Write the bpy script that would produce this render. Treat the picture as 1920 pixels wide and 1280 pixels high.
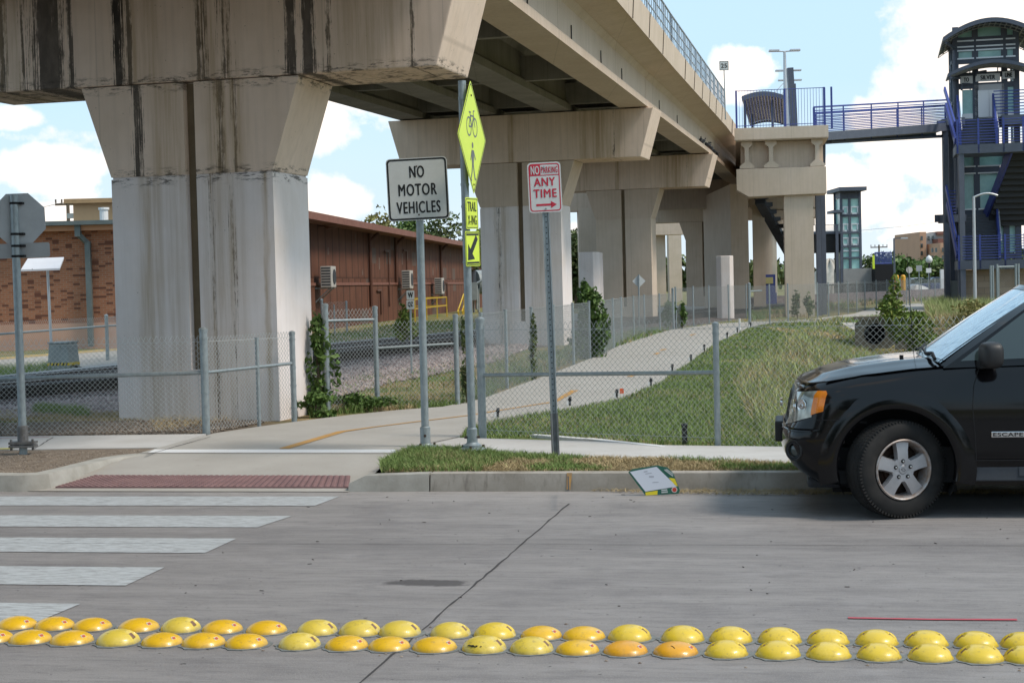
import bpy, bmesh, math, random
import numpy as np
from math import *
from mathutils import Matrix, Vector, noise
SC = bpy.context.scene
for o in list(bpy.data.objects): bpy.data.objects.remove(o)
# ---------------- camera ----------------
F, PIT, ROL, EYE = 3000., radians(2.005), radians(1.4), 1.75
cd = bpy.data.cameras.new("camera"); cam = bpy.data.objects.new("camera", cd); SC.collection.objects.link(cam)
cd.sensor_width = 36; cd.lens = 36*F/1920; cd.clip_end = 6000; cd.clip_start = .1
_u = Vector((0, sin(PIT), cos(PIT))); _f = Vector((0, cos(PIT), -sin(PIT))); _x = Vector((1, 0, 0))
_r = _x*cos(ROL)-_u*sin(ROL); _v = _x*sin(ROL)+_u*cos(ROL)
cam.matrix_world = Matrix(((_r.x, _v.x, -_f.x, 0), (_r.y, _v.y, -_f.y, 0), (_r.z, _v.z, -_f.z, EYE), (0, 0, 0, 1)))
SC.camera = cam
SC.render.resolution_x = 1024; SC.render.resolution_y = 682
# ---------------- sky and sun ----------------
SUN_EL, SUN_AZ = radians(52), radians(112)      # azimuth clockwise from +Y (to the right, a little behind)
w = bpy.data.worlds.new("World"); SC.world = w; w.use_nodes = True
nt = w.node_tree; N = nt.nodes; L = nt.links; N.clear()
out = N.new('ShaderNodeOutputWorld'); bg = N.new('ShaderNodeBackground'); L.new(bg.outputs[0], out.inputs[0])
sky = N.new('ShaderNodeTexSky'); sky.sky_type = 'NISHITA'; sky.sun_disc = False
sky.sun_elevation = SUN_EL; sky.sun_rotation = SUN_AZ; sky.air_density = 1.0; sky.dust_density = 2.2
tc = N.new('ShaderNodeTexCoord'); mp = N.new('ShaderNodeMapping'); mp.inputs['Scale'].default_value = (1, 1, 1.9); mp.inputs['Location'].default_value = (3.35, .4, .13)
L.new(tc.outputs['Generated'], mp.inputs[0])
nz = N.new('ShaderNodeTexNoise'); nz.inputs['Scale'].default_value = 5.2; nz.inputs['Detail'].default_value = 9; nz.inputs['Roughness'].default_value = .52
L.new(mp.outputs[0], nz.inputs['Vector'])
cr = N.new('ShaderNodeValToRGB'); cr.color_ramp.elements[0].position = .47; cr.color_ramp.elements[1].position = .56
L.new(nz.outputs[0], cr.inputs[0])
sx = N.new('ShaderNodeSeparateXYZ'); L.new(tc.outputs['Generated'], sx.inputs[0])
def wm(op, a, b, cl=False):
    n = N.new('ShaderNodeMath'); n.operation = op; n.use_clamp = cl
    for i, q in enumerate((a, b)):
        if hasattr(q, 'links'): L.new(q, n.inputs[i])
        else: n.inputs[i].default_value = q
    return n.outputs[0]
da = wm('DIVIDE', sx.outputs[0], sx.outputs[1]); db = wm('DIVIDE', sx.outputs[2], sx.outputs[1])
wv = N.new('ShaderNodeTexNoise'); wv.inputs['Scale'].default_value = 17; wv.inputs['Detail'].default_value = 8; wv.inputs['Roughness'].default_value = .6; L.new(tc.outputs['Generated'], wv.inputs['Vector'])
dens = wm('MULTIPLY', wm('SUBTRACT', nz.outputs[0], .62), 6.)
for (cx_, cz_, rx_, rz_) in ((.325, .150, .075, .060), (.285, .125, .055, .045), (.245, .105, .035, .035), (.222, .098, .018, .022), (.31, .075, .080, .040), (.150, .132, .024, .014), (.140, .120, .018, .010), (-.115, .100, .018, .016), (-.29, .080, .035, .012), (-.10, .055, .035, .018), (.22, .045, .050, .030), (.27, .03, .06, .030), (-.31, .112, .018, .007), (-.25, .045, .05, .012)):
    q_ = wm('SQRT', wm('ADD', wm('POWER', wm('ABSOLUTE', wm('DIVIDE', wm('SUBTRACT', da, cx_), rx_), 0), 2.), wm('POWER', wm('ABSOLUTE', wm('DIVIDE', wm('SUBTRACT', db, cz_), rz_), 0), 2.)), 0)
    dens = wm('MAXIMUM', dens, wm('SUBTRACT', 1.12, q_))
dens = wm('ADD', dens, wm('MULTIPLY', wm('SUBTRACT', wv.outputs[0], .5), 3.4))
msk = wm('MULTIPLY', wm('SUBTRACT', dens, .0), 1.9, True)
low = wm('MULTIPLY', wm('SUBTRACT', .12, sx.outputs[2]), 4.5, True)
msk = wm('MAXIMUM', msk, wm('MULTIPLY', low, .55))
mul = N.new('ShaderNodeMix'); mul.data_type = 'RGBA'; mul.inputs[0].default_value = .8
L.new(sky.outputs[0], mul.inputs[6]); mul.inputs[7].default_value = (3.35, 4.75, 5.9, 1)
mx = N.new('ShaderNodeMix'); mx.data_type = 'RGBA'; L.new(msk, mx.inputs[0]); L.new(mul.outputs[2], mx.inputs[6])
n2 = N.new('ShaderNodeTexNoise'); n2.inputs['Scale'].default_value = 9; n2.inputs['Detail'].default_value = 6; L.new(tc.outputs['Generated'], n2.inputs['Vector'])
c2 = N.new('ShaderNodeValToRGB'); c2.color_ramp.elements[0].position = .35; c2.color_ramp.elements[1].position = .6
c2.color_ramp.elements[0].color = (6.3, 5.75, 5.3, 1); c2.color_ramp.elements[1].color = (7.8, 7.0, 6.3, 1)
L.new(n2.outputs[0], c2.inputs[0]); L.new(c2.outputs[0], mx.inputs[7])
L.new(mx.outputs[2], bg.inputs[0]); bg.inputs[1].default_value = .1
sl = bpy.data.lights.new("sun", 'SUN'); sl.energy = 1.6; sl.angle = radians(14); sl.color = (1, .90, .78)
so = bpy.data.objects.new("sun", sl); SC.collection.objects.link(so)
sd = Vector((sin(SUN_AZ)*cos(SUN_EL), cos(SUN_AZ)*cos(SUN_EL), sin(SUN_EL)))
so.rotation_euler = sd.to_track_quat('Z', 'Y').to_euler()
SC.view_settings.view_transform = 'Standard'; SC.view_settings.look = 'None'; SC.view_settings.exposure = 0.97; SC.view_settings.gamma = 1

# ---------------- helpers ----------------
def ray(px, py):
    u = (px-960)/F; v = (640-py)/F
    a = u*cos(ROL)+v*sin(ROL); b = -u*sin(ROL)+v*cos(ROL)
    return a, cos(PIT)+b*sin(PIT), -sin(PIT)+b*cos(PIT)
def G(px, py, z=0.):                 # where a sight line meets level z
    x, y, q = ray(px, py); t = (z-EYE)/q; return Vector((x*t, y*t, z))
def at(px, py, d):                   # a point at distance d
    x, y, q = ray(px, py); t = d/y; return Vector((x*t, d, EYE+q*t))
RA = radians(-10.5); ux, uy = cos(RA), sin(RA)
def rd(a, b, z=0.): return Vector((a*ux-b*uy, a*uy+b*ux, z))      # road frame: a along the road, b across
def inv(x, y): return x*ux+y*uy, -x*uy+y*ux
CURB = 13.33
I4 = Matrix.Identity(4)
WM = {}
def FR(o, rz=0): return Matrix.Translation(Vector(o)) @ Matrix.Rotation(rz, 4, 'Z')
class MB:
    def __init__(s, m=I4): s.v = []; s.f = []; s.m = m
    def add(s, vs, fs, m=None):
        k = len(s.v); q = s.m if m is None else s.m @ m
        s.v += [tuple(q @ Vector(p)) for p in vs]; s.f += [tuple(k+i for i in f) for f in fs]; return s
    def box(s, x0, x1, y0, y1, z0, z1, m=None):
        return s.add([(x, y, z) for z in (z0, z1) for y in (y0, y1) for x in (x0, x1)], [(0, 2, 3, 1), (4, 5, 7, 6), (0, 1, 5, 4), (2, 6, 7, 3), (0, 4, 6, 2), (1, 3, 7, 5)], m)
    def prism(s, poly, z0, z1, m=None):              # poly in xy, extruded in z
        n = len(poly); return s.add([(p[0], p[1], z0) for p in poly]+[(p[0], p[1], z1) for p in poly],
            [tuple(range(n))[::-1], tuple(range(n, 2*n))]+[(i, (i+1) % n, n+(i+1) % n, n+i) for i in range(n)], m)
    def prz(s, poly, y0, y1, m=None):                # poly in xz, extruded in y
        n = len(poly); return s.add([(p[0], y0, p[1]) for p in poly]+[(p[0], y1, p[1]) for p in poly],
            [tuple(range(n)), tuple(range(n, 2*n))[::-1]]+[(i, n+i, n+(i+1) % n, (i+1) % n) for i in range(n)], m)
    def tube(s, p0, p1, r, n=8, r1=None, m=None):
        p0 = Vector(p0); p1 = Vector(p1); d = (p1-p0); r1 = r if r1 is None else r1
        if d.length < 1e-6: return s
        a = d.orthogonal().normalized(); b = d.normalized().cross(a)
        vs = [p0+(a*cos(t)+b*sin(t))*r for t in [2*pi*i/n for i in range(n)]]+[p1+(a*cos(t)+b*sin(t))*r1 for t in [2*pi*i/n for i in range(n)]]
        return s.add(vs, [(i, (i+1) % n, n+(i+1) % n, n+i) for i in range(n)]+[tuple(range(n))[::-1], tuple(range(n, 2*n))], m)
    def path(s, pts, r, n=8, m=None):
        for a, b in zip(pts, pts[1:]): s.tube(a, b, r, n, m=m)
        return s
    def bar(s, p0, p1, w, h, m=None):                # rectangular bar, w horizontal, h vertical
        p0 = Vector(p0); p1 = Vector(p1); d = (p1-p0).normalized(); a = d.cross(Vector((0, 0, 1)))
        a = Vector((1, 0, 0)) if a.length < 1e-4 else a.normalized(); b = a.cross(d).normalized()
        c = [(-w/2, -h/2), (w/2, -h/2), (w/2, h/2), (-w/2, h/2)]
        return s.add([p0+a*x+b*y for x, y in c]+[p1+a*x+b*y for x, y in c], [(0, 1, 5, 4), (1, 2, 6, 5), (2, 3, 7, 6), (3, 0, 4, 7), (3, 2, 1, 0), (4, 5, 6, 7)], m)
    def lathe(s, prof, n=24, m=None, close=False):   # prof (r,z) about z
        k = len(prof); vs = [(r*cos(2*pi*i/n), r*sin(2*pi*i/n), z) for i in range(n) for r, z in prof]
        fs = [(i*k+j, ((i+1) % n)*k+j, ((i+1) % n)*k+j+1, i*k+j+1) for i in range(n) for j in range(k-1)]
        return s.add(vs, fs, m)
    def grid(s, fn, nu, nv, m=None, flip=False):
        vs = [fn(i/nu, j/nv) for i in range(nu+1) for j in range(nv+1)]
        fs = [(i*(nv+1)+j, (i+1)*(nv+1)+j, (i+1)*(nv+1)+j+1, i*(nv+1)+j+1) for i in range(nu) for j in range(nv)]
        if flip: fs = [f[::-1] for f in fs]
        return s.add(vs, fs, m)
    def build(s, name, mat, parent=None, smooth=0, bevel=0, label=None, fix=True):
        me = bpy.data.meshes.new(name); v = s.v
        if parent is not None:
            iv = WM[parent.name].inverted(); v = [tuple(iv @ Vector(p)) for p in v]
        me.from_pydata(v, [], s.f)
        bm = bmesh.new(); bm.from_mesh(me)
        if fix:
            if smooth: bmesh.ops.remove_doubles(bm, verts=bm.verts, dist=1e-5)
            bmesh.ops.recalc_face_normals(bm, faces=bm.faces)
        if bevel: bmesh.ops.bevel(bm, geom=[e for e in bm.edges if e.is_manifold and e.calc_face_angle(0) > .5], offset=bevel, segments=2, affect='EDGES', profile=.6)
        bm.to_mesh(me); bm.free()
        if smooth:
            me.shade_smooth()
            if smooth < 3: me.set_sharp_from_angle(angle=smooth)
        if mat: me.materials.append(mat)
        o = bpy.data.objects.new(name, me); SC.collection.objects.link(o)
        if parent is not None: o.parent = parent; WM[o.name] = WM[parent.name]
        else: WM[o.name] = I4.copy()
        if label: o['label'] = label
        return o
def npobj(name, V, Fq, mat, parent=None):
    me = bpy.data.meshes.new(name); V = np.asarray(V, dtype=np.float32); Fq = np.asarray(Fq, dtype=np.int32)
    if parent is not None:
        iv = np.array(WM[parent.name].inverted()); V = (V @ iv[:3, :3].T+iv[:3, 3]).astype(np.float32)
    k = Fq.shape[1]; me.vertices.add(len(V)); me.vertices.foreach_set('co', V.ravel())
    me.loops.add(Fq.size); me.loops.foreach_set('vertex_index', Fq.ravel())
    me.polygons.add(len(Fq)); me.polygons.foreach_set('loop_start', np.arange(0, Fq.size, k, dtype=np.int32))
    me.update(calc_edges=True); me.validate()
    if mat: me.materials.append(mat)
    o = bpy.data.objects.new(name, me); SC.collection.objects.link(o)
    if parent is not None: o.parent = parent; WM[o.name] = WM[parent.name]
    else: WM[o.name] = I4.copy()
    return o
def tag(o, label, cat, group=None):
    o['label'] = label; o['category'] = cat
    if group: o['group'] = group
    return o
def thing(name, label, cat, loc=(0, 0, 0), rz=0, group=None):
    o = bpy.data.objects.new(name, None); SC.collection.objects.link(o); o.location = loc; o.rotation_euler = (0, 0, rz); o.empty_display_size = .1
    WM[o.name] = FR(loc, rz); return tag(o, label, cat, group)
def st(o, kind='structure'): o['kind'] = kind; return o
def dup(o, M, label=None, group=None):     # copy a thing, its parts and their sub-parts; M = new world matrix
    r = o.copy(); SC.collection.objects.link(r); r.matrix_world = M; WM[r.name] = M.copy()
    if label: r['label'] = label
    if group: r['group'] = group
    def rec(src, dst):
        for ch in [c for c in ALLCH.get(src.name, [])]:
            c = ch.copy(); SC.collection.objects.link(c); c.parent = dst; rec(ch, c)
    ALLCH = {}
    for q in bpy.data.objects:
        if q.parent: ALLCH.setdefault(q.parent.name, []).append(q)
    rec(o, r); return r
# ---------------- materials ----------------
def nodes(name):
    m = bpy.data.materials.new(name); m.use_nodes = True; return m, m.node_tree.nodes, m.node_tree.links, m.node_tree.nodes['Principled BSDF']
def _in(Lk, sock, val):
    if hasattr(val, 'links'): Lk.new(val, sock)
    else: sock.default_value = val
class NT:
    def __init__(s, name):
        s.m, s.N, s.L, s.p = nodes(name)
        s.g = s.N.new('ShaderNodeNewGeometry'); s.t = s.N.new('ShaderNodeTexCoord')
        s.pos = s.g.outputs['Position']; s.obj = s.t.outputs['Object']
    def math(s, op, a, b=0., clamp=False):
        n = s.N.new('ShaderNodeMath'); n.operation = op; n.use_clamp = clamp; _in(s.L, n.inputs[0], a); _in(s.L, n.inputs[1], b); return n.outputs[0]
    def map(s, v, scale=(1, 1, 1), rot=(0, 0, 0), loc=(0, 0, 0)):
        n = s.N.new('ShaderNodeMapping'); n.inputs['Scale'].default_value = scale; n.inputs['Rotation'].default_value = rot; n.inputs['Location'].default_value = loc; s.L.new(v, n.inputs[0]); return n.outputs[0]
    def noise(s, v, sc, det=5, ro=.55):
        n = s.N.new('ShaderNodeTexNoise'); n.inputs['Scale'].default_value = sc; n.inputs['Detail'].default_value = det; n.inputs['Roughness'].default_value = ro; s.L.new(v, n.inputs['Vector']); return n.outputs[0]
    def vor(s, v, sc, out='Distance', feat='F1'):
        n = s.N.new('ShaderNodeTexVoronoi'); n.feature = feat; n.inputs['Scale'].default_value = sc; s.L.new(v, n.inputs['Vector']); return n.outputs[out]
    def ramp(s, f, a, b):          # 0..1 between a and b
        n = s.N.new('ShaderNodeMapRange'); n.clamp = True; n.inputs[1].default_value = a; n.inputs[2].default_value = b; _in(s.L, n.inputs[0], f); return n.outputs[0]
    def mix(s, f, a, b, mode='MIX'):
        n = s.N.new('ShaderNodeMix'); n.data_type = 'RGBA'; n.blend_type = mode; _in(s.L, n.inputs[0], f)
        for k, c in ((6, a), (7, b)): _in(s.L, n.inputs[k], (*c, 1) if isinstance(c, tuple) and len(c) == 3 else c)
        return n.outputs[2]
    def xyz(s, v):
        n = s.N.new('ShaderNodeSeparateXYZ'); s.L.new(v, n.inputs[0]); return n.outputs
    def band(s, x, c, w):          # 1 at c falling to 0 at distance w
        return s.math('SUBTRACT', 1., s.ramp(s.math('ABSOLUTE', s.math('SUBTRACT', x, c)), w*.35, w))
    def bump(s, h, st=.3, dist=.01):
        n = s.N.new('ShaderNodeBump'); n.inputs['Strength'].default_value = st; n.inputs['Distance'].default_value = dist; _in(s.L, n.inputs['Height'], h); s.L.new(n.outputs[0], s.p.inputs['Normal'])
    def done(s, col, r=.8, met=0, spec=.3, coat=0):
        _in(s.L, s.p.inputs['Base Color'], (*col, 1) if isinstance(col, tuple) else col); _in(s.L, s.p.inputs['Roughness'], r)
        s.p.inputs['Metallic'].default_value = met; s.p.inputs['Specular IOR Level'].default_value = spec
        if coat: s.p.inputs['Coat Weight'].default_value = coat; s.p.inputs['Coat Roughness'].default_value = .04
        return s.m
def mat(name, c, c2=None, sc=6, r=.75, b=.15, bs=60, met=0, spec=.3, coat=0, var=.12, obj=False, dist=.006):
    t = NT(name); v = t.obj if obj else t.pos
    if c2 is None: c2 = tuple(x*(1-var*2) for x in c)
    f = t.ramp(t.noise(v, sc, 7, .62), .36, .64)
    col = t.mix(f, c, c2); col = t.mix(t.math('MULTIPLY', t.noise(v, sc*9, 4), .25), col, tuple(x*.6 for x in c))
    if b: t.bump(t.noise(v, bs, 5), b, dist)
    return t.done(col, r, met, spec, coat)
def flat(name, c, r=.5, met=0, spec=.4, coat=0): t = NT(name); return t.done(c, r, met, spec, coat)
# ---- concretes
def pier_mat(name, base, warm, white=0., stains=(), full=True, amt=1., zj=()):
    t = NT(name); o = t.obj; X = t.xyz(o)[0]; Z = t.xyz(o)[2]
    big = t.noise(o, 1.1, 6, .6); col = t.mix(t.ramp(big, .35, .68), base, warm)
    stv = t.map(o, (5.5, 5.5, .22)); s1 = t.noise(stv, 2.2, 6, .65); s2 = t.noise(t.map(o, (30, 30, .35), loc=(3, 1, 0)), 2, 5, .75); s3 = t.noise(t.map(o, (3, 3, 1.1)), 5, 7, .75)
    col = t.mix(t.math('MULTIPLY', t.ramp(s1, .47, .66), .45*amt), col, tuple(x*.66 for x in warm))
    wob = t.math('MULTIPLY', t.math('SUBTRACT', t.noise(t.map(o, (1.5, 1.5, 1.0)), 2, 5), .5), .10)
    Xw = t.math('ADD', X, wob)
    for (c, wd, k, tan) in stains:
        m = t.band(Xw, c, wd)
        if tan:
            m = t.math('MULTIPLY', m, t.ramp(s1, .3, .62)); col = t.mix(t.math('MULTIPLY', m, k), col, (.34, .235, .12))
        else:
            m = t.math('SUBTRACT', 1., t.ramp(t.math('ABSOLUTE', t.math('SUBTRACT', Xw, c)), .0, wd*1.7))
            v_ = t.math('ADD', t.math('ADD', s2, t.math('MULTIPLY', s3, .5)), t.math('MULTIPLY', t.math('SUBTRACT', m, 1.), .62))
            m = t.ramp(v_, .79-.36*k, .87-.36*k)
            col = t.mix(t.math('MULTIPLY', m, .9), col, (.030, .025, .020))
    for zz in zj:
        m = t.math('MULTIPLY', t.band(Z, zz, .10), t.ramp(t.noise(t.map(o, (1.6, 1.6, 6)), 3, 6, .75), .50, .60)); col = t.mix(t.math('MULTIPLY', m, .8), col, (.035, .03, .024))
    sp = t.math('MULTIPLY', t.ramp(t.noise(o, 34, 3, .5), .70, .73), t.ramp(big, .45, .6)); col = t.mix(t.math('MULTIPLY', sp, .7), col, (.06, .05, .04))
    col = t.mix(t.math('MULTIPLY', t.ramp(t.noise(t.map(o, (1, 1, .4)), 9, 6), .4, .8), .18), col, tuple(x*.7 for x in base))
    sm_ = t.math('ABSOLUTE', t.math('SUBTRACT', t.math('FRACT', t.math('ADD', t.math('DIVIDE', X, 1.55), .31)), .5)); col = t.mix(t.math('MULTIPLY', t.math('SUBTRACT', 1., t.ramp(sm_, .002, .008)), .30), col, tuple(x*.45 for x in warm))
    pit = t.ramp(t.vor(o, 9, 'Distance'), .07, .045); col = t.mix(t.math('MULTIPLY', pit, t.ramp(big, .5, .56)), col, tuple(x*.4 for x in warm))
    t.bump(t.math('ADD', t.noise(o, 55, 5), t.math('MULTIPLY', t.noise(o, 6, 4), 1.2)), .22, .006)
    return t.done(col, .82, 0, .25)
BE, WA = (.58, .47, .375), (.52, .41, .315)
WH, WHW = (.76, .70, .68), (.70, .62, .57)
BE2, WA2 = (.73, .585, .475), (.65, .51, .395)
m_cap1 = pier_mat('stained concrete cap', BE2, WA2, stains=[(-2.9, .2, .3, 0), (-2.62, .16, .5, 0), (-2.3, .2, .3, 0), (-.95, .1, .8, 0), (-.78, .06, .8, 0), (.25, .12, .5, 0), (-1.95, .26, 1.0, 0), (-1.62, .07, .7, 0), (-.93, .17, .62, 0), (-.6, .3, .6, 1), (.18, .1, .45, 0), (.52, .26, .3, 0), (.4, .4, .5, 1), (1.42, .1, .75, 0), (1.66, .14, .8, 0), (1.9, .16, .3, 0), (3.0, .05, .5, 0), (-2.6, .5, .6, 1), (2.5, .8, .5, 1)], zj=(4.45,), amt=.55)
m_capi1 = pier_mat('stained concrete capital', BE2, WA2, stains=[(-.72, .16, .55, 0), (-.3, .3, .6, 1), (.42, .14, .5, 0), (.62, .1, .4, 0), (.5, .35, .7, 1)], zj=(4.38, 3.27), amt=.45)
m_sh1 = pier_mat('stained pale shaft', WH, WHW, stains=[(-.6, .22, .6, 1), (-.25, .3, .35, 1), (.28, .2, .18, 0), (.55, .18, .16, 0), (.4, .4, .5, 1), (1.0, .05, .7, 1)], zj=(3.2,), amt=.28)
m_cap2 = pier_mat('concrete cap streaked', BE2, WA2, stains=[(2.2, .9, .7, 1), (-1.6, .5, .4, 1), (2.6, .07, .25, 0), (-.2, .1, .8, 1)], amt=.7)
m_sh2 = pier_mat('pale shaft tan base', WH, WHW, stains=[(-.5, .3, .5, 1), (.5, .3, .4, 1), (-.6, .4, .12, 0)], amt=.5)
m_con = pier_mat('beige concrete', BE, WA, amt=.7)
m_con3 = pier_mat('light beige concrete', (.60, .495, .40), (.54, .445, .345), amt=.4)
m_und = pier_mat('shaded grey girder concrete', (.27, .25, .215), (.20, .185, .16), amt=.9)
m_joint = flat('joint filler', (.07, .055, .04), .9)
m_groove = mat('brown groove', (.21, .16, .10), (.16, .12, .075), 4)
# ---- road
PCH = inv(*G(800, 1092, 0).xy)
t = NT('worn concrete roadway'); rp = t.map(t.pos, rot=(0, 0, -RA))
v1 = t.map(rp, (.35, 3, 1)); a = t.noise(v1, 1.6, 8, .62); col = t.mix(t.ramp(a, .3, .7), (.175, .163, .160), (.255, .240, .232))
Yb = t.xyz(rp)[1]
col = t.mix(t.ramp(t.math('ADD', Yb, t.math('MULTIPLY', a, 2.)), 12.2, 14.6), col, (.295, .275, .262))
b_ = t.noise(t.map(rp, (1.5, 8, 1)), 2.2, 8, .75); col = t.mix(t.math('MULTIPLY', t.ramp(b_, .48, .66), .5), col, (.082, .077, .082))
col = t.mix(t.math('MULTIPLY', t.ramp(t.noise(rp, 1.1, 6, .7), .50, .66), .38), col, (.105, .098, .103)); col = t.mix(t.math('MULTIPLY', t.ramp(t.noise(t.map(rp, (1, 2, 1), loc=(7, 3, 0)), 1.7, 7, .72), .54, .68), .35), col, (.30, .285, .285))
wp = t.math('MAXIMUM', t.band(Yb, 10.6, .55), t.band(Yb, 12.3, .5)); col = t.mix(t.math('MULTIPLY', wp, .16), col, (.08, .075, .075)); gr_ = t.noise(rp, 210, 2, .5); col = t.mix(t.math('MULTIPLY', t.ramp(gr_, .55, .70), .5), col, (.36, .34, .33)); col = t.mix(t.math('MULTIPLY', t.ramp(gr_, .44, .32), .5), col, (.07, .066, .066)); ag = t.vor(rp, 55); col = t.mix(t.math('MULTIPLY', t.ramp(t.noise(rp, 90, 3), .56, .66), .3), col, (.34, .33, .31))
pd = t.math('POWER', t.math('DIVIDE', t.math('SUBTRACT', t.xyz(rp)[0], PCH[0]), .30), 2.); pe_ = t.math('POWER', t.math('DIVIDE', t.math('SUBTRACT', Yb, PCH[1]), .11), 2.)
pm = t.ramp(t.math('ADD', t.math('SQRT', t.math('ADD', pd, pe_)), t.math('MULTIPLY', t.math('SUBTRACT', t.noise(rp, 7, 6, .7), .5), 1.6)), 1.05, .75); col = t.mix(t.math('MULTIPLY', pm, .85), col, (.062, .056, .056))
spk = t.math('MULTIPLY', t.ramp(t.noise(rp, 24, 3, .5), .69, .72), t.ramp(t.noise(rp, .8, 3), .42, .55)); col = t.mix(spk, col, (.03, .028, .026))
t.bump(t.math('ADD', t.noise(rp, 70, 6, .7), t.math('MULTIPLY', a, 1.5)), .35, .008)
m_road = t.done(col, .78, 0, .3)
t = NT('pale path concrete'); a = t.noise(t.pos, 1.2, 7, .6); col = t.mix(t.ramp(a, .3, .7), (.385, .365, .335), (.325, .305, .275))
col = t.mix(t.math('MULTIPLY', t.ramp(t.noise(t.pos, 120, 3), .5, .7), .2), col, (.5, .48, .45)); col = t.mix(t.math('MULTIPLY', t.ramp(t.noise(t.pos, 14, 5), .64, .74), .35), col, (.2, .18, .155))
t.bump(t.noise(t.pos, 90, 5), .2, .004); m_path = t.done(col, .85, 0, .2)
m_walk = mat('light sidewalk concrete', (.50, .485, .465), (.43, .41, .385), 1.5, .85, .2, 90, dist=.004)
t = NT('kerb concrete'); a = t.noise(t.pos, 3, 7, .65); col = t.mix(t.ramp(a, .35, .65), (.36, .33, .29), (.25, .225, .19)); col = t.mix(t.math('MULTIPLY', t.ramp(t.noise(t.map(t.pos, (9, 9, 2)), 2, 5), .55, .7), .55), col, (.15, .13, .11))
t.bump(t.noise(t.pos, 60, 6, .7), .4, .006); m_kerb = t.done(col, .88, 0, .2)
def paint(name, c, wear=.35):
    t = NT(name); n = t.noise(t.map(t.map(t.pos, rot=(0, 0, -RA)), (1.2, 6, 1)), 6, 8, .75)
    col = t.mix(t.math('MULTIPLY', t.ramp(n, .45, .62), wear), c, (.16, .155, .15)); col = t.mix(t.math('MULTIPLY', t.ramp(t.noise(t.pos, 45, 4), .6, .7), .35), col, tuple(x*.55 for x in c)); t.bump(t.noise(t.pos, 90), .2, .003)
    return t.done(col, .65, 0, .3)
m_white = paint('worn white road paint', (.42, .44, .45), .75); m_wline = paint('crisp white line', (.70, .70, .70), .1); m_orange = paint('orange trail paint', (.50, .27, .07), .5); m_redp = paint('red survey paint', (.42, .06, .08), .5); m_yelk = paint('faded yellow paint', (.62, .55, .12), .3)
m_tact = mat('dark red tactile', (.25, .15, .145), (.185, .11, .11), 5, .7, .3, 60)
# ---- ground
t = NT('ground'); P = t.pos; n1 = t.noise(P, .5, 6, .6); n2 = t.noise(P, 6, 6, .65)
dirt = t.mix(t.ramp(n2, .35, .65), (.23, .185, .14), (.13, .10, .075)); dry = t.mix(t.ramp(n2, .35, .65), (.33, .255, .135), (.20, .15, .08)); grn = t.mix(t.ramp(n2, .3, .7), (.10, .14, .045), (.15, .165, .06))
X, Y, Z = t.xyz(P)
col = t.mix(t.ramp(n1, .44, .58), grn, dry); far = t.ramp(Y, 21, 26)
lft = t.math('SUBTRACT', 1., t.ramp(X, -3.2, -2.4)); col = t.mix(t.math('MULTIPLY', lft, t.math('SUBTRACT', 1., t.ramp(Y, 19.4, 20.6))), col, dirt)
t.bump(t.noise(P, 18, 8, .75), .8, .03); m_ground = t.done(col, .95, 0, .1)
t = NT('gravel bed'); vv = t.vor(t.pos, 17, 'Color'); col = t.mix(t.xyz(vv)[0], (.36, .29, .27), (.17, .135, .135)); col = t.mix(t.ramp(t.vor(t.pos, 17), .25, .6), col, (.05, .04, .04)); t.bump(t.math('SUBTRACT', 1., t.vor(t.pos, 17)), 1, .03); m_grav = t.done(col, .9, 0, .15)
def island(name, cols, r=.7, trans=0., obj=False):
    t = NT(name); rp_ = t.g.outputs['Random Per Island']; n = t.N.new('ShaderNodeValToRGB'); t.L.new(rp_, n.inputs[0]); e = n.color_ramp.elements
    e[0].color = (*cols[0], 1); e[1].color = (*cols[-1], 1)
    for i, c in enumerate(cols[1:-1]): q = e.new((i+1)/(len(cols)-1)); q.color = (*c, 1)
    big = t.noise(t.pos, 1.4, 4); col = t.mix(t.math('MULTIPLY', t.ramp(big, .35, .65), .35), n.outputs[0], tuple(x*.62 for x in cols[len(cols)//2]))
    m = t.done(col, r, 0, .2)
    if trans: t.p.inputs['Subsurface Weight'].default_value = 0
    return m
m_rock = island('mixed ballast stone', [(.42, .34, .33), (.19, .15, .15), (.30, .24, .235), (.48, .42, .40), (.14, .12, .12), (.33, .25, .24)], .85)
m_peb = island('brown pebble', [(.24, .19, .145), (.13, .10, .08), (.34, .29, .24), (.17, .13, .09)], .9)
m_gr = island('green grass blades', [(.14, .22, .06), (.20, .29, .08), (.11, .17, .045), (.26, .32, .11), (.16, .24, .065)], .6)
m_grd = island('dry grass blades', [(.42, .32, .17), (.31, .24, .12), (.50, .40, .23), (.26, .19, .09)], .75)
m_grt = island('tall mixed grass blades', [(.21, .29, .075), (.34, .36, .14), (.25, .33, .095), (.46, .43, .24), (.18, .26, .065), (.29, .36, .12)], .7)
m_leaf = island('leaf', [(.05, .10, .024), (.085, .15, .035), (.12, .19, .05), (.038, .072, .02)], .5)
m_leaf2 = island('dull tree leaf', [(.065, .10, .03), (.11, .145, .05), (.15, .175, .07), (.045, .07, .025)], .6)
m_leafy = island('yellow green leaf', [(.16, .21, .04), (.10, .16, .03), (.24, .26, .06)], .6)
m_bark = mat('bark', (.16, .12, .085), (.09, .07, .05), 9, .9, .6, 30)
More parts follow.
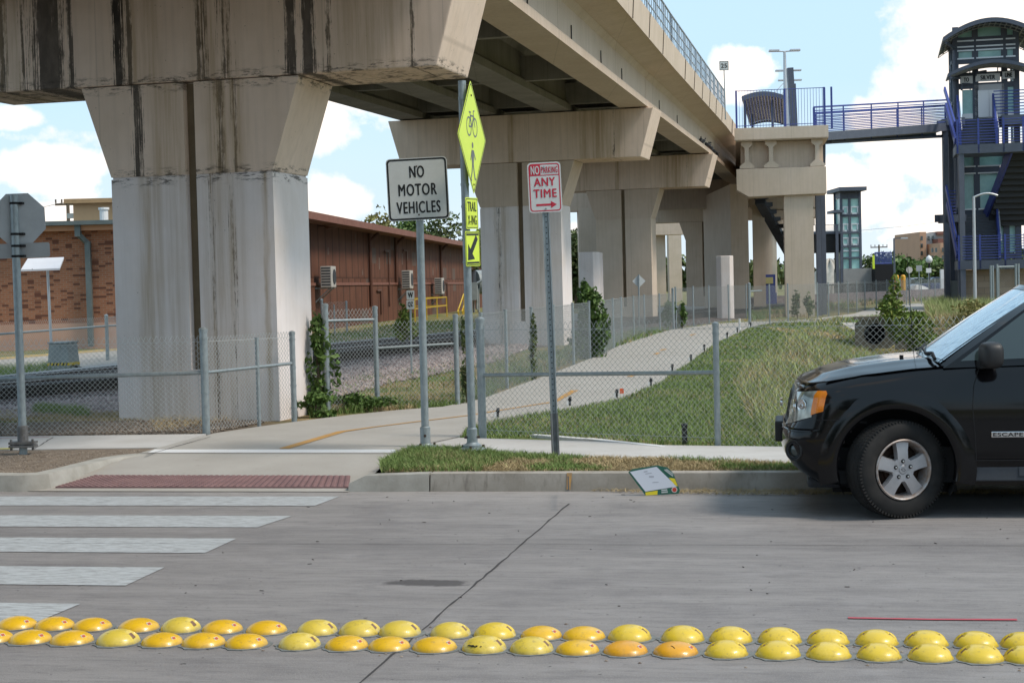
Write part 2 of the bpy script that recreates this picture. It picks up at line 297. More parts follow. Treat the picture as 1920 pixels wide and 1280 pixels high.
# ---- metals and the rest
t = NT('galvanised steel'); f = t.noise(t.map(t.pos, (1, 1, .5)), 30, 5, .6); col = t.mix(t.ramp(f, .3, .7), (.34, .38, .39), (.24, .275, .285)); t.bump(t.noise(t.pos, 40), .05, .002); m_galv = t.done(col, .48, .55, .5)
m_wire = flat('galvanised wire', (.46, .475, .465), .5, .3)
m_dsteel = mat('charcoal painted steel', (.095, .108, .140), (.080, .092, .120), 3, .5, .05)
m_blue = mat('cobalt blue painted steel', (.055, .080, .29), (.048, .068, .245), 3, .42, .04)
m_rust = mat('rusty rail steel', (.075, .05, .038), (.045, .032, .026), 8, .7, .3); m_railtop = flat('polished rail head', (.35, .34, .33), .35, .8)
m_tie = mat('dark wooden ties', (.035, .028, .024), (.02, .017, .015), 8, .9, .4)
m_black = flat('black plastic', (.018, .018, .019), .5); m_blk2 = flat('matt black', (.01, .01, .011), .8)
m_dark = flat('dark opening', (.012, .012, .012), .9)
m_signw = mat('white sign sheeting', (.62, .63, .61), (.57, .58, .56), 5, .5, 0, var=.05); m_signk = flat('sign black', (.012, .012, .012), .5); m_signr = flat('sign red', (.50, .025, .05), .5)
m_signy = mat('fluorescent yellow green', (.66, .80, .06), (.60, .76, .05), 5, .4, 0, var=.04); m_alu = mat('bare aluminium sign back', (.42, .43, .44), (.36, .37, .38), 4, .45, .02, met=.5)
m_gray = mat('grey cabinet paint', (.30, .33, .33), (.25, .275, .275), 4, .5, .05); m_wht = flat('white enamel', (.68, .68, .67), .45); m_pvc = flat('silver lamp steel', (.50, .51, .53), .4, .5)
m_brown = flat('brown pipe paint', (.10, .042, .026), .6)
m_yrail = flat('yellow railing paint', (.62, .42, .04), .5); m_glass = mat('teal tower glass', (.40, .68, .63), (.24, .46, .44), .9, .2, 0, spec=.6); m_glassd = flat('dark glass', (.03, .045, .045), .05, 0, .8); m_frame = flat('silver window frame', (.62, .64, .66), .4, .4)
m_door = flat('brushed lift door', (.66, .65, .66), .4, .3)
t = NT('orange brick'); bt = t.N.new('ShaderNodeTexBrick'); t.L.new(t.map(t.obj, (1, 1, 1), rot=(pi/2, 0, 0)), bt.inputs['Vector'])
for k, q in (('Color1', (.33, .135, .072, 1)), ('Color2', (.25, .095, .052, 1)), ('Mortar', (.29, .20, .145, 1))): bt.inputs[k].default_value = q
bt.inputs['Scale'].default_value = 1; bt.inputs['Mortar Size'].default_value = .008; bt.inputs['Brick Width'].default_value = .20; bt.inputs['Row Height'].default_value = .067; bt.inputs['Bias'].default_value = -.2
vb = t.N.new('ShaderNodeTexWhiteNoise'); fl = t.N.new('ShaderNodeVectorMath'); fl.operation = 'FLOOR'; t.L.new(t.map(t.obj, (5, 3, 14.93)), fl.inputs[0]); t.L.new(fl.outputs[0], vb.inputs[0])
col = t.mix(t.ramp(vb.outputs[0], .82, .84), bt.outputs[0], (.14, .058, .038)); m_brick = t.done(col, .85, 0, .2)
t = NT('brown board siding'); X, Y, Z = t.xyz(t.obj); fr = t.math('FRACT', t.math('ADD', t.math('MULTIPLY', Y, .72), t.math('MULTIPLY', t.math('FRACT', t.math('MULTIPLY', t.math('FLOOR', t.math('MULTIPLY', Z, .45)), .37)), 1.))); col = t.mix(t.ramp(t.noise(t.obj, .8, 5), .35, .65), (.155, .068, .042), (.115, .050, .032)); col = t.mix(t.math('SUBTRACT', 1., t.ramp(fr, .0, .16)), col, (.030, .014, .010)); fz = t.math('FRACT', t.math('MULTIPLY', Z, .45)); col = t.mix(t.math('MULTIPLY', t.math('SUBTRACT', 1., t.ramp(fz, .01, .05)), .6), col, (.04, .018, .012))
wn = t.N.new('ShaderNodeTexWhiteNoise'); fl = t.N.new('ShaderNodeVectorMath'); fl.operation = 'FLOOR'; t.L.new(t.map(t.obj, (.1, .72, 1.35)), fl.inputs[0]); t.L.new(fl.outputs[0], wn.inputs[0]); col = t.mix(t.ramp(wn.outputs[0], .95, .96), col, (.12, .085, .07)); m_siding = t.done(col, .8, 0, .2)
m_peach = mat('peach painted base', (.52, .30, .21), (.47, .265, .185), 2, .8, .1); m_brroof = mat('reddish roof edge', (.25, .115, .085), (.20, .09, .065), 3, .7, .1)
m_block = None
t = NT('tan block wall'); bt = t.N.new('ShaderNodeTexBrick'); t.L.new(t.map(t.obj, (1, 1, 1), rot=(pi/2, 0, 0)), bt.inputs['Vector'])
for k, q in (('Color1', (.36, .285, .215, 1)), ('Color2', (.27, .205, .15, 1)), ('Mortar', (.22, .18, .145, 1))): bt.inputs[k].default_value = q
bt.inputs['Scale'].default_value = 1; bt.inputs['Mortar Size'].default_value = .012; bt.inputs['Brick Width'].default_value = .6; bt.inputs['Row Height'].default_value = .28; t.bump(t.noise(t.obj, 25, 5), .4, .01); m_block = t.done(bt.outputs[0], .9, 0, .2)
# ================= ground, road, paths =================
DITCH = [Vector((6.5, 17.5, 0)), Vector((8.6, 26, 0)), Vector((10.6, 38, 0)), Vector((11.9, 51.5, 0))]
def segd(p, a, b):
    d = b-a; t = max(0, min(1, (p-a).dot(d)/d.length_squared)); return (p-a-d*t).length
RAMPA = inv(*G(652, 922, 0).xy)[0]+.32
def gz(x, y):
    a, b = inv(x, y)
    if 1.7 < b < CURB+.1: return -.14
    if b < 1.7: return .125
    z = .125
    if b < 15.9 and a < RAMPA: return -.06
    if 14 < y < 56 and 0 < x < 24:
        p = Vector((x, y, 0)); d = min(segd(p, q, r) for q, r in zip(DITCH, DITCH[1:]))
        k = max(0, 1-d/4.2); k = k*k*(3-2*k); k *= min(1, max(0, (b-17.6)/5)); z -= .85*k
    return z+.025*noise.noise(Vector((x*.7, y*.7, 0)))*(1 if b > 20 else .3)
As = list(np.concatenate([[-2500, -800, -300, -120, -60], np.arange(-30, RAMPA-.4, .5), [RAMPA-.01, RAMPA+.01], np.arange(RAMPA+.4, 30, .5), [30, 35, 42, 60, 120, 300, 900, 2500]]))
Bs = list(np.concatenate([[-400, -60, -30, -10, 1.55, 1.72, 5, CURB+.05, CURB+.16], np.arange(13.8, 15.8, .5), [15.88, 15.92], np.arange(16.2, 62, .5), [65, 70, 80, 100, 130, 180, 300, 600, 1200, 3000]]))
def gfn(i, j): p = rd(As[i], Bs[j]); return (p.x, p.y, gz(p.x, p.y))
na, nb = len(As), len(Bs)
V = [gfn(i, j) for i in range(na) for j in range(nb)]; Q = [(i*nb+j, (i+1)*nb+j, (i+1)*nb+j+1, i*nb+j+1) for i in range(na-1) for j in range(nb-1)]
g = npobj('ground', V, Q, m_ground); g.data.shade_smooth(); st(g)
mb = MB(); mb.add([rd(-200, 1.6, 0), rd(200, 1.6, 0), rd(200, CURB, 0), rd(-200, CURB, 0)], [(0, 1, 2, 3)]); road = st(mb.build('road', m_road))
def slab(name, pts, z, m, th=.1, kind='structure'):
    mb = MB(); n = len(pts); P2 = [(p[0], p[1]) for p in pts]
    ar = sum(P2[i][0]*P2[(i+1) % n][1]-P2[(i+1) % n][0]*P2[i][1] for i in range(n))
    mb.prism(P2, z-th, z); o = mb.build(name, m); o['kind'] = kind; return o
def pg(l, z=.15): return [G(x, y, z) for x, y in l]
# trail
ledge = [(400, 812), (480, 800), (577, 787), (660, 777), (747, 768), (830, 762), (905, 747), (970, 723), (1050, 694), (1133, 662), (1166, 645), (1209, 630), (1253, 619), (1343, 606.5), (1406, 603), (1475, 601.5), (1530, 597), (1600, 588), (1640, 576.5), (1700, 570), (1780, 565)]
redge = [(860, 819), (873, 800), (930, 785), (1000, 774), (1070, 763), (1160, 745), (1222, 724), (1262, 696), (1290, 680), (1320, 657), (1343, 641), (1372, 628), (1406, 613), (1450, 604.5), (1530, 602.5), (1600, 596.5), (1660, 592), (1720, 588), (1800, 585)]
Lp, Rp = pg(ledge, .155), pg(redge, .155)
slab('trail', [G(262, 848.6, .155), G(300, 838, .155)]+[G(388, 816, .155)]+Lp+Rp[::-1]+[G(740, 849.2, .155)], .155, m_path)
# branch paths beyond
# apron ramp
mb = MB(); q = None
# tactile strip with domes
def onramp(px, py, dz=0):
    best = G(px, py, .05)
    for _ in range(6):
        k = (inv(best.x, best.y)[1]-13.33)/1.70; best = G(px, py, .006+.146*min(1, max(0, k)))
    best.z += dz; return best
q = [onramp(40, 920), onramp(653, 921), onramp(704, 886), onramp(740, 849), onramp(262, 848.5), onramp(180, 880)]
mb = MB(); mb.add(q, [(0, 1, 2, 5), (5, 2, 3, 4)]); st(mb.build('ramp', m_path, fix=False))
c = [onramp(104, 914, .012), onramp(654, 915, .012), onramp(657, 893.5, .012), onramp(178, 892.5, .012)]
mb = MB(); mb.add([*c, *[p-Vector((0, 0, .03)) for p in c]], [(0, 1, 2, 3), (0, 4, 5, 1), (1, 5, 6, 2), (2, 6, 7, 3), (3, 7, 4, 0)])
for j in range(11):
    for i in range(46):
        v = (j+.5)/11; p = c[0].lerp(c[1], (i+.5)/46); q2 = c[3].lerp(c[2], (i+.5)/46); p = p.lerp(q2, v)
        mb.lathe([(.022, 0), (.018, .006), (.0, .008)], 6, FR(p))
tp = mb.build('tactile_strip', m_tact); tag(tp, 'dark red tactile paving strip of raised bumps at the foot of the ramp', 'tactile paving')
# markings
slab('sidewalk', [rd(-60, -.4, .15), rd(60, -.4, .15), rd(60, 1.6, .15), rd(-60, 1.6, .15)], .152, m_walk)
mb = MB(); mb.add([G(277, 847.8, .1575), G(741, 847.8, .1575), G(743, 842, .1575), G(290, 842, .1575)], [(0, 1, 2, 3)]); st(mb.build('white_trail_line', m_wline, fix=False))
def strip(name, pts, wds, z, m):
    P3 = [G(x, y, z) for x, y in pts]; mb = MB(); vs = []
    for i, p in enumerate(P3):
        d = (P3[min(i+1, len(P3)-1)]-P3[max(i-1, 0)]); n = Vector((-d.y, d.x, 0)).normalized()*wds[i]/2; vs += [p-n, p+n]
    mb.add(vs, [(2*i, 2*i+2, 2*i+3, 2*i+1) for i in range(len(P3)-1)]); return st(mb.build(name, m, fix=False))
strip('orange_trail_line', [(533, 840), (640, 808.5), (700, 800), (780, 790), (880, 778), (950, 766.5), (1040, 752.5), (1078, 731)], [.12, .11, .06, .06, .06, .06, .08, .12], .16, m_orange)
for px, py in ((1180, 706), (1228, 664), (1240, 657), (1295, 629)):
    strip('trail_dash', [(px, py), (px+7, py-3.2)], [.1, .1], .16, m_orange)
mb = MB()
for ya, yb, xr0, xr1 in ((930, 947.5, 637, 590), (966.5, 988, 548, 482), (1009, 1036, 443, 384), (1063, 1097, 308, 235), (1131, 1168, 151, 62)):
    A, B = G(xr0, ya, .004), G(xr1, yb, .004); a1, b1 = inv(A.x, A.y); a2, b2 = inv(B.x, B.y)
    mb.add([rd(a2, b2, .004), rd(a1, b1, .004), rd(-11, b1, .004), rd(-11, b2, .004)], [(0, 1, 2, 3)])
st(mb.build('crosswalk_stripe', m_white, fix=False))
strip('red_paint_line', [(1590, 1157), (1750, 1160), (1907, 1160.5)], [.035, .03, .04], .005, m_redp)
m_crk = flat('joint tar', (.045, .042, .042), .9)
def crack(name, pts, wd, z=.004, seed=1):
    random.seed(seed); P3 = [G(x, y, z) for x, y in pts]; q = []
    for a, b in zip(P3, P3[1:]):
        n = max(2, int((b-a).length/.12)); q += [a.lerp(b, k/n)+Vector((random.gauss(0, .004), random.gauss(0, .004), 0)) for k in range(n)]
    q.append(P3[-1]); mb = MB(); vs = []
    for i, p in enumerate(q):
        d = q[min(i+1, len(q)-1)]-q[max(i-1, 0)]; n = Vector((-d.y, d.x, 0)).normalized()*wd*random.uniform(.3, .8); vs += [p-n, p+n]
    mb.add(vs, [(2*i, 2*i+2, 2*i+3, 2*i+1) for i in range(len(q)-1)]); return st(mb.build(name, m_crk, fix=False))
crack('road_joint', [(1066, 944), (800, 1172), (780, 1192), (660, 1290)], .011)
crack('road_joint', [(-60, 1017), (960, 1019.5), (1980, 1022.5)], .006, seed=3)
mb = MB(); random.seed(8)
c0 = G(800, 1092, .0035); vs = [(c0.x+.26*cos(t)*(1+.2*random.random()), c0.y+.09*sin(t)*(1+.3*random.random()), .0035) for t in [2*pi*i/22 for i in range(22)]]

crack('trail_joint', [(275, 852), (395, 818)], .012, .158, 5)
crack('trail_joint', [(738, 846), (860, 818)], .012, .158, 6)
# sidewalks
slab('sidewalk', [G(-160, 820, .15), G(386, 813, .15), G(300, 838.5, .15), G(-160, 845, .15)], .15, m_walk)
A1, A2, A3 = G(861, 820, .152), G(1100, 826.5, .152), G(1240, 834, .152)
slab('sidewalk', [G(742, 848, .152), G(890, 848, .152), G(1120, 857, .152), G(1300, 862, .152), G(1500, 869, .152), rd(30, 13.95, .152), rd(30, 15.6, .152), G(1800, 838.5, .152), G(1460, 836.5, .152), A3, A2, A1], .152, m_walk)
mb = MB(); pts = [G(905, 821, .15), G(1060, 812, .15), G(1100, 818, .15), G(1242, 832, .15)]
for a, b in ((G(1000, 812, .17), G(1100, 819, .17)), (G(1100, 819, .17), G(1245, 833, .17))): mb.bar(a-Vector((0, 0, .03)), b-Vector((0, 0, .035)), .10, .04)
st(mb.build('concrete_edging', mat('pale edging concrete', (.66, .66, .66), (.56, .55, .53), 5, .9, .3)))
crack('sidewalk_joint', [(62, 842), (100, 819)], .012, .154, 7)
strip('red_paint_line', [(-10, 821), (60, 819.5), (92, 818.5)], [.03, .03, .03], .155, m_redp)
strip('yellow_kerb_paint', [(-40, 842), (25, 840)], [.12, .12], .155, m_yelk)
for k in (1400, 1330): pass
# kerbs
def kerb(name, pts, m=m_kerb, wd=.16, h=.155):      # pts: gutter line as world points with height each
    mb = MB(); prof = [(0, -.05), (0, .012), (.028, 1), (.05, 1.03), (wd, 1.03), (wd, -.05)]; vs = []; n = len(pts)
    for i, (p, hh) in enumerate(pts):
        d = pts[min(i+1, n-1)][0]-pts[max(i-1, 0)][0]; q = Vector((-d.y, d.x, 0)).normalized()
        vs += [p+q*a+Vector((0, 0, b*hh if b > 0 else b)) for a, b in prof]
    k = len(prof); mb.add(vs, [(i*k+j, (i+1)*k+j, (i+1)*k+j+1, i*k+j+1) for i in range(n-1) for j in range(k-1)]+[tuple(range(k)), tuple(range((n-1)*k, n*k))[::-1]])
    return st(mb.build(name, m, smooth=.6))
e0 = G(652, 922, 0); a0 = inv(e0.x, e0.y)[0]; a1 = a0+.72
m_kerbL = mat('pale kerb concrete', (.40, .385, .35), (.30, .285, .25), 4, .88, .35, 50)
kerb('kerb', [(rd(a0, CURB-.02), .07), (rd(a0+.15, CURB-.02), .135), (rd(a1-.006, CURB), .15)], m_kerbL)
kerb('kerb', [(rd(a1+.006+i*1.9, CURB), .15) for i in range(24)])
lc = [onramp(*p) for p in ((-200, 917), (-40, 920), (30, 921), (66, 919), (96, 914), (125, 903), (150, 893), (185, 879), (215, 866), (245, 856), (270, 851))]
kerb('kerb', [(Vector((p.x, p.y, p.z-.01)), .157-p.z) for p in lc], m_kerbL, wd=.19)
def offp(C, w_): return [p+Vector((-(C[min(i+1, len(C)-1)]-C[max(i-1, 0)]).y, (C[min(i+1, len(C)-1)]-C[max(i-1, 0)]).x, 0)).normalized()*w_ for i, p in enumerate(C)]
IB = offp(lc, .15)
slab('dirt_island', [G(-200, 845, .142), G(302, 839.5, .142)]+IB[::-1], .142, mat('packed brown dirt', (.25, .20, .15), (.14, .105, .078), 7, .95, .9, 40, dist=.02), th=.3)
mb = MB(); mb.add([rd(inv(*G(1066, 918, 0).xy)[0]+dx, CURB-.004+dy, z) for dx, dy, z in ((.0, 0, .02), (.03, 0, .015), (.045, .03, .155), (.0, .03, .155))], [(0, 1, 2, 3)]); st(mb.build('orange_paint_mark', m_orange, fix=False))
strip('gutter_joint', [(1065, 892), (1066, 920)], [.012, .012], .16, m_crk)
# ================= ballast bed and tracks =================
TR = [Vector(p) for p in ((-22, 11.5, 0), (-14.2, 18.6, 0), (-8.5, 26.0, 0), (-6.2, 31.4, 0), (-4.6, 37.2, 0), (-1.0, 46.5, 0), (3.4, 58.6, 0), (8.3, 72, 0), (18, 96, 0), (38, 138, 0), (80, 200, 0))]
def catm(P, n=8):
    o = []
    for i in range(len(P)-1):
        a, b, c_, d = P[max(i-1, 0)], P[i], P[i+1], P[min(i+2, len(P)-1)]
        for k in range(n):
            t_ = k/n; o.append(.5*((2*b)+(c_-a)*t_+(2*a-5*b+4*c_-d)*t_*t_+(3*b-a-3*c_+d)*t_**3))
    return o+[P[-1]]
TC = catm(TR)
def off(C, w_): 
    r = []
    for i, p in enumerate(C):
        d = C[min(i+1, len(C)-1)]-C[max(i-1, 0)]; r.append(p+Vector((d.y, -d.x, 0)).normalized()*w_)   # + = right side (towards viaduct)
    return r
def sweep(mb, C, sec):        # sec: list of (offset, z) closed
    k = len(sec); rows = [off(C, a) for a, _ in sec]; vs = [Vector((rows[j][i].x, rows[j][i].y, sec[j][1]+C[i].z)) for i in range(len(C)) for j in range(k)]
    mb.add(vs, [(i*k+j, (i+1)*k+j, (i+1)*k+(j+1) % k, i*k+(j+1) % k) for i in range(len(C)-1) for j in range(k)]+[tuple(range(k))[::-1], tuple(range((len(C)-1)*k, len(C)*k))])
mb = MB(); sweep(mb, TC, [(-2.0, .1), (-1.4, .2), (1.5, .2), (3.6, .10), (3.6, -.1), (-2.0, -.1)]); st(mb.build('ballast_bed', m_grav, smooth=.7))
tk = thing('railway_track', 'dark rusty railway track on ties curving behind the front pier', 'railway track', TC[10])
mb = MB(); L0 = 0
for i in range(len(TC)-1):
    a, b = TC[i], TC[i+1]
    if a.y > 120: break
    n = max(1, int((b-a).length/.5))
    for k in range(n):
        p = a.lerp(b, k/n); dd = b-a; mb.box(-.15, .15, -1.3, 1.3, .12, .29, FR(p, atan2(dd.y, dd.x)))
mb.build('tie', m_tie, tk)['kind'] = 'stuff'
for s_ in (-.72, .72):
    mb = MB(); sweep(mb, TC, [(s_-.07, .245), (s_-.012, .27), (s_-.012, .36), (s_-.037, .37), (s_-.037, .40), (s_+.037, .40), (s_+.037, .37), (s_+.012, .36), (s_+.012, .27), (s_+.07, .245)]); r_ = mb.build('rail', m_rust, tk)
    mb = MB(); sweep(mb, TC, [(s_-.03, .40), (s_-.03, .404), (s_+.03, .404), (s_+.03, .40)]); mb.build('rail_head', m_railtop, r_)
for s0_, s1_ in ((-.66, .66), (.80, 1.45), (-1.45, -.80)):
    mb = MB(); sweep(mb, [p for p in TC if p.y < 100], [(s0_, .2), (s0_, .375), (s1_, .375), (s1_, .2)]); mb.build('crossing_panel', m_tie, tk)
# concrete curb behind track
cc = [p for p in TC if p.y < 110]
mb = MB(); sweep(mb, cc, [(-3.2, .05), (-3.2, .27), (-2.55, .27), (-2.5, .05)]); tag(mb.build('trackside_wall', mat('grey trackside concrete', (.36, .35, .34), (.27, .26, .25), 2)), 'low grey concrete kerb wall running behind the railway track', 'low wall')
mb = MB(); sweep(mb, cc, [(-9.5, -.05), (-9.5, .16), (-4.2, .16), (-4.2, -.05)]); st(mb.build('service_road', mat('light service road', (.40, .37, .33), (.33, .30, .27), 1.2, .9)))
mb = MB(); sweep(mb, cc, [(-9.65, .0), (-9.65, .21), (-9.5, .21), (-9.5, .0)]); st(mb.build('yellow_kerb', flat('kerb yellow', (.46, .35, .16), .8)))
# second track far right
TC2 = catm([Vector(p) for p in ((13, 92, .1), (30, 112, .15), (60, 150, .2), (120, 220, .2))], 6)
mb = MB(); sweep(mb, TC2, [(-1.6, .0), (-1.6, .6), (1.6, .6), (3.5, .0)]); st(mb.build('far_ballast', m_grav))

# ================= grass and stones =================
def inpoly(x, y, poly):
    c_ = False; n = len(poly)
    for i in range(n):
        x1, y1 = poly[i][0], poly[i][1]; x2, y2 = poly[i-1][0], poly[i-1][1]
        if (y1 > y) != (y2 > y) and x < (x2-x1)*(y-y1)/(y2-y1)+x1: c_ = not c_
    return c_
def inpoly_np(X, Y, poly):
    c_ = np.zeros(len(X), bool); n = len(poly)
    for i in range(n):
        x1, y1 = poly[i][0], poly[i][1]; x2, y2 = poly[i-1][0], poly[i-1][1]
        if y1 == y2: continue
        m_ = ((y1 > Y) != (y2 > Y)) & (X < (x2-x1)*(Y-y1)/(y2-y1)+x1); c_ ^= m_
    return c_
gzv = np.vectorize(gz, otypes=[float])
RS = np.random.RandomState(5)
def scatter(poly, dens, dfall=None):
    xs = [p[0] for p in poly]; ys = [p[1] for p in poly]; A = (max(xs)-min(xs))*(max(ys)-min(ys)); n = int(A*dens)
    X = RS.uniform(min(xs), max(xs), n); Y = RS.uniform(min(ys), max(ys), n); k = inpoly_np(X, Y, poly); X, Y = X[k], Y[k]
    if dfall: k = RS.rand(len(X)) < np.minimum(1, (dfall/Y)**2.); X, Y = X[k], Y[k]
    return X, Y
def patchf(X, Y, sc, seed=0):
    return np.array([noise.noise(Vector((x*sc, y*sc, seed)))+.5*noise.noise(Vector((x*sc*2.7, y*sc*2.7, seed+5))) for x, y in zip(X, Y)])
def blades(name, X, Y, Z, h, wd, lean, m, parent=None):
    n = len(X)
    if n == 0: return None
    th = RS.uniform(0, 2*pi, n); h = h*RS.uniform(.5, 1.25, n); wd = wd*RS.uniform(.7, 1.4, n); ln = lean*RS.uniform(.2, 1.4, n)*h; ta = RS.uniform(0, 2*pi, n)
    cx, cy = np.cos(th)*wd/2, np.sin(th)*wd/2; dx, dy = np.cos(ta)*ln, np.sin(ta)*ln
    V = np.zeros((n, 5, 3)); V[:, 0] = np.stack([X-cx, Y-cy, Z], 1); V[:, 1] = np.stack([X+cx, Y+cy, Z], 1)
    V[:, 2] = np.stack([X+cx*.8+dx*.35, Y+cy*.8+dy*.35, Z+h*.55], 1); V[:, 3] = np.stack([X-cx*.8+dx*.35, Y-cy*.8+dy*.35, Z+h*.55], 1); V[:, 4] = np.stack([X+dx, Y+dy, Z+h*.95], 1)
    b = np.arange(n)[:, None]*5; Fq = np.concatenate([b+np.array([[0, 1, 2]]), b+np.array([[0, 2, 3]]), b+np.array([[3, 2, 4]])], 0)
    o = npobj(name, V.reshape(-1, 3), Fq, m, parent)
    if parent is None: o['kind'] = 'stuff'
    return o
def sod(poly, dens, h, wd, z=None, dry=.0, dfall=None, sc=.8, lean=.6, mg=None, nm='grass', seed=0, hv=0):
    X, Y = scatter(poly, dens, dfall); Z = gzv(X, Y)-.01 if z is None else np.full(len(X), z); pf = patchf(X, Y, sc, seed)+RS.normal(0, .12, len(X)); k = pf > dry
    H = h*(1+hv*patchf(X, Y, .9, seed+3)) if hv else np.full(len(X), h)
    W = wd*(np.maximum(1, Y/18.)) if dfall else np.full(len(X), wd)
    blades(nm, X[k], Y[k], Z[k], H[k]*1.0, W[k], lean, mg or m_gr); k = ~k; blades('dry_'+nm, X[k], Y[k], Z[k], H[k]*.8, W[k], lean*1.5, m_grd)
# kerbside grass strip
stripP = [rd(a0+.28, CURB+.2), G(720, 866, .15), G(760, 843, .15), G(890, 847, .15), G(1120, 856, .15), G(1300, 861.5, .15), G(1500, 868.5, .15), rd(9, 13.9), rd(9, CURB+.16)]
mb = MB(); mb.prism([(p.x, p.y) for p in stripP], .05, .146); st(mb.build('grass_strip_soil', mat('grass strip soil', (.17, .12, .07), (.10, .08, .04), 9, .95, .6)))
sod(stripP, 5200, .055, .006, .14, .12, None, 1.3, .9, seed=2, hv=.5)
X, Y = scatter([G(712, 868, .15), G(770, 842, .15), G(900, 843, .15), G(960, 862, .15), G(900, 884, .15), G(715, 884, .15)], 5000); blades('grass', X, Y, np.full(len(X), .14), .075, .006, .8, m_gr)
X, Y = scatter([rd(a0+.28, CURB+.17), rd(a0+.28, CURB+.28), rd(8, CURB+.28), rd(8, CURB+.17)], 5000); blades('dry_grass', X, Y, np.full(len(X), .14), .035, .006, 1.2, m_grd)
# lawn between trail and fence
lawn = Rp[:16]+[G(1640, 600, .1), G(1690, 606, 0), Vector((16, 40, 0)), Vector((9, 20, 0)), Vector((5.6, 14.9, 0)), Vector((3.6, 15.0, 0)), G(1346, 834, .15), G(1242, 831, .15), G(1100, 817, .15), G(905, 818, .15)]
near = [p for p in Rp[:7]]+[G(1262, 697, .15), G(1470, 760, .1), G(1500, 850, .15)]+lawn[-6:]
sod(lawn, 1500, .07, .008, None, -.75, 15.5, .55, .7, seed=7, hv=.4)
tallP = [G(1410, 790, .1), G(1375, 725, .1), G(1440, 665, .1), G(1500, 622, 0), G(1575, 606, 0), G(1650, 650, -.3), Vector((13.5, 46, 0)), Vector((14, 40, 0)), Vector((8, 17, 0)), Vector((4.5, 15.4, 0)), G(1440, 825, .15)]
sod(tallP, 520, .26, .009, None, -.12, 17, .6, .55, m_grt, 'tall_grass', 11, hv=.6)
# left lawn patches
for poly, dens, h, dry in (([G(60, 775, .15), G(170, 782, .15), G(160, 770, .15), G(70, 764, .15)], 1500, .12, -9), ([G(-30, 790, .15), G(250, 788, .15), G(330, 778, .15), G(240, 772, .15), G(-30, 770, .15)], 1200, .06, 9),
        ([G(-20, 712, .2), G(80, 694, .2), G(150, 690, .2), G(120, 683, .2), G(-20, 692, .2)], 300, .22, -9)):
    sod(poly, dens, h, .008, .14, dry, None, 1, .8)
sod([G(580, 782, .15), G(620, 775, .15), G(748, 767, .15), G(860, 759, .15), G(905, 745, .15), G(1000, 705, .15), G(975, 712, .15), G(860, 738, .15), G(700, 748, .15), G(600, 762, .15)], 1500, .12, .008, .12, -.05, None, 1, .7, seed=4)
sod([G(620, 745, .15), G(860, 728, .15), G(990, 690, .15), G(960, 660, .15), G(800, 690, .15), G(640, 715, .15)], 90, .13, .010, .12, .05, None, 1, .7, seed=4)
sod([G(610, 645, .2), G(900, 622, .2), G(900, 600, .2), G(760, 606, .2), G(600, 628, .2)], 60, .18, .03, .12, -.1, None, .4, .7, seed=9)
sod([Vector((-.15, 25.7, 0)), Vector((1.95, 36.6, 0)), Vector((5.2, 52.7, 0)), Vector((4.2, 53, 0)), Vector((1.0, 37, 0)), Vector((-1.2, 26, 0))], 200, .2, .015, .12, -.2, None, 1, .7, seed=9)
# far verge grass
sod([G(1530, 556, .2), G(1640, 545, .2), G(1775, 536, .2), G(1775, 560, .2), G(1640, 568, .2), G(1560, 580, .2)], 14, .35, .06, .12, .05, None, .2, .7, seed=5)
sod([G(1405, 600, .15), G(1470, 594, .15), G(1520, 594, .15), G(1480, 575, .15), G(1400, 580, .15)], 90, .3, .03, .1, -.1, None, .3, .6, seed=6)
sod([G(1450, 603, .15), G(1540, 600, .15), G(1620, 594, .15), G(1700, 588, .15), G(1780, 584, .15), G(1900, 575, .15), G(1900, 592, .1), G(1560, 605, .1)], 130, .16, .02, .1, -.25, None, .4, .7, seed=6)
sod([G(1735, 582, .1), G(1780, 572, .1), G(1850, 578, .1), G(1920, 590, .1), G(1900, 625, -.1), G(1750, 622, -.1)], 260, .6, .018, .05, .02, None, .35, .45, m_grt, 'tall_grass', 13, hv=.5)
# stones
def rocks(name, poly, dens, r, z, m, flatz=.65):
    X, Y = scatter(poly, dens); n = len(X)
    ico = np.array([(0, 0, 1), (.9, 0, .1), (0, .9, -.05), (-.9, .1, .1), (0, -.9, 0), (0, 0, -1)]); fc = np.array([(0, 1, 2), (0, 2, 3), (0, 3, 4), (0, 4, 1), (5, 2, 1), (5, 3, 2), (5, 4, 3), (5, 1, 4)])
    V = ico[None]*RS.uniform(.65, 1.35, (n, 6, 1))*(r*RS.uniform(.5, 1.5, (n, 1, 1))); th = RS.uniform(0, 6.28, n); c_, s_ = np.cos(th)[:, None], np.sin(th)[:, None]
    x = V[:, :, 0]*c_-V[:, :, 1]*s_; y = V[:, :, 0]*s_+V[:, :, 1]*c_; V = np.stack([x+X[:, None], y+Y[:, None], V[:, :, 2]*flatz+z], 2)
    o = npobj(name, V.reshape(-1, 3), (np.arange(n)[:, None, None]*6+fc[None]).reshape(-1, 3), m); o['kind'] = 'stuff'; return o
rocks('ballast_stones', [G(-40, 790, .15), G(90, 778, .15), G(240, 772, .15), G(240, 735, .15), G(100, 735, .15), G(-40, 752, .15)], 420, .035, .15, m_rock)
rocks('ballast_stones', [G(578, 760, .15), G(640, 740, .15), G(760, 712, .15), G(920, 680, .15), G(1010, 645, .15), G(900, 648, .15), G(700, 672, .15), G(570, 690, .15)], 190, .045, .15, m_rock)
rocks('dirt_pebbles', [G(-60, 818, .15), G(385, 811, .15), G(500, 788, .15), G(470, 780, .15), G(330, 775, .15), G(240, 786, .15), G(-60, 792, .15)], 900, .016, .135, m_peb)
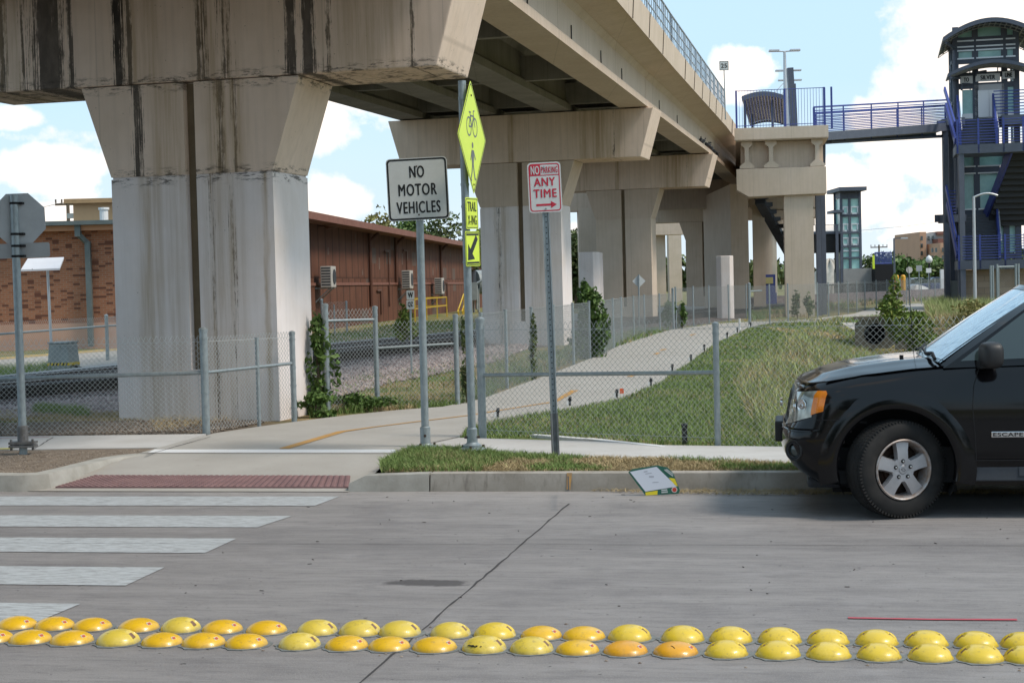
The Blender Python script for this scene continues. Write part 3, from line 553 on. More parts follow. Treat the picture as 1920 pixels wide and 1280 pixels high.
rocks('dirt_pebbles', [G(-60, 848, .15), G(280, 842, .15), IB[8], IB[7], IB[6], IB[5], IB[4], IB[2], IB[1]], 500, .010, .142, m_peb)
def litter(name, poly, dens, ln, z, m):
    X, Y = scatter(poly, dens); blades(name, X, Y, np.full(len(X), z), ln*.25, .005, 4., m)
litter('dry_straw', [rd(2.0, CURB-.02), rd(-1.9, CURB-.02), rd(-1.6, CURB-.10), rd(-.6, CURB-.3), rd(2.5, CURB-.22), rd(4.8, CURB-.25), rd(5, CURB-.02)], 3200, .11, .008, m_grd)
litter('dry_straw', [G(98, 912, 0), G(110, 900, 0), G(150, 880, .02), G(222, 858, .07), G(212, 866, .06), G(165, 886, .02), G(125, 908, 0)], 3500, .09, .03, m_grd)
litter('dry_straw', [G(290, 812, .15), G(380, 800, .15), G(450, 785, .15), G(330, 775, .15), G(280, 785, .15)], 400, .3, .15, m_grd)
# ================= viaduct =================
PR = radians(-15)
PNODE = [(-7.24, -2.6, 3.85), (-2.93, 20., 4.42), (1.38, 42.6, 5.03), (5.63, 63.7, 5.46), (9.9, 85., 5.60), (13.2, 100., 5.45), (17.6, 122, 5.45)]
def pframe(n): x, y, z = PNODE[n]; return FR((x-1.115*cos(PR), y-1.115*sin(PR), 0), PR)    # origin: middle of the front face at the ground
CAPH = 1.27
def pier(n, label, mats, z0=.05):
    Mx = pframe(n); zc = PNODE[n][2]; zj = zc-1.18; ms, mk, mc = mats
    e = thing('viaduct_pier', label, 'bridge pier', Mx.translation, PR, 'concrete piers under the viaduct'); T = 1.14
    gp = [(-1.115, 0), (-.075, 0), (-.06, .09), (.06, .09), (.075, 0), (1.115, 0), (1.115, T), (-1.115, T)]
    full = [(-1.115, 0), (1.115, 0), (1.115, T), (-1.115, T)]; zg = .78
    mb = MB(Mx); mb.prism(full, z0-.3, zg); mb.prism(gp, zg, zj-.015); mb.prism([(x*.985, .015+y*.975) for x, y in gp], zj-.015, zj+.015); mb.build('shaft', ms, e)
    mb = MB(Mx); mb.box(-.06, .06, .084, .1, zg, zc-.02); mb.build('drain_groove', m_groove, e)
    lo = gp; hi = [(x*(1.50/1.115) if abs(x) > 1 else x, y) for x, y in gp]; n_ = 8
    mb = MB(Mx); mb.add([(x, y, zj+.012) for x, y in lo]+[(x, y, zc-.012) for x, y in hi], [tuple(range(n_))[::-1], tuple(range(n_, 2*n_))]+[(i, (i+1) % n_, n_+(i+1) % n_, n_+i) for i in range(n_)]); mb.build('capital', mk, e)
    mb = MB(Mx); mb.prism([(x*.985, .015+y*.97) for x, y in hi], zc-.014, zc+.002); mb.build('joint', m_joint, e)
    mb = MB(Mx); mb.prz([(-3.3, zc), (3.3, zc), (3.66, zc+CAPH), (-3.66, zc+CAPH)], -.03, T+.15); cp = mb.build('cap_beam', mc, e, bevel=.02)
    mb = MB(Mx)
    for gx in GX: mb.box(gx-.2, gx+.2, .15, T-.05, zc+CAPH, zc+CAPH+.05)
    mb.build('bearing', m_blk2, e)
    return e
GX = (-3.08, -1.03, 1.03, 3.08)
pier(1, 'front beige concrete pier with black water stains behind the left fence', (m_sh1, m_capi1, m_cap1))
pier(2, 'second concrete pier from the front, behind the NO PARKING sign', (m_sh2, m_con, m_cap2))
pier(3, 'third concrete pier from the front, behind the white diamond sign', (m_con3, m_con, m_cap2))
pier(5, 'far beige pier under the viaduct seen past the third pier', (m_con, m_con, m_con))
pier(0, 'near concrete pier on the near side of the road', (m_sh2, m_con, m_con))
# superstructure
vd = thing('rail_viaduct', 'elevated concrete rail viaduct with girders and side railing crossing overhead', 'viaduct', pframe(1).translation)
secs = [(pframe(n), PNODE[n][2]+CAPH+.05) for n in range(7)]
def spt(i, x, z, y=.7): M_, zb = secs[i]; return M_ @ Vector((x, y, zb+z))
def ext(name, m, poly, i, g0=.0, g1=.0, parent=vd, lab=None, fly=None):
    n = len(poly); mb = MB(); A = [spt(i, x, z) for x, z in poly]; B = [spt(i+1, x, z) for x, z in poly]; d = (B[0]-A[0]).normalized()
    A = [p+d*g0 for p in A]; B = [p-d*g1 for p in B]
    mb.add(A+B, [tuple(range(n)), tuple(range(n, 2*n))[::-1]]+[(j, n+j, n+(j+1) % n, (j+1) % n) for j in range(n)]); return mb.build(name, m, parent)
for i in range(0, 5):
    for k, gx in enumerate(GX):
        s_ = [(-.37, 0), (.37, 0), (.37, .16), (.26, .26), (.26, .80), (.40, .98), (-.40, .98), (-.26, .80), (-.26, .26), (-.37, .16)]
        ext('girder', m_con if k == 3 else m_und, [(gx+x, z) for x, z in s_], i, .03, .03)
    if i > 0:
        mb = MB(); 
        for fr in (.03, .35, .68, .965):
            for a, b in zip(GX, GX[1:]):
                p = spt(i, a+.27, .2).lerp(spt(i+1, a+.27, .2), fr); q = spt(i, b-.27, .2).lerp(spt(i+1, b-.27, .2), fr); mb.bar(p+Vector((0, 0, .22)), q+Vector((0, 0, .22)), .2, .55)
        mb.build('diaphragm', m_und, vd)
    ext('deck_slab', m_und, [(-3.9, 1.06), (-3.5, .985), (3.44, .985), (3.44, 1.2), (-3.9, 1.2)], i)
    ext('overhang', m_con, [(3.445, .93), (3.56, .96), (4.10, 1.06), (4.10, 1.2), (3.445, 1.2)], i)
    ext('parapet', m_con3, [(4.11, 1.03), (4.15, 1.60), (3.93, 1.60), (3.9, 1.205), (4.1, 1.205)], i, .004, .004)
    ext('parapet', m_con, [(-3.91, 1.03), (-3.95, 1.60), (-3.75, 1.60), (-3.7, 1.205), (-3.9, 1.205)], i, .004, .004)
    # kerb joints of the parapet
    mb = MB()
    for k in range(1, 7):
        p = spt(i, 4.125, 1.03).lerp(spt(i+1, 4.125, 1.03), k/7); q = spt(i, 4.162, 1.60).lerp(spt(i+1, 4.162, 1.60), k/7); mb.tube(p, q, .012, 4)
    mb.build('parapet_joint', m_joint, vd)
m_rl = flat('grey blue railing', (.33, .38, .43), .5, .3)
for i in (1, 2):
    mb = MB(); Lh = (.03, .29, .55, .83)
    g = 44
    for h in Lh: mb.tube(spt(i, 4.06, 1.6+h), spt(i+1, 4.06, 1.6+h), .02 if h < .8 else .03, 5)
    for k in range(g+1):
        p = spt(i, 4.06, 1.6).lerp(spt(i+1, 4.06, 1.6), k/g); mb.tube(p, p+Vector((0, 0, .83)), .013 if k % 4 else .028, 5)
    mb.build('guard_rail', m_rl, vd)
# small conduits on the fascia girder
mb = MB()
for fr in (.03, .22, .42, .60, .76):
    p = spt(1, 3.36, .12).lerp(spt(2, 3.36, .12), fr); mb.tube(p, p+Vector((0, 0, .38)), .012, 5); mb.tube(p, p+Vector((.05, 0, 0)), .02, 5)
for fr in (.15, .4): 
    p = spt(2, 3.36, .12).lerp(spt(3, 3.36, .12), fr); mb.tube(p, p+Vector((0, 0, .38)), .012, 5)
mb.build('conduit', m_blk2, vd)
# pigeons on the girder ledge by the third pier
pg0 = thing('pigeon', 'x', 'pigeon', (0, 0, 0), group='pigeons perched along the girder ledge')
mb = MB(); mb.lathe([(0, -.14), (.035, -.12), (.062, -.05), (.068, .02), (.05, .09), (.0, .12)], 10, Matrix.Rotation(radians(62), 4, 'Y') @ I4); mb.lathe([(0, -.035), (.03, 0), (0, .035)], 8, FR((.12, 0, .11))); mb.add([(.14, -.01, .11), (.14, .01, .11), (.175, 0, .10), (.14, 0, .125)], [(0, 1, 2), (0, 2, 3), (1, 3, 2)])
mb.add([(-.10, -.03, -.03), (-.10, .03, -.03), (-.24, .035, -.09), (-.24, -.035, -.09), (-.1, 0, .01)], [(0, 1, 2, 3), (0, 3, 4), (1, 4, 2), (2, 4, 3)]); mb.build('body', flat('pigeon grey', (.05, .05, .055), .7), pg0, smooth=1)
mb = MB(); mb.tube((.0, .02, -.06), (0, .02, -.11), .006, 5); mb.tube((0, -.02, -.06), (0, -.02, -.11), .006, 5); mb.build('leg', flat('pigeon leg', (.25, .06, .05), .6), pg0)
random.seed(4); tt = [.80, .845, .93, .945, .955, .965, .975, .985]
for k, fr in enumerate(tt+[.03, .06, .11, .2]):
    i = 2 if k < len(tt) else 3; p = spt(i, 3.33+.09, .16).lerp(spt(i+1, 3.42, .16), fr)+Vector((0, 0, .115)); M_ = FR(p, random.uniform(0, 6)) 
    lab = 'dark pigeon perched on the girder ledge near the third pier'
    if k == 0: pg0.matrix_world = M_; pg0['label'] = lab
    else: dup(pg0, M_, lab)
# straddle bent behind the third pier
sb = thing('straddle_bent', 'wide beige portal frame of plain columns behind the third pier', 'bridge pier', (8, 85, 0), 0)
mb = MB(); A = at(1087, 520, 85); B = at(1125, 520, 85); mb.box(A.x, B.x, 85, 86.6, -.2, 5.75); mb.build('column', m_con3, sb)
A = at(1372, 520, 76); B = at(1405, 520, 76); mb = MB(); mb.box(A.x, B.x, 76, 86.6, -.2, at(1390, 345, 76).z); mb.build('column', m_con, sb)
A = at(1060, 387, 85.1); B = at(1372, 387, 85.1); mb = MB(); mb.box(A.x, B.x, 85.2, 86.4, at(1235, 392, 85).z, 7.1); mb.build('cross_beam', m_con, sb)
for px0, px1, d, zt, lab in ((1087, 1124, 60, 473, 'low concrete crash wall standing at the left of the third pier'), (1344, 1376, 67, 480, 'low round-ended concrete crash wall behind the curving trail')):
    A = at(px0, 560, d); B = at(px1, 560, d); z1 = at(px0, zt, d).z; mb = MB(); w_ = B.x-A.x
    pl = [(0, .2), (.2, 0), (w_-.15, 0), (w_, .2), (w_, 1.6), (0, 1.6)] if d > 62 else [(0, 0), (w_*.72, 0), (w_, .35), (w_, 2.2), (0, 2.2)]
    mb.prism(pl, -.2, z1, FR((A.x, d, 0), PR*.5)); tag(mb.build('crash_wall', m_sh2, None, bevel=.03), lab, 'crash wall')
# more far columns seen under the viaduct
for px0, px1, d, yt in ((1227, 1249, 112, 420), (1255, 1279, 128, 424)):
    A = at(px0, 520, d); B = at(px1, 520, d); mb = MB(); mb.box(A.x, B.x, d, d+1.5, -.2, at(px0, yt, d).z); e = mb.build('station_column', m_con3); tag(e, 'far plain beige column in the gap under the viaduct, '+('left of two' if d < 120 else 'right of two'), 'column', 'far columns in the gap')
A = at(1225, 440, 111); B = at(1300, 440, 111); mb = MB(); mb.box(A.x, B.x, 111, 112.6, at(1250, 440, 111).z, at(1250, 395, 111).z); tag(mb.build('cross_beam', m_con3), 'beige beam lying across the far plain columns', 'beam')
# ================= station platform with hammerhead bents =================
SP = thing('station_platform', 'raised beige station platform on hammerhead bents with blue fence', 'station platform', (11.5, 67, 0))
SPR = radians(-8)
def spm(k): return FR((11.0+4.2*k*.55, 67+k*13., 0), SPR)
for k in range(0, 6):
    M_ = spm(k); zc0 = 5.25
    mb = MB(M_); mb.prz([(-1.45, zc0+1.12), (2.25, zc0+1.12), (2.25, zc0), (-.95, zc0-.05), (-1.45, zc0+.25)], -.02, 1.6); mb.build('bent_cap', m_con3, SP, bevel=.02)
    mb = MB(M_); mb.box(.50, 1.70, .15, 1.5, -.3, zc0+.02); mb.build('bent_column', m_con3, SP)
    if k: mb = MB(M_); mb.box(-1.15, -.55, .15, 1.5, -.3, zc0+.1); mb.build('bent_column', m_con3, SP)
def iprof(x, z): return [(x+a, z+b) for a, b in ((-.30, 0), (.30, 0), (.30, .10), (.09, .28), (.09, .86), (.24, .98), (.24, 1.12), (-.24, 1.12), (-.24, .98), (-.09, .86), (-.09, .28), (-.30, .10))]
for gx in (-1.0, 0.0, 1.9):
    mb = MB(spm(0)); mb.prz(iprof(gx, 6.39), .0, 40); mb.build('i_girder', m_con3, SP)
mb = MB(spm(0)); mb.box(-1.25, 2.15, .35, 40, 6.4, 7.5); mb.build('web_wall', m_con, SP)
mb = MB(spm(0)); mb.box(-1.45, 2.35, -.25, 40, 7.52, 7.62); mb.box(-1.5, 2.35, -.3, 0., 7.56, 8.05); mb.build('deck_edge', m_con3, SP)
def pickets(mb, A, B, h, n, r=.018, rails=(.06, 1), post=0, pr=.05):
    A = Vector(A); B = Vector(B)
    for f_ in rails: mb.tube(A+Vector((0, 0, h*f_)), B+Vector((0, 0, h*f_)), r*1.4, 5)
    for i in range(n+1): p = A.lerp(B, i/n); mb.tube(p, p+Vector((0, 0, h)), r, 4)
M_ = spm(0); mb = MB(M_); pickets(mb, (-1.4, -.2, 8.05), (2.25, -.2, 8.05), 1.55, 30, .011); mb.build('picket_fence', m_blue, SP)
for x in (-1.4, .6, 2.2, 2.5): mb = MB(M_); mb.box(x-.04, x+.04, -.24, -.16, 7.9, 9.62); mb.build('fence_post', m_blue, SP)
# stair under the platform (zigzag)
mb = MB(); A = at(1425, 378, 79); B = at(1484, 482, 84); mb.bar(A, B, .5, .22); 
for k in range(9): p = A.lerp(B, k/8); mb.box(p.x-.2, p.x+.35, p.y-.5, p.y+.5, p.z+.1, p.z+.3)
tag(mb.build('escape_stair', m_dsteel), 'dark steel stair flight slanting down under the station platform', 'stairs')
kk = at(1442, 530, 88); mb = MB(); mb.box(kk.x-.35, kk.x+.35, 88, 88.5, kk.z-.55, kk.z+.45); k_ = thing('ticket_machine', 'small blue ticket machine under the station platform', 'ticket machine', (kk.x, 88, 0)); mb.box(kk.x-.4, kk.x+.4, 87.95, 88.55, .1, kk.z-.55); mb.build('cabinet', m_blue, k_)
mb = MB(); mb.box(kk.x-.22, kk.x+.22, 87.97, 88, kk.z-.05, kk.z+.3); mb.build('screen', flat('poster pale', (.45, .42, .2), .5), k_)
mb = MB(); q = at(1428, 510, 88); mb.tube((q.x, q.y, .1), (q.x, q.y, q.z), .09, 8); mb.lathe([(0, 0), (.16, .05), (.16, .3), (0, .35)], 10, FR(q)); tag(mb.build('emergency_call_post', m_blue), 'slim blue call post left of the ticket machine', 'call post')
# platform shelter with curved lattice roof
sh = thing('station_shelter', 'curved lattice-roof shelter on the platform behind blue pickets', 'shelter', (11.2, 72, 8))
A = at(1392, 185, 72); B = at(1474, 190, 72); zt = at(1430, 184, 72).z
mb = MB(); mb.grid(lambda u, v: (A.x+(B.x-A.x)*u+v*.5, 72+v*9, zt+.30*sin(pi*(u*.8+.12))-.15*0-.0), 12, 2); mb.grid(lambda u, v: (A.x+(B.x-A.x)*u, 72+v*.02, zt+.30*sin(pi*(u*.8+.12))-.16+v*.0), 12, 1)
mb.m = I4; tp_ = [(A.x+(B.x-A.x)*u/14, zt+.30*sin(pi*(u/14*.8+.12))) for u in range(15)]; mb = MB(); mb.prz(tp_+[(x, z-.2) for x, z in tp_[::-1]], 72, 72.12); mb.prz([(x+2.3, z) for x, z in tp_]+[(x+2.3, z-.12) for x, z in tp_[::-1]], 84.9, 85); mb.build('roof_edge', m_dsteel, sh)
mb = MB()
for k in range(15): x, z = tp_[k]; mb.bar((x, 72.1, z-.05), (x+2.3, 85, z-.05), .05, .05)
for k in range(16):
    f_ = k/15; mb.path([(x+2.3*f_, 72.1+12.8*f_, z-.06) for x, z in tp_], .025, 4)
mb.build('roof_lattice', flat('grey blue lattice', (.20, .22, .27), .5), sh)
mb = MB(); mb.grid(lambda u, v: (A.x+(B.x-A.x)*u+v*2.3, 72.1+v*12.8, zt+.30*sin(pi*(u*.8+.12))+.01), 14, 2); mb.build('roof_sheet', flat('blue grey roof sheet', (.05, .06, .10), .5), sh)
for x in (.25, 1.5):
    for y in (73, 79): mb = MB(); mb.tube((A.x+x, y, 8), (A.x+x, y, zt), .06, 8); mb.build('column', m_dsteel, sh)
# lamp mast with three pairs of lamps seen in a row = three masts
for px, pyt, pyb, d, wpx, col in ((1471, 97, 245, 69, 29, 0), (1478, 134, 250, 88, 24, 1), (1481, 152, 252, 98, 22, 2)):
    p = at(px, pyt, d); b_ = Vector((p.x, d, 7.6)); e = thing('platform_lamp', ['tallest twin-arm platform lamp mast above the blue pickets', 'middle twin-arm platform lamp behind the tallest mast', 'farthest twin-arm platform lamp behind the tallest mast'][col], 'street lamp', b_, group='twin lamps along the platform')
    mb = MB(); mb.tube(b_, p, .11, 8, .06); mb.build('pole', m_pvc, e)
    s_ = wpx/3000*d
    for sg in (-1, 1): mb = MB(); mb.tube(p, p+Vector((sg*s_*.45, 0, .02)), .035, 6); mb.box(p.x+sg*s_*.35 if sg > 0 else p.x-s_, p.x+s_ if sg > 0 else p.x-s_*.35, d-.14, d+.14, p.z, p.z+.09); mb.build('lamp_head', m_pvc, e, bevel=.02)
mast = thing('canopy_mast', 'dark tapering canopy mast with stay cables behind the platform lamps', 'mast', (at(1484, 240, 84).x, 84, 7.6))
p = at(1481, 128, 84); b_ = at(1488, 245, 84); mb = MB(); mb.bar(b_, p, .42, .3); mb.bar(at(1490, 245, 90), at(1486, 158, 90), .4, .3); mb.build('pylon', m_dsteel, mast)
mb = MB(); mb.tube(at(1468, 157, 84), at(1443, 185, 75), .025, 5); mb.tube(at(1470, 172, 84), at(1458, 186, 76), .025, 5); mb.build('stay_cable', m_pvc, mast)
# 25 sign
e = thing('speed_sign', 'small square white 25 speed sign above the viaduct railing', 'road sign', at(1358, 165, 57)); c_ = at(1357.5, 123.5, 57)
mb = MB(); mb.box(c_.x-.165, c_.x+.165, 57, 57.01, c_.z-.165, c_.z+.165); mb.build('sign_plate', m_signw, e); mb = MB(); mb.tube((c_.x, 57.03, c_.z), (c_.x+.02, 57.03, c_.z-1.9), .02, 6); mb.build('post', m_galv, e)
# ================= text =================
def text(s, h, wt, M_, m, parent, name='lettering', bold=.003, sp=1.08):      # h = letter height, wt = total width
    c = bpy.data.curves.new('t', 'FONT'); c.body = s; c.size = 1; c.space_character = sp; c.resolution_u = 4
    o = bpy.data.objects.new('t', c); SC.collection.objects.link(o); bpy.context.view_layer.update()
    me = bpy.data.meshes.new_from_object(o.evaluated_get(bpy.context.evaluated_depsgraph_get())); bpy.data.objects.remove(o)
    xs = [v.co.x for v in me.vertices]; ys = [v.co.y for v in me.vertices]; kx = (wt-2*bold)/(max(xs)-min(xs)); ky = h/(max(ys)-min(ys)); iv = WM[parent.name].inverted() if parent else I4
    me.transform(Matrix.Diagonal((kx, ky, 1, 1)) @ Matrix.Translation((-(max(xs)+min(xs))/2, -(max(ys)+min(ys))/2, 0)))
    bm = bmesh.new()
    for k, (dx, dy) in enumerate(((-bold, 0), (bold, 0), (0, bold*.6), (0, -bold*.6), (0, 0))): c2_ = me.copy(); c2_.transform(iv @ M_ @ Matrix.Translation((dx, dy, .0004+.00025*k))); bm.from_mesh(c2_); bpy.data.meshes.remove(c2_)
    bm.to_mesh(me); bm.free()
    me.materials.clear(); me.materials.append(m); me.name = name; q = bpy.data.objects.new(name, me); SC.collection.objects.link(q)
    if parent: q.parent = parent; WM[q.name] = WM[parent.name]
    return q
def fface(p, yaw=0., tilt=0.):   # frame whose local xy plane is the sign face seen from -Y, z towards the viewer
    return Matrix.Translation(p) @ Matrix.Rotation(yaw, 4, 'Z') @ Matrix.Rotation(tilt, 4, 'Y') @ Matrix.Rotation(pi/2, 4, 'X')
def rrect(w_, h_, r, n=4):
    o = []
    for cx, cy, a0_ in ((w_/2-r, h_/2-r, 0), (-w_/2+r, h_/2-r, pi/2), (-w_/2+r, -h_/2+r, pi), (w_/2-r, -h_/2+r, 3*pi/2)):
        o += [(cx+r*cos(a0_+pi/2*i/n), cy+r*sin(a0_+pi/2*i/n)) for i in range(n+1)]
    return o
def ring(mb, outer, inner, z, m=None):
    n = len(outer); mb.add([(x, y, z) for x, y in outer]+[(x, y, z) for x, y in inner], [(i, (i+1) % n, n+(i+1) % n, n+i) for i in range(n)], m)
def plate(mb, poly, z0, z1, m=None): mb.prism(poly, z0, z1, m)
def bolt(mb, F_, x, y): mb.tube((x, y, 0), (x, y, .008), .009, 8, m=F_)
def polepts(base, top, r): return base, top
# --- NO MOTOR VEHICLES
S = 16.0
b0 = G(798, 838, .15); b0 = Vector((b0.x, b0.y, .15)); e = thing('regulatory_sign', 'large white NO MOTOR VEHICLES sign on a grey pole in the grass tip', 'road sign', b0)
tp_ = at(785, 330, b0.y); mb = MB(); mb.tube(b0+Vector((0, 0, .16)), tp_, .038, 16); mb.build('pole', m_galv, e, smooth=.8)
mb = MB(); mb.lathe([(0, -.02), (.115, -.02), (.115, .015), (.06, .03), (.052, .04), (.052, .20), (.038, .21)], 16, FR(b0)); mb.build('base_socket', m_galv, e, smooth=.6)
mb = MB(); 
for k in range(3): a_ = 2*pi*k/3; mb.tube(b0+Vector((.09*cos(a_), .09*sin(a_), .0)), b0+Vector((.09*cos(a_), .09*sin(a_), .045)), .013, 6)
mb.tube(b0+Vector((0, -.075, .12)), b0+Vector((0, -.05, .12)), .014, 8); mb.build('bolt', m_rust, e)
c_ = at(783, 354.5, b0.y-.06); FM = fface(c_, radians(-2), radians(-1.6))
W_ = .61
mb = MB(); plate(mb, rrect(W_, W_+.01, .04), -.003, 0, FM); sp_ = mb.build('sign_plate', m_signw, e)
mb = MB(); ring(mb, rrect(W_-.016, W_-.006, .036), rrect(W_-.05, W_-.04, .026), .0012, FM); mb.build('sign_border', m_signk, sp_)
for s_, y, w_ in (('NO', .172, .150), ('MOTOR', -.005, .385), ('VEHICLES', -.18, .44)): text(s_, .115, w_, FM @ Matrix.Translation((0, y, .0015)), m_signk, sp_, bold=.0035, sp=1.15)
mb = MB(); bolt(mb, FM, 0, .225); bolt(mb, FM, 0, -.255); mb.build('bolt', m_rust, sp_)
# --- trail crossing sign pole
b0 = G(886, 848, .15); b0 = Vector((b0.x, b0.y, .15)); e = thing('warning_sign', 'tall pole with yellow-green diamond bicycle and walker sign and two plaques', 'road sign', b0)
tp_ = at(866, 152, b0.y); mb = MB(); mb.tube(b0+Vector((0, 0, .2)), tp_, .038, 16); mb.build('pole', m_galv, e, smooth=.8)
ax = (tp_-b0)
mb = MB(); mb.lathe([(0, -.02), (.13, -.02), (.14, 0), (.14, .03), (.11, .05), (.09, .05), (.09, .075), (.06, .09), (.052, .10), (.052, .23), (.038, .24)], 16, FR(b0)); mb.build('base_socket', m_galv, e, smooth=.6)
mb = MB(); 
for k in range(3): a_ = 2*pi*k/3+.4; mb.tube(b0+Vector((.115*cos(a_), .115*sin(a_), .0)), b0+Vector((.115*cos(a_), .115*sin(a_), .07)), .013, 6)
for s_ in (-1, 1): mb.tube(b0+Vector((s_*.05, -.02, .15)), b0+Vector((s_*.075, -.02, .15)), .012, 8)
mb.build('bolt', m_rust, e)
def onp(py): return b0.lerp(tp_, (848-py)/(848-152.))
YW = radians(77); LZ = radians(-1.4)
mb = MB()
for py in (185, 345, 386, 424, 442, 490): q = onp(py); mb.tube(q-Vector((0, 0, .012)), q+Vector((0, 0, .012)), .043, 12)
mb.build('clamp', m_galv, e)
c_ = at(881.5, 258, b0.y+.0)+Vector((.02, 0, 0)); FM = fface(c_, YW, LZ)
def dia(r, k=.05): 
    o = []
    for i in range(4):
        a_ = pi/2*i; p = Vector((r*cos(a_), r*sin(a_))); o += [tuple(p.lerp(Vector((r*cos(a_-pi/2), r*sin(a_-pi/2))), k)), tuple(p*.985), tuple(p.lerp(Vector((r*cos(a_+pi/2), r*sin(a_+pi/2))), k))]
    return o
mb = MB(); plate(mb, dia(.545), -.003, 0, FM); dp = mb.build('diamond_plate', m_signy, e)
mb = MB(); ring(mb, dia(.528), dia(.512), .0012, FM); mb.build('sign_border', m_signk, dp)
mb = MB()
def seg2(mb, F_, a, b, wd, z=.0016):
    a = Vector((a[0], a[1], z)); b = Vector((b[0], b[1], z)); d = (b-a).normalized(); n = Vector((-d.y, d.x, 0))*wd/2; mb.add([a-n, a+n, b+n, b-n], [(0, 1, 2, 3)], F_)
def circ(cx, cy, r, n=20): return [(cx+r*cos(2*pi*i/n), cy+r*sin(2*pi*i/n)) for i in range(n)]
for cx in (-.115, .115): ring(mb, circ(cx, .10, .095), circ(cx, .10, .078), .0016, FM)
for a, b in (((-.115, .1), (-.05, .205)), ((-.05, .205), (.07, .205)), ((.07, .205), (-.01, .1)), ((-.01, .1), (-.05, .205)), ((-.01, .1), (-.115, .1)), ((.115, .1), (.06, .25)), ((.06, .25), (.11, .26)), ((-.05, .205), (-.065, .235)), ((-.1, .237), (-.03, .237))): seg2(mb, FM, a, b, .016)
mb.add([(x, y, .0016) for x, y in circ(.0, -.075, .03)], [tuple(range(20))], FM)
mb.add([(x, y, .0016) for x, y in ((-.045, -.12), (.035, -.12), (.045, -.17), (.02, -.26), (-.04, -.26), (-.05, -.18))], [tuple(range(6))], FM)
for a, b, w_ in (((.03, -.13), (.10, -.21), .022), ((-.035, -.13), (-.09, -.22), .022), ((.0, -.25), (.06, -.40), .032), ((-.02, -.25), (-.05, -.33), .032), ((-.05, -.33), (-.10, -.40), .028), ((.06, -.4), (.09, -.395), .02), ((-.1, -.4), (-.07, -.415), .02)): seg2(mb, FM, a, b, w_)
mb.build('bicycle_and_walker_symbol', flat('grey symbol ink', (.10, .10, .10), .4), dp)
mb = MB(); bolt(mb, FM, 0, .40); bolt(mb, FM, 0, -.45); mb.build('bolt', m_rust, dp)
q = onp(399); FM = fface(Vector((at(885, 400, b0.y).x, b0.y, q.z)), radians(69), LZ)
mb = MB(); plate(mb, rrect(.305, .30, .02), -.003, 0, FM); dp = mb.build('plaque', m_signy, e, label='yellow-green plaque reading TRAIL X-ING')
mb = MB(); ring(mb, rrect(.285, .28, .016), rrect(.27, .265, .012), .0012, FM); mb.build('sign_border', m_signk, dp)
text('TRAIL', .09, .22, FM @ Matrix.Translation((0, .065, .0015)), m_signk, dp, bold=.002); text('X-ING', .09, .22, FM @ Matrix.Translation((0, -.065, .0015)), m_signk, dp, bold=.002)
q = onp(465); FM = fface(Vector((at(886.5, 465, b0.y).x, b0.y, q.z)), radians(67), LZ)
mb = MB(); plate(mb, rrect(.33, .335, .02), -.003, 0, FM); dp = mb.build('plaque', m_signy, e, label='yellow-green plaque with black arrow pointing down left')
mb = MB(); ring(mb, rrect(.315, .32, .018), rrect(.298, .303, .014), .0012, FM)
seg2(mb, FM, (.10, .11), (-.045, -.035), .062); mb.add([(x, y, .0016) for x, y in ((-.12, -.11), (-.105, .045), (.04, -.10))], [(0, 1, 2)], FM)
for s_ in (-1, 1): seg2(mb, FM, (-.14, .135*s_), (.14, .135*s_), .018)
mb.build('arrow_symbol', m_signk, dp)
# --- NO PARKING
b0 = G(1042, 852, .15); b0 = Vector((b0.x, b0.y, .12)); e = thing('parking_sign', 'red and white NO PARKING ANY TIME sign on a perforated channel post', 'road sign', b0)
tp_ = at(1020.5, 330, b0.y); d_ = (tp_-b0).normalized(); LZ2 = atan2(d_.x, d_.z)
PMx = Matrix.Translation(b0) @ Matrix.Rotation(LZ2, 4, 'Y'); H_ = (tp_-b0).length
prof = [(-.033, 0), (-.022, 0), (-.014, .022), (.014, .022), (.022, 0), (.033, 0), (.033, .004), (.024, .004), (.016, .026), (-.016, .026), (-.024, .004), (-.033, .004)]
mb = MB(PMx); mb.prism(prof, .0, H_); mb.build('post', m_galv, e)
mb = MB(PMx)
for k in range(int(H_/.0508)): z = .03+k*.0508; mb.tube((0, .0215, z), (0, .0205, z), .0065, 8)
mb.build('post_holes', m_blk2, e)
mb = MB(PMx); mb.prism([(x*1.15, y-.004) for x, y in prof], 0, .42); mb.build('ground_stub', mat('weathered stub steel', (.2, .205, .21), (.13, .13, .135), 20, .6, .1, met=.3), e)
c_ = at(1021.5, 351.5, b0.y-.01); FM = fface(c_, radians(-1), radians(-1.5))
mb = MB(); plate(mb, rrect(.312, .468, .035), -.003, 0, FM); sp_ = mb.build('sign_plate', m_signw, e)
mb = MB(); ring(mb, rrect(.288, .444, .03), rrect(.268, .424, .022), .0012, FM)
mb.add([(-.135, .212, .0012), (-.135, .115, .0012), (-.035, .115, .0012), (-.035, .212, .0012)], [(0, 1, 2, 3)], FM); seg2(mb, FM, (-.135, .114), (.135, .114), .008)
seg2(mb, FM, (-.088, -.162), (.06, -.162), .020); mb.add([(.05, -.195, .0016), (.105, -.162, .0016), (.05, -.129, .0016)], [(0, 1, 2)], FM); mb.build('red_border_and_arrow', m_signr, sp_)
text('NO', .078, .080, FM @ Matrix.Translation((-.085, .163, .002)), m_signw, sp_, bold=.002); text('PARKING', .060, .155, FM @ Matrix.Translation((.049, .163, .002)), m_signr, sp_, bold=.0012, sp=1.15)
text('ANY', .076, .200, FM @ Matrix.Translation((0, .052, .002)), m_signr, sp_, bold=.003, sp=1.12); text('TIME', .076, .218, FM @ Matrix.Translation((0, -.055, .002)), m_signr, sp_, bold=.003, sp=1.12)
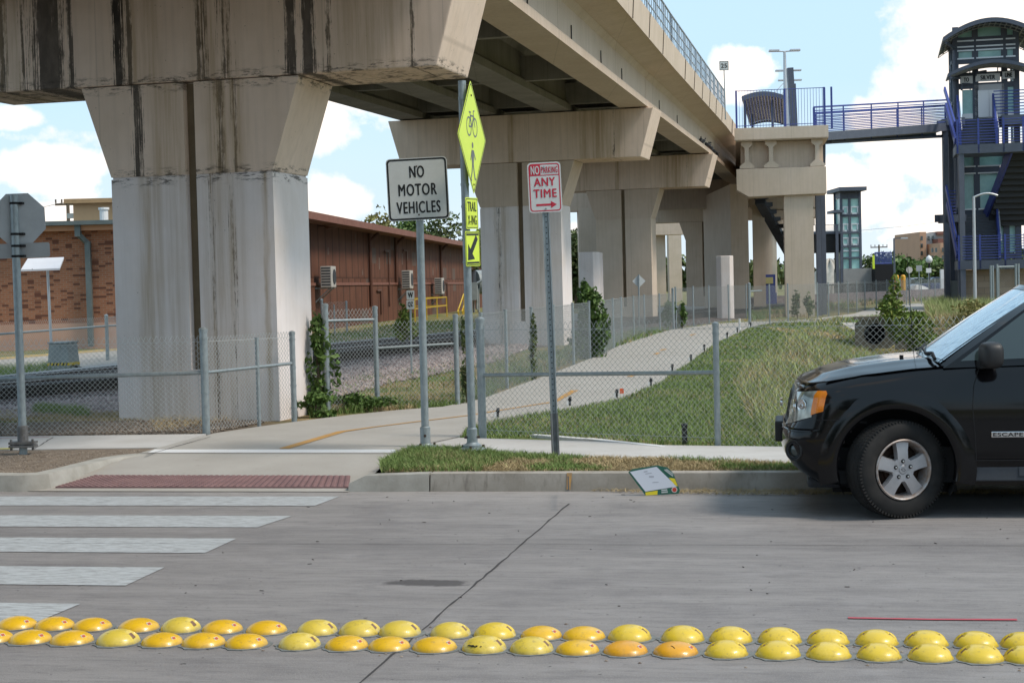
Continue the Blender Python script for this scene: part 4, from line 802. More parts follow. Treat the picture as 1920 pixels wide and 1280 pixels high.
mb = MB(); bolt(mb, FM, 0, .19); bolt(mb, FM, 0, -.20); mb.build('bolt', m_galv, sp_)
# --- stop sign back, left
b0 = G(44, 850, .15); b0 = Vector((b0.x, b0.y, .13)); e = thing('stop_sign', 'grey back of an octagon stop sign on a pole in the dirt island', 'road sign', b0)
tp_ = at(26, 366, b0.y); mb = MB(); mb.tube(b0, tp_, .041, 16); mb.build('pole', m_galv, e, smooth=.8)
mb = MB(); z0 = .10; mb.box(-.13, .13, -.07, .07, .12, .145, FR(b0)); mb.box(-.13, .13, -.07, .07, .085, .11, FR(b0)); mb.lathe([(.055, .14), (.055, .30), (.042, .31)], 14, FR(b0))
for x in (-.11, .11): mb.tube(b0+Vector((x, -.04, .06)), b0+Vector((x, -.04, .17)), .014, 6)
mb.build('slip_base', mat('weathered base steel', (.2, .2, .2), (.12, .11, .1), 20, .6, .2, met=.4), e)
c_ = at(35, 411, b0.y+.07); FM = fface(c_, radians(20), radians(-2)); r8 = .262/cos(pi/8)
mb = MB(); plate(mb, [(r8*cos(pi/8+pi/4*i), r8*sin(pi/8+pi/4*i)) for i in range(8)], -.003, 0, FM); mb.build('sign_plate', m_alu, e)
mb = MB(); plate(mb, [(r8*.97*cos(pi/8+pi/4*i), r8*.97*sin(pi/8+pi/4*i)) for i in range(8)], -.005, -.0035, FM); mb.build('sign_face', m_signr, e)
FM = fface(at(37, 470, b0.y+.07), radians(8), radians(-1)); mb = MB(); plate(mb, rrect(.60, .15, .02), -.003, 0, FM); mb.build('street_name_plate', m_alu, e)
mb = MB()
for py in (381, 438, 460, 479): q = b0.lerp(tp_, (850-py)/(850-366.)); mb.tube(q-Vector((0, 0, .012)), q+Vector((0, 0, .012)), .046, 12); mb.box(0, .085, -.01, .06, -.012, .012, FR(q))
mb.build('clamp', m_blk2, e)
# --- W QZ rail sign
b0 = G(772, 702, .15); e = thing('rail_sign', 'two small stacked white plates W and QZ on a thin post by the track', 'railway sign', b0)
p_ = at(769, 545, b0.y); mb = MB(); mb.tube(b0, p_, .018, 8); mb.build('post', m_galv, e)
for s_, y in (('W', 553), ('QZ', 571)):
    c_ = at(769.5, y, b0.y-.03); FM = fface(c_, radians(-6)); mb = MB(); plate(mb, rrect(.145, .165, .012), -.003, 0, FM); q = mb.build('sign_plate', m_signw, e); text(s_, .10, .10, FM @ Matrix.Translation((0, 0, .002)), m_signk, q, bold=.004)
# --- white diamond back
b0 = G(1198, 600, .15); b0 = G(1198, 619, .15); e = thing('diamond_sign', 'pale back of a small diamond sign on a thin post by the curving trail', 'road sign', b0)
c_ = at(1198, 527, b0.y); mb = MB(); mb.tube(b0, c_+Vector((0, 0, .22)), .028, 8); mb.build('post', m_galv, e); FM = fface(c_+Vector((0, .04, 0)), radians(3)); mb = MB(); plate(mb, dia(.225), -.003, 0, FM); mb.build('sign_plate', flat('pale sign back', (.55, .57, .58), .4), e)
# letters of the 25 plate
sg = [o for o in bpy.data.objects if o.name.startswith('speed_sign')][0]; c_ = at(1357.5, 123.5, 56.99); text('25', .15, .22, fface(c_), m_signk, sg, bold=.006)
mb = MB(); ring(mb, rrect(.31, .31, .01), rrect(.285, .285, .01), 0, fface(c_)); mb.build('sign_border', m_signk, sg)

# ================= chain link fences =================
def linkmesh(P, z0, z1, s=.03, r=.0026, tipz=.025):
    """zigzag wires between ground points P (list of Vector), as numpy arrays"""
    VV, FF, k0 = [], [], 0
    for a, b in zip(P, P[1:]):
        L_ = (b-a).length; n = max(2, int(L_/s)); m_ = int((z1-z0)/s); u = np.array((b-a).normalized()); nrm = np.array([-u[1], u[0], 0])
        zz = z0+(z1-z0)*np.arange(m_+1)/m_
        J, K = np.meshgrid(np.arange(n), np.arange(m_+1), indexing='ij'); par = (J+K) % 2
        x = (J+par)*(L_/n); y = np.where(K % 2 == 0, .0025, -.0025); z = zz[K]+(K == m_)*tipz
        base = np.array(a); dz = (b.z-a.z)*x/L_
        C = base[None, None, :2]+x[..., None]*u[:2]+y[..., None]*nrm[:2]; C = np.concatenate([C, (a.z+z+dz)[..., None]], 2)     # n,m+1,3
        offs = np.stack([nrm*r, u*r*.9-nrm*r*.5, -u*r*.9-nrm*r*.5]); V_ = (C[:, :, None, :]+offs[None, None]).reshape(-1, 3)
        idx = np.arange(n*(m_+1)*3).reshape(n, m_+1, 3)+k0; q = []
        for t_ in range(3): q.append(np.stack([idx[:, :-1, t_], idx[:, :-1, (t_+1) % 3], idx[:, 1:, (t_+1) % 3], idx[:, 1:, t_]], -1).reshape(-1, 4))
        VV.append(V_); FF += q; k0 += len(V_)
    return np.concatenate(VV), np.concatenate(FF)
def fence(label, runs, posts, rails, group='chain link fences', s=.03, r=.0027, caps=True, wires=()):
    """runs: [(P, z0, z1)], posts: [(x,y,z0,z1,r)], rails: [(p,q,r)]"""
    p0 = runs[0][0][0]; e = thing('chain_link_fence', label, 'fence', (p0.x, p0.y, .1), 0, group)
    for P, z0, z1 in runs: V_, F_ = linkmesh([Vector((p.x, p.y, 0)) for p in P], z0, z1, s, r); npobj('wire_mesh', V_, F_, m_wire, e)
    for x, y, z0, z1, rr in posts:
        mb = MB(); mb.tube((x, y, z0), (x, y, z1), rr, 14 if y < 30 else 8); mb.lathe([(rr*1.12, z1-.02), (rr*1.15, z1+.015), (rr*.7, z1+rr*.7), (0, z1+rr*.9)], 14 if y < 30 else 8, FR((x, y, 0)))
        if y < 30 and rr > .025:
            for f_ in (.18, .42, .62, .93): mb.tube((x, y, z0+(z1-z0)*f_-.012), (x, y, z0+(z1-z0)*f_+.012), rr*1.12, 14)
        mb.build('post', m_galv, e, smooth=.7)
    for p, q, rr in rails: mb = MB(); mb.tube(p, q, rr, 8); mb.build('rail', m_galv, e, smooth=.8)
    for p, q in wires: mb = MB(); mb.tube(p, q, .003, 4); mb.build('tension_wire', m_wire, e)
    return e
def g2(px, py, z=.15): p = G(px, py, z); return Vector((p.x, p.y, 0))
def zat(px, py, y): return at(px, py, y).z
def Vz(p, z): return Vector((p.x, p.y, z))
# front left corner fence
C1 = g2(387, 811); Lf = Vector((-9.5, C1.y+.08, 0)); C2 = g2(552, 786); Cm = g2(486, 796)
zt = zat(387, 632, C1.y)
fence('chain link fence standing across the front pier with a thick corner post', [([Lf, C1], .18, zt), ([C1, C2], .17, zt-.02)],
      [(C1.x, C1.y, .1, zat(387, 619, C1.y), .045), (Cm.x, Cm.y, .1, zt-.06, .024), (C2.x, C2.y, .1, zt-.02, .036), (-8.2, C1.y+.07, .1, zt, .024)],
      [(Vz(Lf, .80), Vz(C1, .84), .024), (Vz(C1, .84), Vz(C2, .85), .02)], wires=[(Vz(Lf, zt-.05), Vz(C1, zt-.05)), (Vz(C1, zt-.05), Vz(C2, zt-.07)), (Vz(C1+Vector((-.07, 0, 0)), .15), Vz(C1+Vector((-.07, 0, 0)), zt))])
# middle fence and trail-side fence
D1 = g2(615, 773); D2 = g2(708, 764); D3 = g2(858, 758); D4 = g2(905, 746); tr = [D3, D4]+[g2(*p) for p in ((951, 727), (1040, 697), (1133, 661), (1166, 644), (1209, 629), (1263, 617))]
z1 = zat(615, 584, D1.y); z2 = zat(858, 602, D3.y)
fence('chain link fence beside the leafy vine and left edge of the orange-lined path', [([D1, D2], .15, z1), ([D2, D3], .15, z2)],
      [(D1.x, D1.y, .1, zat(611, 573, D1.y), .04), (D2.x, D2.y, .1, zat(706, 577, D2.y), .034), (D3.x, D3.y, .1, zat(856, 592, D3.y), .034)], [(Vz(D1, z1-.12), Vz(D2, z1-.13), .02), (Vz(D2, .95), Vz(D3, .98), .018)])
pts = []; 
for a, b in zip(tr[1:], tr[2:]):
    n = max(1, round((b-a).length/2.6)); pts += [a.lerp(b, k/n) for k in range(n)]
zt4 = 1.33
fence('long chain link fence curving away along the left edge of the trail', [([q for q in tr], .13, zt4)], [(p.x, p.y, .05, zt4+.03, .026) for p in pts]+[(tr[-1].x, tr[-1].y, .05, 1.5, .045)], [], s=.035, r=.0018)
# near right fence
E1 = g2(905, 818); E2 = g2(1346, 834); E3 = Vector((3.7, 14.75, 0)); E4 = Vector((7.5, 14.1, 0))
zt5 = zat(1346, 604, E2.y)
fence('chain link fence across the lawn between the NO PARKING sign and the car', [([E1, E2], .17, zt5), ([E2, E3, E4], .15, zt5)],
      [(E1.x, E1.y, .1, zat(904, 600, E1.y), .044), (E2.x, E2.y, .1, zt5-.02, .030), (5.4, 14.46, .1, zt5, .03)], [(Vz(E1, zat(905, 703, E1.y)), Vz(E2, zat(1342, 698, E2.y)), .021)], wires=[(Vz(E1, zt5-.06), Vz(E2, zt5-.06)), (Vz(E2, zt5-.05), Vz(E3, zt5-.05)), (Vz(E1, .22), Vz(E2, .22))])
# far fences
K = [g2(*p) for p in ((1406, 612), (1478, 603), (1533, 597), (1622, 582), (1700, 573), (1778, 566))]
pts = []
for a, b in zip(K, K[1:]):
    n = max(1, round((b-a).length/3.)); pts += [a.lerp(b, k/n) for k in range(n)]
fence('far chain link fence between the trail bend and the stair tower', [(K, .12, 1.5)], [(p.x, p.y, .05, 1.55, .028) for p in pts[1:]]+[(K[0].x, K[0].y, .05, 1.6, .05)], [(Vz(K[0], 1.35), Vz(K[0].lerp(K[1], .3), 1.35), .025)], s=.05, r=.0023)
K = [g2(*p) for p in ((1268, 616), (1330, 606), (1400, 597))]
fence('far chain link fence right of the third pier beside the shaded track', [(K, .12, 1.5)], [(p.x, p.y, .05, 1.55, .028) for p in (K[0], K[0].lerp(K[1], .5), K[1], K[1].lerp(K[2], .5), K[2])], [], s=.05, r=.0023)
K = [Vector((-15.5, 31.5, 0)), Vector((-11.4, 34.5, 0)), g2(202, 676), g2(240, 668), Vector((-8.6, 43, 0))]
fence('chain link fence in front of the brick building at far left', [(K, .12, 1.2)], [(-14.4, 32.2, .05, 1.2, .03), (K[1].x, K[1].y, .05, 1.22, .03), (K[2].x, K[2].y, .05, 1.25, .045), (K[4].x, K[4].y, .05, 1.2, .03)], [(Vz(K[1], .95), Vz(K[2], 1.0), .024), (Vz(K[2], 1.0), Vz(K[4], 1.0), .022)], s=.04, r=.0022)
K = [at(604, 600, 56), at(650, 600, 57.5)]; K = [Vector((k.x, k.y, 0)) for k in K]
fence('short chain link fence stub at the foot of the brown warehouse wall', [(K, .12, 1.3)], [(K[0].x, K[0].y, .05, 1.4, .05), (K[1].x, K[1].y, .05, 1.3, .04), ((K[0].x+K[1].x)/2, 56.7, .05, 1.2, .03)], [], s=.05, r=.0023)

# ================= yellow traffic buttons =================
def yel(name, a, b, dirt=.2):
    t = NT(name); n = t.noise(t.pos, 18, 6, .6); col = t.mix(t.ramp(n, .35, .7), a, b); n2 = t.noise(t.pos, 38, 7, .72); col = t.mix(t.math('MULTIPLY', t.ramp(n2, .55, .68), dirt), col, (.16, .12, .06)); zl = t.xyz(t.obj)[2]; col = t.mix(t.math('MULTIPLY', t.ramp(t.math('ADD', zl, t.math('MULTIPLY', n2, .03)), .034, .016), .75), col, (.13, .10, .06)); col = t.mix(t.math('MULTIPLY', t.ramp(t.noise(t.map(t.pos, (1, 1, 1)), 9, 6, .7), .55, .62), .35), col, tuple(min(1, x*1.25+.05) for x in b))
    t.bump(t.noise(t.pos, 60), .06, .003); return t.done(col, .34, 0, .45, .15)
YM = {'O': yel('orange-yellow ceramic', (.70, .42, .012), (.62, .36, .016), .5), 'P': yel('pale lemon ceramic', (.64, .475, .055), (.56, .42, .065), .6), 'Y': yel('bright yellow ceramic', (.67, .475, .03), (.60, .43, .04), .45), 'D': yel('deep orange ceramic', (.68, .32, .012), (.60, .29, .012), .3)}
m_pad = mat('grey epoxy pad', (.20, .215, .215), (.13, .14, .14), 20, .7, .3); m_refl = mat('brown reflector face', (.22, .11, .05), (.14, .075, .04), 60, .4, .1); m_refw = flat('white reflector frame', (.55, .52, .46), .4); m_refr = flat('red reflector lens', (.42, .08, .03), .35)
def dome_proto(kind, both):
    o = thing('traffic_button', 'x', 'traffic button', (0, 0, 0), RA, 'yellow traffic buttons in two rows on the road'); Mx = FR((0, 0, 0), RA)
    tall = kind in 'PY'; R_, H_ = .108, (.061 if tall else .050); mb = MB(Mx); nu, nv = 48, 12
    def fn(u, v):
        th = 2*pi*u; r = R_*v; k = 1-v**(2.3 if tall else 2.1); z = .004+H_*max(0, k)**(.62 if tall else .60); x, y = r*cos(th), r*sin(th)
        if v > .985: z = .004
        if v > .9: z = max(z, .010) if v < .985 else .003
        if tall:     # sides with recessed flats for reflectors
            for sg in ((-1, 1) if both else (1,)):
                dx = x*sg-.050
                if dx > 0 and abs(y) < .026: z = min(z, .004+.048-(dx)*.92)
        return (x, y, max(z, .003))
    mb.grid(fn, nu, nv); d = mb.build('ceramic_dome', YM[kind], o, smooth=.7)
    mb = MB(Mx); n = 22; rr = [.125*(1+.05*sin(3*i)+.04*cos(5*i+1)) for i in range(n)]; mb.prism([(rr[i]*cos(2*pi*i/n), rr[i]*sin(2*pi*i/n)) for i in range(n)], .0005, .0045); mb.build('epoxy_pad', m_pad, o)
    for sg in ((-1, 1) if both else (1,)):
        if tall: c_ = Vector((sg*.071, -.004, .0355)); tl = 43; wz, hz = .038, .032
        else: c_ = Vector((sg*.078, -.028, .037)); tl = 42; wz, hz = .026, .020
        Q_ = Mx @ Matrix.Rotation(0 if tall else sg*radians(-22), 4, 'Z') @ Matrix.Translation(c_ if tall else Vector((sg*.079, 0, .034))) @ Matrix.Rotation(sg*radians(tl), 4, 'Y')
        mb = MB(Q_); mb.box(-hz/2, hz/2, -wz/2, wz/2, -.002, .003); f_ = mb.build('reflector', m_refl if tall else m_refw, o, bevel=.001)
        if not tall: mb = MB(Q_); mb.box(-hz*.32, hz*.32, -wz*.36, wz*.36, .003, .0045); mb.build('lens', m_refr, f_)
    return o
back = [(32, 'O'), (102, 'O'), (173, 'O'), (260, 'O'), (339, 'P'), (417, 'O'), (500, 'O'), (595, 'P'), (675, 'P'), (750, 'P'), (845, 'P'), (928, 'Y'), (1015, 'O'), (1095, 'O'), (1181, 'Y'), (1280, 'Y'), (1370, 'Y'), (1462, 'Y'), (1553, 'Y'), (1644, 'Y'), (1737, 'Y'), (1830, 'Y'), (1918, 'Y')]
front = [(-14, 'O'), (57, 'O'), (135, 'O'), (222, 'P'), (304, 'O'), (382, 'O'), (462, 'O'), (562, 'P'), (650, 'O'), (730, 'O'), (815, 'O'), (908, 'P'), (997, 'P'), (1083, 'O'), (1173, 'D'), (1267, 'D'), (1362, 'Y'), (1459, 'Y'), (1554, 'Y'), (1648, 'Y'), (1745, 'Y'), (1838, 'Y'), (1925, 'Y')]
ORD = 'first second third fourth fifth sixth seventh eighth ninth tenth eleventh twelfth'.split()
NMK = {'O': 'orange-yellow traffic button', 'P': 'pale lemon traffic button', 'Y': 'bright yellow traffic button', 'D': 'deep orange traffic button'}
spec = {('front', 908): 'pale lemon traffic button with a dark tar stain, front row', ('front', 997): 'pale lemon traffic button right of the stained one, front row', ('back', 845): 'pale worn traffic button with a chipped left side, back row', ('front', 1267): 'deep orange traffic button with a short crack, front row', ('front', 1173): 'plain deep orange traffic button, front row'}
protos = {}; random.seed(3)
for row, lst, ya, yb, xa, xb in (('back', back, 1174, 1208, 32, 1770), ('front', front, 1201, 1235, 57, 1838)):
    n_ = len(lst)
    for i, (px, k) in enumerate(lst):
        py = ya+(yb-ya)*(px-xa)/(xb-xa); p = G(px, py, 0); both = px > 1200 and k == 'Y'; M_ = FR(p, RA+random.uniform(-.06, .06)) @ Matrix.Diagonal((random.uniform(.97, 1.03),)*3+(1,))
        if i < n_/2: pos = ORD[i]+' from the left'
        else: pos = (ORD[n_-1-i]+' from the right') if n_-1-i else 'rightmost'
        if pos == 'first from the left': pos = 'leftmost'
        lab = spec.get((row, px), '%s in the %s row, %s' % (NMK[k], row, pos))
        if (k, both) not in protos: protos[(k, both)] = o = dome_proto(k, both); o.matrix_world = M_; o['label'] = lab
        else: o = dup(protos[(k, both)], M_, lab)
        WM[o.name] = M_.copy()
        if (row, px) == ('front', 908):
            mb = MB(M_)
            for _ in range(26):
                x = random.gauss(-.03, .016); y = -sqrt(max(0, .0075-x*x))-.006*random.random(); rr = math.hypot(x, y); z = .004+.061*max(0, 1-(rr/.108)**2.3)**.62; mb.lathe([(0, -.002), (random.uniform(.003, .008), 0), (0, .002)], 6, FR((x, y, z)))
            mb.build('tar_stain', m_blk2, o)
        if (row, px) == ('front', 1267):
            mb = MB(M_); P_ = [(-.02+.004*j, -.05+.002*sin(j), 0) for j in range(6)]; P_ = [Vector((x, y-.004*j, .004+.050*max(0, 1-(math.hypot(x, y-.004*j)/.108)**2.1)**.60+.0006)) for j, (x, y, _) in enumerate(P_)]; mb.path(P_, .0018, 4); mb.build('crack', m_blk2, o)
# leftovers of grout around the buttons
mb = MB(); random.seed(11)
for _ in range(160):
    a_ = random.uniform(-3.2, 3.2); p = rd(a_, 7.62+random.gauss(0, .18), 0); mb.lathe([(0, 0), (random.uniform(.004, .012), .001), (0, .006)], 5, FR((p.x, p.y, .001)))
st(mb.build('road_debris', m_peb), 'stuff')
mb = MB()
for _ in range(90):
    p = rd(random.uniform(-4, 6), random.uniform(8.5, 13.2), 0); mb.box(0, random.uniform(.006, .035), 0, .005, .0, .003, FR((p.x, p.y, .001), random.uniform(0, 3)))
st(mb.build('road_debris', m_tie), 'stuff')
# ================= campaign placard on the kerb =================
P4 = [at(1179, 884, 13.52), at(1207, 926, 13.28), at(1273, 923, 13.24), at(1246, 872, 13.60)]
P4[0].z, P4[3].z = .20, .235; P4[1].z, P4[2].z = .012, .018
for i, (px, py) in enumerate(((1179, 884), (1207, 926), (1273, 923), (1246, 872))): x, y, q = ray(px, py); t_ = (P4[i].z-EYE)/q; P4[i].x, P4[i].y = x*t_, y*t_
o_ = P4[1]; U_ = (P4[2]-P4[1]); U_.normalize(); V_ = (P4[0]-P4[1]); V_ = (V_-U_*V_.dot(U_)); V_.normalize(); N_ = U_.cross(V_); PM = Matrix(((U_.x, V_.x, N_.x, o_.x), (U_.y, V_.y, N_.y, o_.y), (U_.z, V_.z, N_.z, o_.z), (0, 0, 0, 1)))
def pl(px, py):     # sight line onto the placard plane
    x, y, q = ray(px, py); d = Vector((x, y, q)); t_ = (o_-Vector((0, 0, EYE))).dot(N_)/d.dot(N_); w_ = PM.inverted() @ (Vector((0, 0, EYE))+d*t_); return (w_.x, w_.y)
e = thing('placard', 'green, yellow and white cardboard placard lying against the kerb', 'placard', o_)
def face(pts, z, m, name, par=e, th=.0): 
    mb = MB(PM); P_ = [pl(*p) for p in pts]; n = len(P_); mb.prism(P_, z-th, z) if th else mb.add([(x, y, z) for x, y in P_], [tuple(range(n))]); return mb.build(name, m, par, fix=bool(th))
m_plg = flat('placard green', (.025, .12, .085), .5); m_ply = flat('placard yellow', (.72, .60, .03), .5); m_plw = flat('placard white', (.62, .66, .74), .5)
bd = face([(1178, 885), (1186, 879), (1232, 872), (1252, 876), (1262, 886), (1275, 919), (1272, 925), (1210, 928)], 0, m_plg, 'board', th=.006)
face([(1181, 884), (1231, 874.5), (1269, 911.5), (1210, 921)], .002, m_plw, 'white_sheet', bd); face([(1210, 922.5), (1233, 919), (1232.5, 927), (1210.5, 928)], .002, m_ply, 'yellow_patch', bd); face([(1254, 895), (1265, 896.5), (1271, 911), (1265.5, 909.5)], .002, m_ply, 'yellow_patch', bd)
c_ = pl(1264.5, 917.5); mb = MB(PM); mb.add([(c_[0]+x, c_[1]+y, .0025) for x, y in circ(0, 0, .024)], [tuple(range(20))]); mb.build('round_emblem', flat('emblem white', (.6, .58, .55), .5), bd, fix=False); mb = MB(PM); mb.add([(c_[0]+x, c_[1]+y, .0032) for x, y in circ(0, 0, .018)], [tuple(range(20))]); mb.build('round_emblem', flat('emblem red', (.5, .06, .04), .5), bd, fix=False)
mb = MB(PM); 
for (xa, ya, xb, yb, w_) in ((1240, 918.5, 1251, 917.5, .012), (1240, 922.5, 1252, 921.5, .012), (1246, 880, 1262, 892, .010), (1249, 879, 1262, 888, .008)): seg2(mb, I4, pl(xa, ya), pl(xb, yb), w_, .003)
mb.build('faint_print', flat('placard pale print', (.45, .5, .5), .6), bd, fix=False)
mb = MB(PM)
for (xa, ya, xb, yb, w_) in ((1207, 884, 1214, 883, .008), (1210, 888, 1222, 886, .006), (1217, 893, 1226, 893, .012), (1223, 904, 1235, 903, .005)): seg2(mb, I4, pl(xa, ya), pl(xb, yb), w_, .003)
mb.build('faint_print', flat('placard grey print', (.38, .40, .46), .6), bd, fix=False)
# ================= markers along the trail =================
mk = thing('trail_marker', 'x', 'marker post', (0, 0, 0), 0, 'small black marker stakes along the trail edge'); mb = MB(); mb.box(-.020, .018, -.015, .015, -.02, .10); mb.box(-.010, .026, -.016, .016, .07, .125); mb.build('stake', m_black, mk); mb = MB(); mb.box(-.038, -.012, -.024, -.017, .0, .08); mb.build('tag', m_wht, mk)
ml = [(933, 784, 'white-tagged black marker stake nearest the fence corner post'), (1068, 762, 'black marker stake just right of the NO PARKING post'), (1156, 747, 'black marker stake next to the orange flag'), (1220, 725, 'black marker stake on the lawn edge right of the orange flag'), (1260, 697, 'black marker stake where the lawn edge meets the fence rail'), (1295, 678, 'black marker stake left of the tall fence post, lower one'), (1320, 658, 'black marker stake left of the tall fence post, upper one'), (1363, 634, 'black marker stake just right of the fence post top'), (1382, 624, 'black marker stake beside the thin white stake'), (1407, 614, 'farthest black marker stake at the trail bend')]
for i, (px, py, lab) in enumerate(ml):
    p = G(px, py, .14); sc_ = 1+max(0, (p.y-18))*.012; M_ = FR(p) @ Matrix.Diagonal((sc_, sc_, sc_, 1))
    if i == 0: mk.matrix_world = M_; mk['label'] = lab
    else: dup(mk, M_, lab)
p = G(1284, 832, .14); mb = MB(); mb.box(-.025, .025, -.02, .02, 0, .19, FR(p)); mb.lathe([(.03, .17), (.034, .2), (0, .21)], 8, FR(p)); tag(mb.build('marker_stake', m_black), 'single short black stake in the grass behind the near fence', 'marker post')
p = G(1163, 747, .14); e = thing('marker_flag', 'tiny orange flag on a wire at the lawn edge', 'marker flag', p); mb = MB(); mb.tube(p, p+Vector((0, 0, .13)), .003, 4); mb.build('wire', m_wire, e); mb = MB(); mb.box(p.x-.005, p.x+.05, p.y-.004, p.y+.004, p.z+.07, p.z+.14); mb.build('flag', flat('flag orange', (.8, .12, .03), .6), e)
p = G(1387, 621, .14); mb = MB(); mb.tube(p, p+Vector((0, 0, .40)), .03, 6); tag(mb.build('white_stake', m_wht), 'thin white stake at the trail bend', 'marker post')
# ================= black SUV =================
PSI = radians(-10)
CM = FR((2.145, 12.52, 0), PSI)
car = thing('parked_car', 'black SUV with amber turn signal and turned front wheel by the kerb', 'car', CM.translation, PSI)
t = NT('black car paint'); t.done((.0035, .0035, .0045), .09, 0, .36); t.bump(t.noise(t.obj, 3, 2), .02, .02); m_paint = t.m
m_clad = mat('grey plastic cladding', (.045, .05, .058), (.038, .042, .05), 10, .55, .1)
def ip(x, T):
    for (a, b), (c_, d) in zip(T, T[1:]):
        if x <= c_: return b+(d-b)*max(0, (x-a)/(c_-a))
    return T[-1][1]
fT = [(z_, f_-.065) for z_, f_ in ((.20, .34), (.26, .22), (.33, .10), (.42, .03), (.52, 0), (.60, .0), (.645, .02), (.68, .065), (.80, .085), (.90, .115), (.95, .17), (1.0, .22))]
TT = [(.2, .80), (.3, .86), (.42, .90), (.6, .905), (.8, .905), (.92, .895), (.98, .875), (1.02, .85)]
zsh = [(0, .945), (.15, .97), (.3, .995), (.55, 1.035), (.9, 1.075), (1.35, 1.105), (2.5, 1.12), (4.4, 1.15)]
PATH = [(0, 0), (.2, .003), (.38, .008), (.55, .018), (.7, .035), (.8, .055), (.88, .085), (.94, .13), (.98, .20), (1, .31)]
SIDE = [.46, .56, .66, .76, .86, .96, 1.06, 1.16, 1.27, 1.39, 1.55, 1.8, 2.1, 2.5, 3.0, 3.4, 3.8, 4.1, 4.25]
NQ = len(PATH)+len(SIDE)
def outl(q, z):     # q float index along the plan path -> (s, t)
    i = min(int(q), NQ-2); f_ = q-i
    def pt(i):
        T_ = ip(z, TT); s0 = ip(z, fT)
        if i < len(PATH): a, b = PATH[i]; return (s0*(1-.25*a)+b*1.0*(1 if z > .3 else 1), a*T_)
        return (max(SIDE[i-len(PATH)], s0*.75+.37+.02*(i-len(PATH))), T_)
    a, b = pt(i), pt(i+1); return (a[0]+(b[0]-a[0])*f_, a[1]+(b[1]-a[1])*f_)
def surf(q, z, o=0.):
    s, t_ = outl(q, z); a = outl(max(q-.2, 0), z); b = outl(min(q+.2, NQ-1), z); d = Vector((b[0]-a[0], b[1]-a[1])); n = Vector((-d.y, d.x)).normalized()
    return (s+n.x*o, -(t_+n.y*o), z)
WZ = [0, .07, .16, .28, .36, .44, .52, .62, .72, .82, .9, .96, 1.]
def bodyz(q, w_): s, t_ = outl(q, .95); zt_ = ip(s, zsh); return .235+(zt_-.235)*w_
mb = MB(CM); k = len(WZ)
for sg in (1, -1):
    vs = []
    for q in range(NQ):
        for w_ in WZ:
            z = bodyz(q, w_); zz = min(z, 1.02); s, t_ = outl(q, zz if w_ < .9 else min(zz, 1.0)); 
            if w_ == 1.: t_ -= .050
            elif w_ > .93: t_ -= .018
            elif w_ > .87: t_ -= .004
            vs.append((s, -t_*sg, z))
    mb.add(vs, [(i*k+j, (i+1)*k+j, (i+1)*k+j+1, i*k+j+1) for i in range(NQ-1) for j in range(k-1)])
    # rear cap and floor
    R0 = (NQ-1)*k; mb.add([vs[R0+j] for j in range(k)]+[(4.42, 0, vs[R0+j][2]) for j in range(k)], [(j, j+1, k+j+1, k+j) for j in range(k-1)])
    mb.add([vs[i*k] for i in range(NQ)]+[(vs[i*k][0], 0, vs[i*k][2]) for i in range(NQ)], [(i, i+1, NQ+i+1, NQ+i) for i in range(NQ-1)])
body = mb.build('body', m_paint, car, smooth=.75)
# wheel arches (boolean)
WX = (.775, 3.395)
def cut(o, cutters):
    mb = MB(CM)
    for (x, y0, y1, r) in cutters:
        n = 40; mb.add([(x+r*cos(2*pi*i/n), y, .375+r*sin(2*pi*i/n)) for y in (y0, y1) for i in range(n)], [tuple(range(n)), tuple(range(n, 2*n))[::-1]]+[(i, n+i, n+(i+1) % n, (i+1) % n) for i in range(n)])
    c_ = mb.build('cutter', None, o.parent); m_ = o.modifiers.new('b', 'BOOLEAN'); m_.object = c_; m_.operation = 'DIFFERENCE'; m_.solver = 'EXACT'
    bpy.context.view_layer.update(); me = bpy.data.meshes.new_from_object(o.evaluated_get(bpy.context.evaluated_depsgraph_get())); o.modifiers.clear(); o.data = me; bpy.data.objects.remove(c_)
# open shell: delete faces inside the arch then add a flare that hides the edge
def delarch(o):
    me = o.data; bm = bmesh.new(); bm.from_mesh(me)
    for wx in WX:
        for _ in range(2):
            e_ = list({e for f in bm.faces for e in f.edges if abs(f.calc_center_median().y) > .6 and abs((f.calc_center_median()-Vector((wx, f.calc_center_median().y, .375))).length-.42) < .09}); bmesh.ops.subdivide_edges(bm, edges=e_, cuts=1, use_grid_fill=True)
        dl = [f for f in bm.faces if abs(f.calc_center_median().y) > .55 and math.hypot(f.calc_center_median().x-wx, f.calc_center_median().z-.375) < .425]
        bmesh.ops.delete(bm, geom=dl, context='FACES')
    bm.to_mesh(me); bm.free()
delarch(body)
for wx in WX:
    for sg in (-1, 1):
        mb = MB(CM)
        def ffl(u, v):
            a_ = radians(-14)+radians(208)*u; prof = [(.41, .80), (.415, .908), (.428, .918), (.455, .920), (.50, .915), (.56, .900)]
            i = v*5; j = min(int(i), 4); f_ = i-j; r = prof[j][0]+(prof[j+1][0]-prof[j][0])*f_; y = prof[j][1]+(prof[j+1][1]-prof[j][1])*f_
            r *= 1+.06*max(0, sin(a_)-.5)*0; return (wx+r*cos(a_)*1.0, sg*y, .375+r*sin(a_))
        mb.grid(ffl, 40, 5); mb.build('fender_flare', m_paint, car, smooth=1.2)
        mb = MB(CM); mb.grid(lambda u, v: (wx+.43*cos(radians(-30)+radians(240)*u), sg*(.55+.33*v), .375+.43*sin(radians(-30)+radians(240)*u)), 30, 2); mb.grid(lambda u, v: (wx-.45+.9*u, sg*.56, .15+.7*v), 2, 2); mb.build('wheel_well', m_blk2, car)
